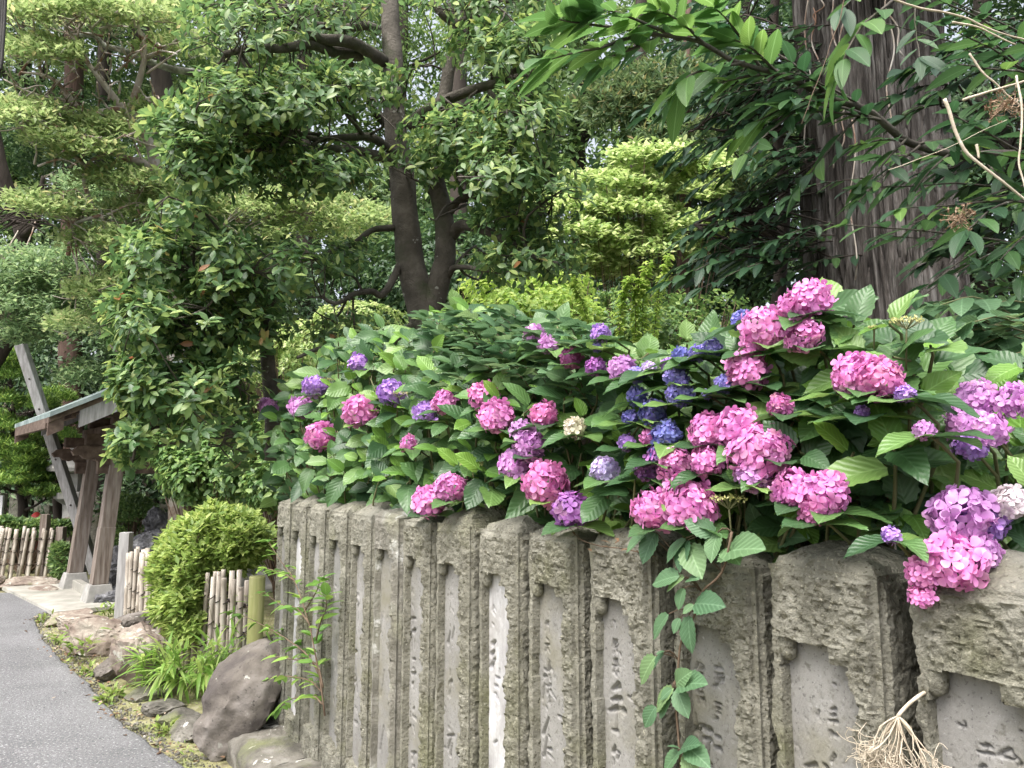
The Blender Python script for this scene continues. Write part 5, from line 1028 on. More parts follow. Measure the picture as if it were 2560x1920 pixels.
L([(1130, 590, 5.9), (1150, 565, 5.8), (1200, 570, 5.6), (1260, 600, 5.4), (1330, 640, 5.2), (1400, 660, 5.0)], 0.055, 0.015); L([(1118, 540, 5.9), (1150, 500, 5.8), (1200, 490, 5.8), (1260, 540, 5.7), (1290, 520, 5.6)], 0.035, 0.012)
L([(1120, 690, 5.9), (1140, 668, 5.8), (1200, 675, 5.6), (1280, 680, 5.5)], 0.03, 0.01)
L([(1000, 390, 5.95), (960, 365, 5.8), (915, 340, 5.6), (850, 345, 5.4), (790, 350, 5.2), (740, 330, 5.0)], 0.045, 0.015); L([(915, 340, 5.6), (890, 310, 5.4), (870, 290, 5.3)], 0.02, 0.01)
L([(985, 400, 5.9), (900, 380, 5.6), (830, 370, 5.3), (760, 380, 5.1)], 0.05, 0.015)
L([(960, 150, 6.0), (910, 120, 5.8), (850, 100, 5.6), (790, 95, 5.4), (730, 60, 5.2), (690, 30, 5.1)], 0.06, 0.03); L([(950, 80, 6.0), (915, 65, 5.9), (850, 70, 5.7), (790, 62, 5.5), (740, 40, 5.3)], 0.045, 0.02)
L([(900, 140, 5.9), (840, 130, 5.7), (780, 110, 5.4), (700, 120, 5.2), (640, 110, 5.0), (560, 130, 4.9)], 0.055, 0.02); L([(880, 160, 5.9), (800, 95, 5.6), (760, 60, 5.5)], 0.03, 0.02)
L([(1010, 640, 6.0), (960, 735, 5.8), (930, 730, 5.7), (890, 735, 5.5), (840, 760, 5.3), (800, 740, 5.2)], 0.035, 0.012)
L([(985, 570, 5.95), (930, 575, 5.8), (880, 610, 5.6), (800, 640, 5.4)], 0.03, 0.012)
L([(1040, 800, 6.0), (960, 870, 5.6), (880, 875, 5.4), (800, 870, 5.2), (740, 890, 5.0)], 0.035, 0.012)
# left companion stem and the long drooping boughs
L([(680, 1150, 5.6), (675, 960, 5.5), (668, 870, 5.4), (665, 800, 5.4), (655, 760, 5.4), (620, 690, 5.3), (560, 640, 5.2), (500, 620, 5.1)], 0.06, 0.03)
L([(668, 860, 5.4), (640, 840, 5.2), (600, 850, 5.1), (540, 870, 5.0), (440, 930, 4.9), (360, 1000, 4.8), (320, 1100, 4.8)], 0.045, 0.012); L([(665, 790, 5.4), (700, 700, 5.4), (740, 660, 5.3), (780, 640, 5.3)], 0.04, 0.015)
L([(620, 690, 5.3), (520, 760, 5.1), (430, 820, 4.95), (350, 860, 4.85)], 0.03, 0.01); L([(540, 870, 5.0), (480, 1000, 4.9), (420, 1080, 4.8)], 0.02, 0.008)
blobs = [ # px,py,depth,rx,ry,rz,n
 (620, 60, 5.3, 190, 110, 1.0, 150), (800, 40, 5.7, 160, 90, 1.0, 130), (560, 250, 4.9, 150, 100, 0.7, 210), (700, 230, 5.1, 170, 90, 0.7, 190), (870, 210, 5.3, 120, 60, 0.5, 90),
 (500, 400, 4.8, 110, 90, 0.6, 120), (640, 390, 5.0, 150, 90, 0.6, 170), (800, 430, 5.2, 150, 60, 0.6, 110), (720, 480, 5.3, 90, 40, 0.4, 30), (450, 530, 4.8, 90, 50, 0.5, 36), (560, 720, 4.9, 140, 40, 0.5, 40), (440, 320, 4.8, 90, 60, 0.5, 60), (1000, 215, 5.65, 70, 50, 0.15, 14), (1010, 400, 5.65, 60, 40, 0.15, 12), (1090, 560, 5.65, 60, 24, 0.12, 5), (1120, 300, 5.6, 60, 40, 0.15, 12), (400, 640, 4.8, 120, 90, 0.5, 110), (540, 640, 5.0, 130, 100, 0.6, 160), (700, 660, 5.2, 160, 80, 0.6, 150), (830, 650, 5.6, 110, 50, 0.5, 60),
 (360, 800, 4.7, 110, 90, 0.5, 150), (500, 820, 4.9, 130, 90, 0.6, 160), (640, 800, 5.2, 110, 80, 0.5, 80), (350, 960, 4.6, 80, 90, 0.4, 120), (440, 980, 4.8, 110, 90, 0.5, 110), (560, 960, 5.0, 100, 90, 0.5, 90), (330, 1110, 4.6, 50, 60, 0.3, 50), (480, 1080, 4.8, 90, 60, 0.4, 50), (600, 1080, 5.0, 80, 90, 0.4, 70), (870, 830, 5.6, 130, 40, 0.5, 40),
 (1090, 395, 5.6, 140, 36, 0.4, 55), (1150, 330, 5.4, 150, 60, 0.6, 80), (1250, 420, 5.1, 150, 90, 0.7, 130), (1225, 120, 5.5, 130, 80, 0.6, 80), (1310, 290, 5.1, 130, 80, 0.7, 110), (1320, 120, 5.2, 120, 90, 0.6, 80), (1290, 540, 5.3, 130, 70, 0.5, 90), (1330, 640, 5.2, 150, 70, 0.6, 90), (1220, 660, 6.6, 120, 50, 0.4, 50), (1400, 480, 5.1, 90, 60, 0.5, 50), (930, 235, 5.5, 60, 30, 0.2, 18), (1050, 450, 5.7, 60, 20, 0.2, 8), (880, -10, 6.6, 300, 60, 0.5, 110), (1250, 0, 5.6, 250, 60, 0.8, 110)]
C, D = blob_points([(*b[:6], int(b[6] * 1.4)) for b in blobs], 0.1)
make_tree('central evergreen tree with forked grey-brown trunk and small glossy leaves in whorls', 'tree', tr[0][0], limbs, C, D, 'oval', 'glossy', 0.080, 7, 'bark', (-0.1, 0.75), name='evergreen_tree', twigs=1800, twr=0.005, nobj=290, spread=0.02, seg=10, wob=0.10, centers=blobs, gap=-0.22, gsc=2.4)

# ------------------------------------------------------------------ left: layered azalea-like trees with bare pale limbs
limbs = []
L([(450, 1250, 9.8), (440, 900, 9.7), (430, 640, 9.7), (410, 500, 9.6), (390, 440, 9.6), (378, 370, 9.5), (350, 320, 9.4), (318, 280, 9.3), (268, 220, 9.2), (215, 150, 9.1), (160, 105, 9.0)], 0.12, 0.02)
limbs[0][0][0][2] = 0.0
L([(322, 282, 9.3), (345, 215, 9.2), (362, 150, 9.1), (362, 105, 9.1), (345, 60, 9.0), (360, 20, 9.0)], 0.05, 0.012); L([(365, 145, 9.1), (400, 130, 9.0), (440, 100, 9.0), (470, 75, 9.0)], 0.025, 0.01)
L([(390, 445, 9.6), (360, 410, 9.3), (325, 400, 9.2), (290, 388, 9.1), (255, 380, 9.0)], 0.08, 0.02); L([(360, 300, 9.4), (310, 275, 9.3), (250, 285, 9.2), (210, 285, 9.1)], 0.07, 0.05)
L([(215, 300, 9.1), (185, 260, 9.0), (150, 215, 8.9), (110, 190, 8.8), (55, 178, 8.7)], 0.045, 0.012); L([(200, 270, 9.0), (160, 250, 8.9), (110, 240, 8.8), (60, 225, 8.7), (10, 200, 8.6)], 0.03, 0.01)
L([(232, 520, 9.2), (213, 460, 9.0), (212, 415, 9.0), (180, 385, 8.9), (140, 360, 8.8), (110, 325, 8.7), (80, 315, 8.6)], 0.035, 0.01); L([(212, 420, 9.0), (240, 395, 8.9), (280, 385, 8.9)], 0.025, 0.012)
L([(280, 650, 9.4), (262, 560, 9.3), (252, 540, 9.2), (180, 560, 9.1), (150, 550, 9.0)], 0.04, 0.012); L([(255, 545, 9.2), (290, 525, 9.1), (340, 505, 9.0)], 0.025, 0.01)
L([(172, 640, 9.2), (175, 590, 9.1), (170, 560, 9.0), (150, 540, 8.9)], 0.03, 0.01)
for k in range(90):
    x, y = RNG.uniform(30, 430), RNG.uniform(60, 420); a = RNG.uniform(-3.0, -0.2); l = RNG.uniform(40, 120)
    L([(x, y, 9.0), (x + l * 0.5 * math.cos(a) + RNG.normal(0, 8), y + l * 0.5 * math.sin(a), 8.9), (x + l * math.cos(a) + RNG.normal(0, 14), y + l * math.sin(a) + RNG.normal(0, 14), 8.3)], 0.017, 0.008)
pads = [(60, 40, 8.6, 110, 60, 0.8, 420), (180, 20, 8.9, 130, 50, 0.8, 420), (320, 40, 9.2, 150, 45, 0.8, 420), (90, 140, 8.6, 120, 50, 0.7, 380), (440, 130, 9.6, 110, 45, 0.7, 220), (60, 300, 8.5, 110, 45, 0.6, 360), (130, 350, 8.7, 70, 40, 0.5, 250), (260, 330, 8.9, 80, 35, 0.5, 240), (380, 290, 9.4, 90, 30, 0.5, 150), (210, 380, 8.8, 90, 40, 0.5, 280), (90, 520, 8.6, 70, 38, 0.5, 220), (180, 530, 8.8, 70, 34, 0.5, 180), (300, 460, 9.2, 120, 40, 0.6, 260), (380, 540, 9.5, 130, 45, 0.6, 330), (470, 500, 9.6, 110, 40, 0.6, 240), (240, 610, 9.0, 90, 40, 0.5, 220), (400, 640, 9.5, 130, 45, 0.6, 300), (260, 740, 9.1, 90, 45, 0.5, 280), (220, 820, 9.3, 100, 40, 0.5, 260), (330, 700, 9.4, 90, 50, 0.5, 220), (240, 60, 9.6, 200, 60, 0.8, 300), (760, 520, 9.8, 130, 50, 0.7, 500), (890, 560, 9.8, 100, 50, 0.7, 350), (620, 530, 9.8, 110, 45, 0.7, 320), (640, 600, 9.9, 300, 50, 0.7, 500)]
C, D = pad_points(pads)
make_tree('open tree on the left with twisting pale bare limbs and layers of yellowish leaves', 'tree', limbs[0][0][0], limbs, C, D, 'small', 'azal', 0.10, 6, 'bark_pale', (0.1, 1.0), name='layered_tree', twigs=1200, twr=0.003, spread=0.05, seg=7, centers=pads, gap=-0.25, gsc=2.2)
limbs = []
L([(-150, 1180, 11.8), (-60, 980, 11.8), (30, 820, 11.7), (62, 700, 11.7), (60, 620, 11.7), (52, 570, 11.6), (35, 520, 11.6), (20, 470, 11.5), (0, 400, 11.4), (-20, 300, 11.3)], 0.15, 0.09)
limbs[0][0][0][2] = 0
L([(55, 590, 11.6), (85, 560, 11.5), (100, 500, 11.4), (110, 440, 11.3)], 0.07, 0.03)
for k in range(46):
    x, y = RNG.uniform(0, 110), RNG.uniform(480, 570); l = RNG.uniform(50, 130); a = RNG.choice([RNG.uniform(-0.4, 0.5), RNG.uniform(2.6, 3.7)])
    L([(x, y, 9.6), (x + l * 0.5 * math.cos(a), y + l * 0.5 * math.sin(a) - 8, 9.5), (x + l * math.cos(a), y + l * math.sin(a) + 6, 9.5)], 0.015, 0.007)
pads = [(40, 780, 11, 130, 90, 0.9, 600), (130, 700, 11.2, 110, 80, 0.8, 480), (30, 700, 11, 90, 70, 0.7, 360), (100, 850, 10.9, 110, 60, 0.7, 380), (300, 620, 11.3, 110, 60, 0.7, 380), (330, 520, 11.5, 130, 60, 0.7, 420), (250, 480, 11.6, 120, 50, 0.7, 300), (180, 800, 10.9, 100, 60, 0.6, 340), (300, 780, 11.1, 100, 80, 0.7, 420), (340, 880, 10.9, 90, 60, 0.6, 300), (200, 950, 10.8, 60, 40, 0.4, 160), (400, 780, 11.1, 120, 80, 0.7, 420)]
C, D = pad_points(pads)
make_tree('dark-trunked tree at far left with cloudy bluish-green leaves above the pruned pines', 'tree', limbs[0][0][0], limbs, C, D, 'small', 'azal_blue', 0.10, 6, 'bark_dark', (0.1, 1.0), name='cloudy_tree', twigs=400, twr=0.003, spread=0.07, seg=7, twigmat='bark_pale', centers=pads, gap=-0.25, gsc=2.0)
# cloud-pruned pines
def pruned_pine(label, trunk, pads, seed):
    global limbs
    limbs = []; L(trunk, 0.09, 0.03); limbs[0][0][0][2] = 0.0
    tp_ = limbs[0][0]
    for (px, py, dep, rx, th, rz, n) in pads:
        c = P(px, py + 8, dep); k = np.argmin(np.linalg.norm(tp_ - c, axis=1)); limbs.append((smooth_path(np.array([tp_[max(0, k - 1)], (tp_[k] + c) / 2 + (0, 0, -0.06), c]), 6), 0.03, 0.015))
    C, D = pad_points([(a_[0], a_[1], a_[2] - 0.4, a_[3] * 1.15, a_[4] * 1.25, a_[5], int(a_[6] * 1.5)) for a_ in pads])
    make_tree(label, 'pine tree', limbs[0][0][0], limbs, C, D, 'slim', 'pine', 0.10, 9, 'bark_dark', (0.3, 1.3), group='cloud-pruned pines', name='pine_tree', twigs=150, twr=0.004, spread=0.02, up=1.2)
pruned_pine('cloud-pruned pine behind the far bamboo fence with a curved dark trunk', [(52, 1330, 12.8), (58, 1270, 12.8), (45, 1200, 12.8), (40, 1130, 12.8), (30, 1060, 12.8), (35, 980, 12.8)],
    [(20, 945, 12.6, 55, 26, 0.5, 220), (15, 1005, 12.6, 40, 22, 0.5, 150), (95, 1020, 12.7, 45, 24, 0.5, 180), (10, 1075, 12.6, 60, 24, 0.5, 220), (40, 1150, 12.6, 70, 26, 0.5, 280), (15, 1125, 12.5, 60, 24, 0.5, 200), (110, 1205, 12.7, 60, 22, 0.5, 240), (70, 1180, 12.7, 50, 22, 0.5, 200), (10, 1210, 12.6, 50, 20, 0.5, 160), (115, 1240, 12.6, 50, 18, 0.4, 160), (150, 1100, 12.9, 40, 22, 0.4, 150), (20, 905, 12.8, 45, 20, 0.4, 150)], 1)
pruned_pine('second pruned pine just right of the first, lower and behind the prop pole', [(150, 1330, 13.6), (140, 1200, 13.6), (150, 1100, 13.6), (130, 1000, 13.6)],
    [(130, 1000, 13.5, 50, 22, 0.5, 160), (170, 1060, 13.5, 50, 22, 0.5, 160), (100, 1110, 13.5, 60, 20, 0.5, 160), (190, 1180, 13.5, 60, 22, 0.5, 160), (-40, 1050, 13.4, 60, 24, 0.5, 160)], 2)

# ------------------------------------------------------------------ tall trunks behind on the left and the lichened limb
def plain_trunk(label, pts, r0, r1, bark, cat='tree', name='cedar_tree', group=None, crown=None, seg=14, extra=()):
    global limbs
    limbs = []; L(pts, r0, r1); limbs[0][0][0][2] = float(hill(limbs[0][0][0][0], limbs[0][0][0][1])) - 0.1
    for e in extra: L(*e)
    if crown: C, D = blob_points(crown[0], 0.2)
    else: C, D = np.zeros((0, 3)), np.zeros((0, 3))
    return make_tree(label, cat, limbs[0][0][0], limbs, C, D, *(crown[1:] if crown else ('small', 'dark', 0.1, 4)), bark, name=name, twigs=200 if crown else 0, seg=seg, group=group, spread=0.06, twr=0.008)
plain_trunk('slim reddish cedar trunk behind the pale-limbed tree', [(180, 1200, 15.0), (176, 900, 15.0), (180, 600, 15.0), (183, 300, 15.0), (186, 0, 15.0), (188, -300, 15.0)], 0.24, 0.17, 'bark_red', crown=([(180, -100, 15.0, 420, 200, 2.5, 1600), (150, 330, 15.3, 200, 120, 1.5, 900)], 'slim', 'dark', 0.16, 7))
plain_trunk('grey trunk with a long lichen-covered limb reaching left over the garden', [(470, 1250, 13.0), (455, 800, 12.9), (440, 500, 12.8), (415, 300, 12.7), (395, 160, 12.6), (350, 70, 12.5), (320, -40, 12.4), (300, -300, 12.3)], 0.24, 0.13, 'bark_dark', crown=([(320, -40, 12.6, 380, 130, 2.2, 1500), (470, 420, 13.0, 180, 120, 1.2, 700)], 'small', 'mid', 0.11, 7),
    extra=[([(520, 190, 10.6), (490, 183, 10.5), (430, 172, 10.4), (385, 158, 10.3), (345, 148, 10.2), (330, 135, 10.2), (262, 115, 10.1), (235, 92, 10.0), (190, 85, 9.9)], 0.06, 0.035)], name='grey_tree')
for o_ in [o for o in bpy.data.objects if o.name.startswith('limb') and o.parent and o.parent.name.startswith('grey_tree')]: o_.data.materials[0] = M['bark_lichen']

# ------------------------------------------------------------------ backdrop forest (each its own tree)
BT = [ # label, x_px, depth, trunk r, crown blobs, template, mat, size
 ('tall dark tree filling the sky behind the left garden', 60, 19, 0.30, [(40, 100, 19, 340, 380, 2.6, 3200), (100, 560, 19, 330, 320, 2.2, 3000)], 'small', 'mid', 0.20),
 ('tall tree behind the lichened limb with mid-green crown', 420, 18, 0.28, [(440, 80, 18, 330, 260, 2.4, 2600), (420, 480, 18.3, 300, 260, 2.0, 2000)], 'small', 'mid', 0.17),
 ('dark evergreen low behind the pavilion', 260, 16.5, 0.22, [(230, 900, 16.5, 330, 230, 1.8, 3000), (220, 1170, 16.4, 340, 150, 1.6, 1900)], 'small', 'dark', 0.15),
 ('leafy tree behind the left half of the central evergreen', 700, 15.5, 0.25, [(700, 60, 15.5, 320, 260, 2.2, 2600), (640, 400, 15.2, 260, 220, 1.8, 1900)], 'small', 'mid', 0.15),
 ('dark dense tree between the garden and the central trunk', 760, 14, 0.22, [(740, 800, 14, 320, 260, 1.8, 3000), (700, 1070, 13.6, 320, 220, 1.6, 2200)], 'small', 'dark', 0.13),
 ('broad tree behind the central trunk, leaves lit pale green', 1000, 16.5, 0.26, [(1010, 430, 16.5, 300, 260, 2.2, 2600), (860, 110, 16.3, 220, 220, 2.0, 1500), (1240, 190, 16.8, 240, 260, 2.0, 2100)], 'small', 'mid', 0.16),
 ('dark undertree behind the forked trunk', 1150, 13, 0.2, [(1130, 700, 13, 300, 170, 1.6, 2400), (1040, 900, 12.5, 300, 150, 1.4, 1800)], 'wide', 'dark', 0.13),
 ('tall tree behind the chestnut branch', 1450, 17, 0.28, [(1480, 150, 17, 330, 330, 2.4, 3000), (1500, 550, 16.5, 300, 240, 2.0, 2200)], 'small', 'mid', 0.17),
 ('dark tree behind the bright bushes in the middle', 1600, 14.5, 0.22, [(1500, 780, 14.5, 340, 220, 1.6, 2400), (1750, 600, 14.5, 300, 260, 1.8, 2400)], 'small', 'dark', 0.14),
 ('tall dark tree left of the great cedar', 1850, 15, 0.25, [(1850, 120, 15, 300, 330, 2.2, 3000), (1900, 500, 14.6, 300, 260, 1.8, 2200)], 'small', 'dark', 0.16),
 ('dark tree right of the great cedar', 2450, 12, 0.22, [(2450, 150, 12, 340, 360, 1.8, 3000), (2450, 650, 11.5, 320, 330, 1.6, 2600), (2450, 1000, 11, 320, 220, 1.4, 1500)], 'small', 'dark', 0.14),
 ('tree at the far left outside corner', -320, 18, 0.28, [(-300, 200, 18, 330, 420, 2.4, 2200), (-300, 800, 17.5, 320, 420, 2.0, 2000)], 'small', 'dark', 0.2),
 ('tree at the far right outside corner', 2880, 13, 0.25, [(2880, 200, 13, 320, 420, 1.8, 1500), (2880, 800, 12.5, 320, 420, 1.6, 1500)], 'small', 'dark', 0.2)]
for (lb, x, dep, r, bl, tpn, mt, sz) in BT:
    limbs = []; L([(x, 1250, dep), (x + 8, 800, dep), (x - 6, 400, dep), (x + 5, 0, dep), (x, -300, dep)], r, r * 0.5); limbs[0][0][0][2] = float(hill(limbs[0][0][0][0], dep)) - 0.1
    for (bx_, by_, bd_, *_) in bl: L([(x, by_ + 220, dep), ((x + bx_) / 2 + 60, by_ + 80, dep - 0.3), (bx_ + 120, by_ - 20, bd_ - 0.6)], r * 0.45, r * 0.12); L([(x, by_ + 160, dep), (x - 80, by_ + 40, dep - 0.3), (bx_ - 140, by_ - 60, bd_ - 0.5)], r * 0.4, r * 0.1)
    C, D = blob_points(bl, 0.25)
    make_tree(lb, 'tree', limbs[0][0][0], limbs, C, D, tpn, mt, sz, 6, 'bark_dark', (-0.2, 0.8), name='forest_tree', twigs=0, spread=0.10, seg=7, gap=-0.14 if bl[0][2] > 15 else -0.25, gsc=1.0)
# distant wood closing the view between the trees
xs = RNG.uniform(-20, 18, 14000); ys = RNG.uniform(21, 27, 14000); zs = RNG.uniform(0.5, 15, 14000); pos = np.stack([xs, ys, zs], -1)
gap = (fbm(pos * (0.5, 0.1, 0.5), 2, 12) > 0.16) & (zs > 6.5); pos = pos[~gap]; n = len(pos)
cloud('distant_woods', 'wide', pos, basis(RNG.normal(size=(n, 3)), np.tile([0, -0.6, 1.0], (n, 1)) + RNG.normal(0, 0.4, (n, 3))), RNG.uniform(0.4, 0.75, n), 'dark')

# ------------------------------------------------------------------ middle distance shrubs
bush('bright pale-green leafy bush glowing behind the tree branches, centre right', [(1640, 400, 11.0, 130, 34, 0.8, 420), (1530, 460, 10.9, 120, 34, 0.8, 400), (1700, 480, 10.9, 120, 34, 0.8, 360), (1430, 520, 10.9, 110, 34, 0.8, 340), (1590, 530, 10.8, 130, 34, 0.8, 420), (1720, 570, 10.8, 110, 34, 0.8, 320), (1500, 590, 10.7, 130, 34, 0.8, 380), (1620, 630, 10.7, 130, 34, 0.8, 340), (1440, 660, 10.7, 110, 34, 0.8, 260), (1780, 430, 11, 70, 40, 0.6, 160), (1560, 690, 10.6, 110, 30, 0.6, 200)], 'ovate', 'bright', 0.105, 6, el=(0.1, 1.0), gap=-0.3, gsc=1.6, spread=0.05, pad=True)
bush('bright lime shrub mass behind the back hydrangeas, left of the upright shoots', [(1350, 765, 8.2, 140, 45, 0.7, 420), (1250, 725, 8.4, 100, 40, 0.6, 180), (1450, 790, 8.1, 110, 45, 0.6, 260), (1400, 715, 8.4, 110, 30, 0.6, 120)], 'wide', 'lime', 0.078, 6, el=(-0.1, 0.8), shell=0.2, gap=-0.10, gsc=2.6, spread=0.03)
bush('mid-green shrub behind the blue hydrangeas, right of the upright shoots', [(1560, 820, 8.2, 130, 50, 0.7, 300), (1660, 825, 8.0, 120, 50, 0.7, 300), (1780, 780, 8.4, 110, 70, 0.6, 200), (1600, 760, 8.6, 130, 40, 0.6, 160)], 'wide', 'shrub', 0.078, 6, el=(-0.1, 0.8), shell=0.2, gap=-0.12, gsc=2.6, spread=0.03)
bush('pale lit undergrowth glimpsed below the evergreen boughs', [(800, 860, 8.6, 160, 60, 0.6, 650), (660, 900, 8.6, 120, 70, 0.6, 400), (900, 800, 9.0, 120, 50, 0.5, 300), (560, 1000, 8.9, 120, 70, 0.5, 350)], 'wide', 'bright', 0.06, 6, el=(-0.1, 0.8))
sh = empty('shoot_cluster', P(1610, 900, 7.4), 'three upright lime-green leafy shoots rising behind the blue hydrangeas', 'shrub shoots')
pos, ds = [], []; mb = MB()
for (x0, y0, x1, y1) in ((1545, 850, 1575, 690), (1605, 850, 1622, 655), (1630, 850, 1672, 640), (1590, 850, 1600, 700), (1500, 850, 1430, 690)):
    p = path_px([(x0, y0 + 60, 7.4), ((x0 + x1) / 2 - 6, (y0 + y1) / 2, 7.3), (x1, y1, 7.2)], 38); mb.tube(p, [0.006, 0.002], 4)
    for q in p[4:]:
        for m in range(5): pos.append(q + RNG.normal(0, 0.012, 3)); a = RNG.random() * 2 * PI; ds.append((math.cos(a), math.sin(a), -0.15 + RNG.normal(0, 0.25)))
pos, ds = np.array(pos), np.array(ds); cloud('leaves', 'wide', pos, basis(ds, np.tile([0, 0, 1.0], (len(ds), 1))), RNG.uniform(0.06, 0.095, len(ds)), 'lime', sh); mb.build('stems', M['stem'], sh, kind='stuff')
limbs = []; L([(1700, 900, 12.5), (1710, 600, 12.5), (1715, 300, 12.5), (1720, 0, 12.6)], 0.14, 0.06); limbs[0][0][0][2] = 0
C, D = blob_points([(1700, 330, 12.0, 150, 90, 0.9, 700), (1560, 250, 12.2, 150, 60, 0.9, 500), (1820, 420, 12, 110, 80, 0.8, 400), (1700, 200, 12.4, 170, 60, 0.9, 400)], 0.3)
make_tree('conifer with brushy needle sprays between the chestnut branches', 'conifer', limbs[0][0][0], limbs, C, D, 'slim', 'conifer', 0.17, 9, 'bark_red', (0.2, 1.2), name='conifer_tree', twigs=150, spread=0.03)

# ------------------------------------------------------------------ great cedar
cc = P(2222, 900, 4.6); cr = 0.505; cc[2] = 0.3
ced = empty('cedar_tree', cc, 'massive cedar trunk with stringy grey-brown bark right of the middle', 'cedar tree')
nz = 170; tc = math.atan2(-cc[1], -cc[0]); th = np.concatenate([np.linspace(tc - 1.75, tc + 1.75, 460), np.linspace(tc + 1.75, tc - 1.75 + 2 * PI, 40)[1:]]); nth = len(th) - 1; zz = np.linspace(0, 6.2, nz); TT, ZZ = np.meshgrid(th, zz, indexing='ij')
rad = cr * (1.0 - 0.03 * ZZ) + 0.07 * np.exp(-(ZZ) * 1.2) ; q = np.stack([np.cos(TT) * 1.0, np.sin(TT) * 1.0, ZZ * 0.10], -1)
warp = 0.05 * vn(np.stack([TT * 1.5, ZZ * 0.9, ZZ * 0], -1), 4)
q2 = np.stack([np.cos(TT + warp) * 9, np.sin(TT + warp) * 9, ZZ * 0.55], -1); q3 = np.stack([np.cos(TT + warp) * 20, np.sin(TT + warp) * 20, ZZ * 2.2], -1)
q4 = np.stack([np.cos(TT + warp) * 45, np.sin(TT + warp) * 45, ZZ * 6], -1)
rad = rad + 0.05 * vn(q * 2.2, 1) + 0.020 * fbm(q2, 2, 5) - 0.13 * np.clip(0.16 - np.abs(vn(q2, 9)), 0, 1) * 2.0 - 0.10 * np.clip(0.16 - np.abs(vn(q3, 13)), 0, 1) * 2.0 + 0.014 * np.round(vn(q3, 8) * 2.2) / 2.2 + 0.009 * vn(q4, 18)
mb = MB(); mb.grid(np.stack([cc[0] + rad * np.cos(TT), cc[1] + rad * np.sin(TT), cc[2] - 0.4 + ZZ], -1)); mb.build('trunk', M['cedar'], ced, sharp=30)
mb = MB()
for (x0, x1, y0, y1) in ((2075, 2110, -20, 250), (2108, 2095, 60, 330), (2120, 2090, 250, 420), (2020, 2018, 0, 400), (2215, 2260, 0, 140), (2030, 2045, 20, 200), (2130, 2135, 300, 700), (2060, 2030, 0, 60), (2230, 2220, 60, 330)):
    pts = []
    for t in np.linspace(0, 1, 16):
        px = x0 + (x1 - x0) * t + 8 * math.sin(t * 9 + x0); py = y0 + (y1 - y0) * t; r = ray(px, py); e0 = np.array([0, 0, EYE]); a_, b_, c_ = r[0]**2 + r[1]**2, -2 * (r[0] * cc[0] + r[1] * cc[1]), cc[0]**2 + cc[1]**2 - (cr + 0.045)**2
        disc = b_ * b_ - 4 * a_ * c_
        if disc > 0: pts.append(e0 + r * ((-b_ - math.sqrt(disc)) / (2 * a_)))
    if len(pts) > 3: mb.tube(np.array(pts), 0.005, 5)
mb.build('climbing_stems', M['bark_pale'], ced)
limbs = []; C, D = blob_points([(2250, -300, 4.8, 500, 220, 1.4, 900)], 0.2); pos, B, sc = rosettes(C, D, 7, 0.14, (0, 1)); cloud('crown', 'slim', pos, B, sc, 'dark', ced)

# ------------------------------------------------------------------ chestnut boughs in front of the cedar
def pinnate(root_nodes, twig_paths, size, along=9, droop=0.25, fwd=0.8):
    """leaves placed alternately along twigs"""
    pos, ds, up = [], [], []
    for p in twig_paths:
        T = np.gradient(p, axis=0); n = len(p)
        for m in range(along):
            k = min(n - 1, int((0.15 + 0.85 * (m + 0.5) / along) * n)); t = N3(T[k]); side = N3(np.cross(t, [0, 0, 1.0])) * (1 if m % 2 else -1)
            pos.append(p[k]); ds.append(t * fwd + side * 0.75 + np.array([0, 0, -droop]) + RNG.normal(0, 0.18, 3)); up.append(np.array([0, 0, 1.0]) + RNG.normal(0, 0.3, 3))
        pos.append(p[-1]); ds.append(N3(T[-1]) + (0, 0, -droop)); up.append(np.array([0, 0, 1.0]))
    pos, ds, up = np.array(pos), np.array(ds), np.array(up); return pos, basis(ds, up), size * RNG.uniform(0.65, 1.15, len(pos))
chb = P(2760, 1100, 3.6); chb[2] = 0.4
limbs = []
L([(2760, 1100, 3.6), (2750, 700, 3.5), (2700, 400, 3.3), (2600, 390, 3.0), (2450, 390, 2.8), (2380, 378, 2.7), (2265, 347, 2.6), (2168, 270, 2.5), (2045, 227, 2.4), (1950, 185, 2.3), (1860, 154, 2.2), (1760, 110, 2.1), (1640, 85, 2.0), (1540, 65, 1.95)], 0.07, 0.006)
limbs[0] = (limbs[0][0], 0.024, 0.0035); limbs[0][0][0][2] = 0.4
main = limbs[0][0]
tw = []
def TW(pts): tw.append(jitter(path_px(pts, 14), 0.01, 4, len(tw)))
TW([(1640, 85, 2.0), (1540, 70, 1.9), (1470, 60, 1.85), (1400, 50, 1.8)]); TW([(1620, 85, 2.0), (1530, 110, 1.85), (1450, 130, 1.75), (1380, 150, 1.7)]); TW([(1660, 90, 2.0), (1560, 130, 1.9), (1500, 160, 1.85)]); TW([(1760, 110, 2.1), (1700, 60, 2.0), (1640, 30, 1.95)]); TW([(1700, 95, 2.05), (1620, 60, 1.9), (1540, 30, 1.8), (1490, 25, 1.8)])
TW([(1860, 154, 2.2), (1780, 170, 2.1), (1720, 190, 2.0), (1690, 230, 2.0)]); TW([(1900, 165, 2.3), (1830, 60, 2.2), (1790, 20, 2.1)]); TW([(1950, 185, 2.3), (1870, 110, 2.2), (1800, 90, 2.2)]); TW([(2240, -10, 2.2), (2160, 60, 2.1), (2120, 120, 2.05), (2100, 170, 2.05)]); TW([(2045, 227, 2.4), (1980, 260, 2.3), (1900, 300, 2.3), (1830, 350, 2.3)])
nlight = len(tw)
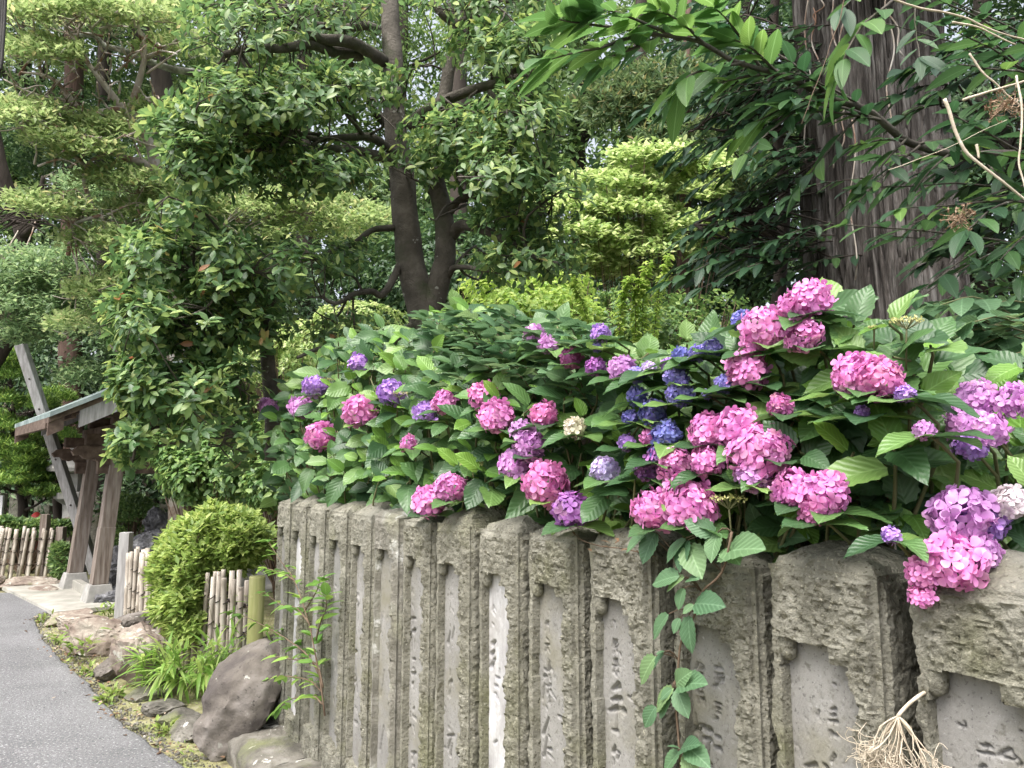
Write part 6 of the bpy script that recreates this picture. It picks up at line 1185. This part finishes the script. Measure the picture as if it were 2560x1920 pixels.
for (x, y, d_) in [(2100, 250, 2.5), (2168, 270, 2.5), (2200, 300, 2.5), (2265, 347, 2.6), (2300, 360, 2.6), (2380, 378, 2.7), (2450, 390, 2.8), (2060, 230, 2.4), (1950, 185, 2.4)]:
    for k in range(2):
        a = RNG.uniform(-0.8, 0.8); l = RNG.uniform(130, 260); sg = -1 if RNG.random() < 0.8 else 1
        TW([(x, y, d_), (x + sg * l * 0.5 * math.cos(a), y + l * 0.5 * math.sin(a) + 10, d_ - 0.1), (x + sg * l * math.cos(a), y + l * math.sin(a) + 35, d_ + RNG.uniform(-0.3, 0.1))])
for (x0, y0, x1, y1) in ((2700, 420, 2200, 560), (2700, 560, 2280, 660), (2700, 620, 2350, 720), (2640, 480, 2420, 560), (2700, 700, 2250, 620), (2700, 620, 2150, 590), (2720, 300, 2450, 130), (2720, 330, 2380, 60), (2720, 200, 2350, -10), (2700, 160, 2200, 60), (2650, 560, 2500, 640), (2620, 500, 2300, 520), (2700, 400, 2380, 300), (2700, 750, 2480, 690), (2720, 500, 2100, 470), (2720, 180, 2480, 300), (2300, -60, 2100, 40), (2350, -60, 2240, 90)):
    for k in range(2 if x1 > 2330 else 1):
        d_ = RNG.uniform(1.9, 2.6); TW([(x0 + RNG.normal(0, 20), y0 + RNG.normal(0, 25), d_ + 0.5), ((x0 + x1) / 2, (y0 + y1) / 2 - 20 + RNG.normal(0, 25), d_ + 0.2), (x1 + RNG.normal(0, 40), y1 + RNG.normal(0, 30), d_)])
ch = empty('chestnut_tree', main[0], 'chestnut-like tree whose boughs of long saw-edged leaves cross in front of the cedar', 'tree')
limb_mesh(ch, 'trunk', [limbs[0]], M['bark'], 8, 0.1)
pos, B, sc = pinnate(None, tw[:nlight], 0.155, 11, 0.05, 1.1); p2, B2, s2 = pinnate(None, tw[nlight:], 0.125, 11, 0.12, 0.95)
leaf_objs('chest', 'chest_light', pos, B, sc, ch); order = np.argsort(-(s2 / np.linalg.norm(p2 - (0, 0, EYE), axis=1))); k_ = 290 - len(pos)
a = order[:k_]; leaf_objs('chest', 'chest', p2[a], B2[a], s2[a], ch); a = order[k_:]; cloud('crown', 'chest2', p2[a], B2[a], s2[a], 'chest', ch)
mb = MB()
for p in tw: mb.tube(p, [0.006, 0.0018], 5, cap=False)
mb.build('twigs', M['bark'], ch, kind='stuff')
# shaded elm-like tree behind, filling left of and across the cedar
limbs = []; L([(1950, 1100, 5.3), (1945, 800, 5.3), (1960, 500, 5.3), (1930, 200, 5.2), (1950, -200, 5.2)], 0.06, 0.03); limbs[0][0][0][2] = 0.4
L([(1945, 620, 5.3), (1880, 560, 4.9), (1800, 540, 4.6), (1740, 560, 4.4)], 0.02, 0.006); L([(1950, 400, 5.3), (1880, 330, 4.9), (1800, 300, 4.6), (1720, 330, 4.4)], 0.02, 0.006); L([(1930, 150, 5.2), (1850, 90, 4.8), (1700, 90, 4.5)], 0.02, 0.006); L([(2700, 600, 3.7), (2600, 430, 3.5), (2480, 330, 3.4)], 0.02, 0.006)
tw2 = []
for k in range(150):
    r_ = RNG.random()
    if r_ < 0.62: x, y, d_ = RNG.uniform(1720, 2010), RNG.uniform(150, 700), RNG.uniform(3.9, 5.0); 
    elif r_ < 0.8: x, y, d_ = RNG.uniform(1600, 2000), RNG.uniform(0, 260), RNG.uniform(3.9, 5.0)
    else: x, y, d_ = RNG.uniform(2380, 2640), RNG.uniform(40, 620), RNG.uniform(2.9, 3.5)
    if x < 1850 and 360 < y < 520 and RNG.random() < 0.6: continue
    l = RNG.uniform(110, 220); tw2.append(jitter(path_px([(x + l * 0.8, y - l * 0.15, d_ + 0.15), (x + l * 0.3, y - l * 0.08, d_), (x - l * 0.3, y + l * 0.18, d_ - 0.1)], 10), 0.02, 4, k))
for k in range(16):
    x, y, d_ = RNG.uniform(2230, 2480), RNG.uniform(120, 640), RNG.uniform(3.0, 3.45); l = RNG.uniform(90, 170); tw2.append(jitter(path_px([(x + l * 0.8, y - l * 0.15, d_), (x + l * 0.3, y - l * 0.08, d_), (x - l * 0.3, y + l * 0.18, d_)], 10), 0.02, 4, k))
el = empty('elm_tree', limbs[0][0][0], 'shaded tree with layered toothed leaves beside and across the cedar trunk', 'tree')
limb_mesh(el, 'trunk', limbs[:1], M['bark_dark'], 8, 0.1)
for lb in limbs[1:]: limb_mesh(el, 'limb', [lb], M['bark_dark'], 6, 0.1)
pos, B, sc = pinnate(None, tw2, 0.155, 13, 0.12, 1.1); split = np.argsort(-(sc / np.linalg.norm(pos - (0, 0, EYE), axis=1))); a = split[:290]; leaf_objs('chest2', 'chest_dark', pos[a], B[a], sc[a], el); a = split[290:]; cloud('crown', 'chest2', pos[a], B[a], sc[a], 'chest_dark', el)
mb = MB()
for p in tw2: mb.tube(p, [0.005, 0.0015], 4, cap=False)
nodes = np.concatenate([p for p, _, _ in limbs])
for p in tw2:
    if np.linalg.norm(nodes - p[0], axis=1).min() > 0.8: continue
    k = np.argmin(np.linalg.norm(nodes - p[0], axis=1)); mb.tube(smooth_path(np.array([nodes[k], (nodes[k] + p[0]) / 2 + RNG.normal(0, 0.05, 3), p[0]]), 5), [0.008, 0.005], 4, cap=False)
mb.build('twigs', M['bark_dark'], el, kind='stuff')
# foliage at the right edge between the chestnut and the hydrangeas
rp = empty('creeper', P(2600, 800, 2.4) * (1, 1, 0) + (0, 0, 0.4), 'leafy creeper filling the right edge above the mauve hydrangeas', 'creeper')
tw3 = []
for k in range(34):
    x, y, d_ = RNG.uniform(2380, 2640), RNG.uniform(740, 960), RNG.uniform(1.9, 2.5); tw3.append(jitter(path_px([(x + 120, y + 60, d_ + 0.2), (x, y, d_), (x - 110, y + 20, d_ - 0.05)], 10), 0.02, 4, k))
for k in range(16):
    x, y, d_ = RNG.uniform(2150, 2400), RNG.uniform(770, 900), RNG.uniform(2.1, 2.6); tw3.append(jitter(path_px([(x + 120, y + 40, d_ + 0.2), (x, y, d_), (x - 90, y + 10, d_ - 0.05)], 10), 0.02, 4, k))
pos, B, sc = pinnate(None, tw3, 0.095, 7, 0.1); split_leaves('vine', 'vine', pos, B, sc, rp, 280); mb = MB()
for p in tw3: mb.tube(p, [0.004, 0.0015], 4, cap=False)
mb.build('stems', M['stem'], rp, kind='stuff')
# small mixed creeper leaves over the back hydrangeas (left of centre)
rp = empty('creeper', P(1280, 1000, 4.6) * (1, 1, 0) + (0, 0, 0.4), 'tangled small-leaved creeper over the back of the hydrangeas, left of the blue heads', 'creeper')
tw3 = []
for k in range(85):
    x = RNG.uniform(1090, 1500); y = RNG.uniform(790 + abs(x - 1280) * 0.15, 980); d_ = mound_depth(x, y) + RNG.uniform(-0.02, 0.5); tw3.append(jitter(path_px([(x + 30, y + 50, d_ + 0.1), (x, y, d_), (x - 35, y - 25, d_)], 8), 0.02, 4, k))
pos, B, sc = pinnate(None, tw3, 0.085, 7, 0.15); split_leaves('vine', 'vine', pos, B, sc, rp, 280); mb = MB()
for p in tw3: mb.tube(p, [0.003, 0.001], 4, cap=False)
mb.build('stems', M['stem_brown'], rp, kind='stuff')

# ------------------------------------------------------------------ creeper hanging over the wall
SFX = P
hv = empty('hanging_creeper', wall_pt(wall_s(1700, 1400), -0.03, 1.4), 'hanging creeper with trios of toothed leaves trailing down the shaded stone post', 'creeper')
def wdep(px, py, off=-0.05):
    r = ray(px, py); return (WD + off) / (r @ NB)
stemp = [(1830, 1330), (1805, 1430), (1755, 1480), (1740, 1530), (1705, 1600), (1697, 1650), (1694, 1700), (1690, 1760), (1695, 1830), (1700, 1900), (1702, 1960)]
mb = MB(); mb.tube(smooth_path(np.array([P(x, y, wdep(x, y, -0.045)) for x, y in stemp]), 40), 0.0028, 6)
lv = []  # (tip px, tip py, base px, base py)
LV = [((1660, 1395), (1715, 1345)), ((1690, 1420), (1720, 1350)), ((1745, 1430), (1720, 1360)), ((1715, 1300), (1790, 1335)), ((1770, 1395), (1795, 1330)), ((1885, 1350), (1805, 1385)), ((1840, 1395), (1815, 1370)),
 ((1625, 1450), (1700, 1440)), ((1660, 1470), (1712, 1442)), ((1740, 1440), (1720, 1448)), ((1795, 1505), (1735, 1510)), ((1705, 1530), (1735, 1512)), ((1690, 1520), (1710, 1470)),
 ((1623, 1590), (1672, 1535)), ((1718, 1628), (1722, 1538)), ((1680, 1580), (1700, 1545)), ((1590, 1703), (1640, 1640)), ((1628, 1665), (1660, 1632)), ((1640, 1632), (1662, 1628)), ((1750, 1695), (1695, 1715)), ((1715, 1680), (1690, 1712)),
 ((1630, 1770), (1685, 1720)), ((1715, 1787), (1692, 1722)), ((1605, 1815), (1640, 1765)), ((1640, 1790), (1678, 1735)), ((1648, 1745), (1680, 1722)), ((1765, 1905), (1715, 1865)), ((1735, 1850), (1700, 1875)), ((1650, 1925), (1700, 1880)), ((1740, 1940), (1710, 1885)), ((1670, 1860), (1700, 1872)),
 ((1980, 1420), (1930, 1360)), ((2000, 1330), (1935, 1350)), ((1880, 1400), (1930, 1370)), ((1870, 1270), (1905, 1330)), ((2170, 1300), (2080, 1320)), ((2060, 1280), (2080, 1325)), ((2170, 1345), (2085, 1330)), ((2230, 1290), (2150, 1325)), ((2280, 1320), (2240, 1300)), ((2240, 1262), (2195, 1300)), ((1600, 1400), (1640, 1330)), ((1560, 1370), (1620, 1330))]
for (tx, ty), (bx_, by_) in LV:
    rear = 0.2 if tx > 1860 and by_ < 1375 else 0; d_ = wdep(bx_, by_, (-0.055 if by_ > 1400 else -0.03) + rear); b_ = P(bx_, by_, d_); t_ = P(tx, ty, wdep(tx, ty, -0.075 + rear)); v = t_ - b_; Ln = np.linalg.norm(v)
    up = -NB * 0.9 + np.array([0, 0, 0.75]) + RNG.normal(0, 0.25, 3); leaf_objs('vine', 'vine', [b_], basis(v[None], up[None]), [Ln * 1.02], hv)
    sp_ = P(*stemp[int(np.argmin([(bx_ - x) ** 2 + (by_ - y) ** 2 for x, y in stemp]))], wdep(bx_, by_, -0.045))
    if np.linalg.norm(sp_ - b_) < 0.25: mb.tube(smooth_path(np.array([sp_, (sp_ + b_) / 2 + (0, 0, 0.01), b_]), 4), 0.0014, 4)
mb.build('stem', M['stem_brown'], hv)
# reddish seedling vine over the post tops
rv = empty('red_creeper', wall_pt(wall_s(1500, 1350), 0.02, 1.42), 'thin reddish creeper shoot lying across the tops of the middle posts', 'creeper')
pp = [(1640, 1392), (1560, 1372), (1500, 1365), (1450, 1348), (1425, 1320), (1395, 1305)]; mb = MB(); mb.tube(smooth_path(np.array([P(x, y, wdep(x, y, -0.012)) for x, y in pp]), 14), 0.0015, 4); mb.build('stem', M['stem_brown'], rv)
for k, (x, y) in enumerate(((1520, 1366), (1500, 1352), (1540, 1345), (1555, 1352), (1575, 1372), (1470, 1372), (1450, 1340), (1600, 1378), (1430, 1330))):
    b_ = P(x, y, wdep(x, y, -0.015)); leaf_objs('lance', 'dry_leaf', [b_], basis(np.array([[RNG.normal(), RNG.normal(), 0.1]]), np.array([[0, 0, 1.0]])), [0.03], rv)

# ------------------------------------------------------------------ green sapling growing out between the far posts
sap = empty('sapling', P(815, 1760, wdep(815, 1760, -0.01)), 'young green sapling with slender arching branches in front of the far posts', 'sapling')
SP_ = [[(812, 1790), (800, 1700), (785, 1620), (770, 1550), (735, 1450), (700, 1400), (672, 1355)], [(805, 1700), (770, 1640), (720, 1600), (670, 1570), (620, 1545), (580, 1530)], [(808, 1720), (790, 1660), (740, 1650), (680, 1640), (630, 1635)], [(805, 1730), (770, 1700), (700, 1690), (660, 1700)], [(790, 1600), (800, 1560), (815, 1520), (815, 1490)], [(775, 1560), (740, 1520), (700, 1510), (660, 1480)], [(805, 1760), (780, 1740), (720, 1750), (700, 1770)], [(760, 1530), (790, 1480), (800, 1450)], [(640, 1850), (600, 1800), (570, 1790), (530, 1850)], [(735, 1450), (700, 1430), (660, 1420)]]
tws = []; mb = MB()
for k, s_ in enumerate(SP_):
    p = smooth_path(np.array([P(x, y, wdep(x, y, -0.05 - 0.05 * (i / len(s_)))) for i, (x, y) in enumerate(s_)]), 18); tws.append(p); mb.tube(p, [0.005, 0.0015], 5)
mb.build('stems', M['stem_brown'], sap)
pos, B, sc = pinnate(None, tws + tws[:2], 0.088, 13, 0.1); leaf_objs('ovate', 'sapleaf', pos, B, sc, sap) if 'sapleaf' in M else leaf_objs('ovate', 'hyd_light', pos[::1], B, sc, sap)

# ------------------------------------------------------------------ dry stems and dead flower heads
def dry_stem(label, pts, r, heads=(), mat='straw'):
    p = path_px(pts, len(pts) * 6); root = empty('dry_cane', p[0], label, 'dry cane', 'bare dry canes at the upper right'); mb = MB(); mb.tube(jitter(p, 0.010, 7, int(pts[0][0])), [r * 0.55, r * 0.33], 7, wob=0.3); mb.build('stem', M[mat], root)
dry_stem('thick pale broken cane slanting down in front of the dark hollow', [(2361, 247, 1.75), (2388, 320, 1.75), (2419, 374, 1.75), (2454, 409, 1.75), (2500, 450, 1.75), (2580, 515, 1.75)], 0.0085)
dry_stem('short pale stub standing on the broken cane', [(2441, 362, 1.75), (2449, 400, 1.75)], 0.007)
dry_stem('pale dry cane pointing up left above the broken one', [(2423, 131, 1.7), (2450, 175, 1.7), (2480, 210, 1.7), (2580, 300, 1.7)], 0.005)
dry_stem('pale straight stick lying level at the right picture edge', [(2408, 251, 1.65), (2480, 228, 1.65), (2580, 190, 1.65)], 0.0065)
dry_stem('pale cane running down from the top edge to the right', [(2200, -30, 1.7), (2250, 5, 1.7), (2400, 40, 1.7), (2480, 75, 1.7), (2600, 110, 1.7)], 0.0055)
dry_stem('peeling dry cane just below the one from the top edge', [(2381, 62, 1.72), (2450, 72, 1.72), (2540, 105, 1.72)], 0.005)
dry_stem('thin hanging brown stem in front of the cedar, upper part', [(2112, -20, 1.9), (2095, 60, 1.9), (2070, 130, 1.9), (2045, 200, 1.9), (2004, 308, 1.9)], 0.003, mat='stem_brown')
dry_stem('thin straw running level across the dark leaves', [(2225, 420, 1.8), (2340, 380, 1.8), (2420, 345, 1.8), (2520, 300, 1.8)], 0.002)
dry_stem('wavy pale stem at the extreme right edge', [(2550, 190, 1.6), (2556, 300, 1.6), (2548, 400, 1.6), (2560, 480, 1.6)], 0.005)
def dry_head(label, px, py, dep, rpx, mat='straw_brown'):
    c = P(px, py, dep); r = rpx * dep / FPX; root = empty('dry_flower_head', c, label, 'dead flower', 'dead flower heads'); mb = MB(); pos = []
    for k in range(46):
        d = N3(RNG.normal(size=3) * (1, 1, 0.6)); tip = c + d * r * RNG.uniform(0.5, 1); mb.tube(smooth_path(np.array([c, (c + tip) / 2 + RNG.normal(0, 0.15 * r, 3), tip]), 5), 0.0009, 3, cap=False); pos.append(tip)
    pos = np.repeat(np.array(pos), 3, 0); ds = RNG.normal(size=(len(pos), 3)); cloud('petals', 'wide', pos, basis(ds, RNG.normal(size=(len(pos), 3))), np.full(len(pos), 0.2 * r), 'dry_leaf', root); mb.build('stalks', M[mat], root, kind='stuff')
dry_head('crumpled brown dead flower head, upper one at the right edge', 2510, 265, 1.7, 50); dry_head('crumpled brown dead flower head, lower one below the broken cane', 2400, 545, 1.75, 44)
# dead head hanging by the near post
b0 = wdep(2245, 1790, -0.05); root = empty('dry_flower_head', P(2245, 1790, b0), 'pale dead flower head hanging root-like between the two nearest posts', 'dead flower', 'dead flower heads')
mb = MB(); st = smooth_path(np.array([P(2330, 1720, wdep(2330, 1720, 0.03)), P(2290, 1745, wdep(2290, 1745, -0.03)), P(2262, 1770, b0), P(2245, 1790, b0)]), 12); mb.tube(st, 0.0032, 7); mb.build('stalk', M['straw'], root)
mb = MB(); c = P(2245, 1790, b0)
for k in range(26):
    a = RNG.uniform(-0.75, 0.75); ln = RNG.uniform(0.05, 0.095); q = c + U * (-math.sin(a) * ln) + NB * RNG.normal(0, 0.012) + np.array([0, 0, -ln * math.cos(a)])
    mb.tube(smooth_path(np.array([c, (c + q) / 2 + RNG.normal(0, 0.004, 3), q]), 5), [0.0016, 0.0010], 4, cap=False)
    for m in range(4):
        dr = N3(U * (-math.sin(a) + RNG.normal(0, 0.5)) + NB * RNG.normal(0, 0.25) + np.array([0, 0, -0.9 + RNG.normal(0, 0.4)])); q2_ = q + dr * RNG.uniform(0.02, 0.045)
        mb.tube(smooth_path(np.array([q, (q + q2_) / 2 + RNG.normal(0, 0.005, 3), q2_]), 5), [0.0010, 0.0006], 3, cap=False)
        for mm in range(3):
            q3_ = q2_ + RNG.normal(0, 0.014, 3) + (0, 0, -0.005); mb.tube(smooth_path(np.array([q2_, (q2_ + q3_) / 2 + RNG.normal(0, 0.006, 3), q3_]), 5), 0.0006, 3, cap=False)
mb.build('stalks', M['straw'], root, kind='stuff')
pos = c + np.stack([RNG.normal(0, 0.04, 120), RNG.normal(0, 0.015, 120), RNG.uniform(-0.15, -0.10, 120)], -1); cloud('petals', 'wide', pos, basis(RNG.normal(size=(120, 3)), RNG.normal(size=(120, 3))), np.full(120, 0.012), 'dry_leaf', root)

# cables at the top left corner
cb = empty('cable_bundle', P(5, 0, 5.0), 'bundle of dark cables hanging down at the top left corner', 'cables')
for k in range(4):
    mb = MB(); mb.tube(path_px([(18 - k * 7, -200, 5.0), (14 - k * 6, 0, 5.0), (4 - k * 5, 160, 5.0), (-10 - k * 5, 300, 5.0), (-60 - k * 5, 1500, 5.0)], 20), 0.011, 6); mb.build('cable', M['cable'], cb)
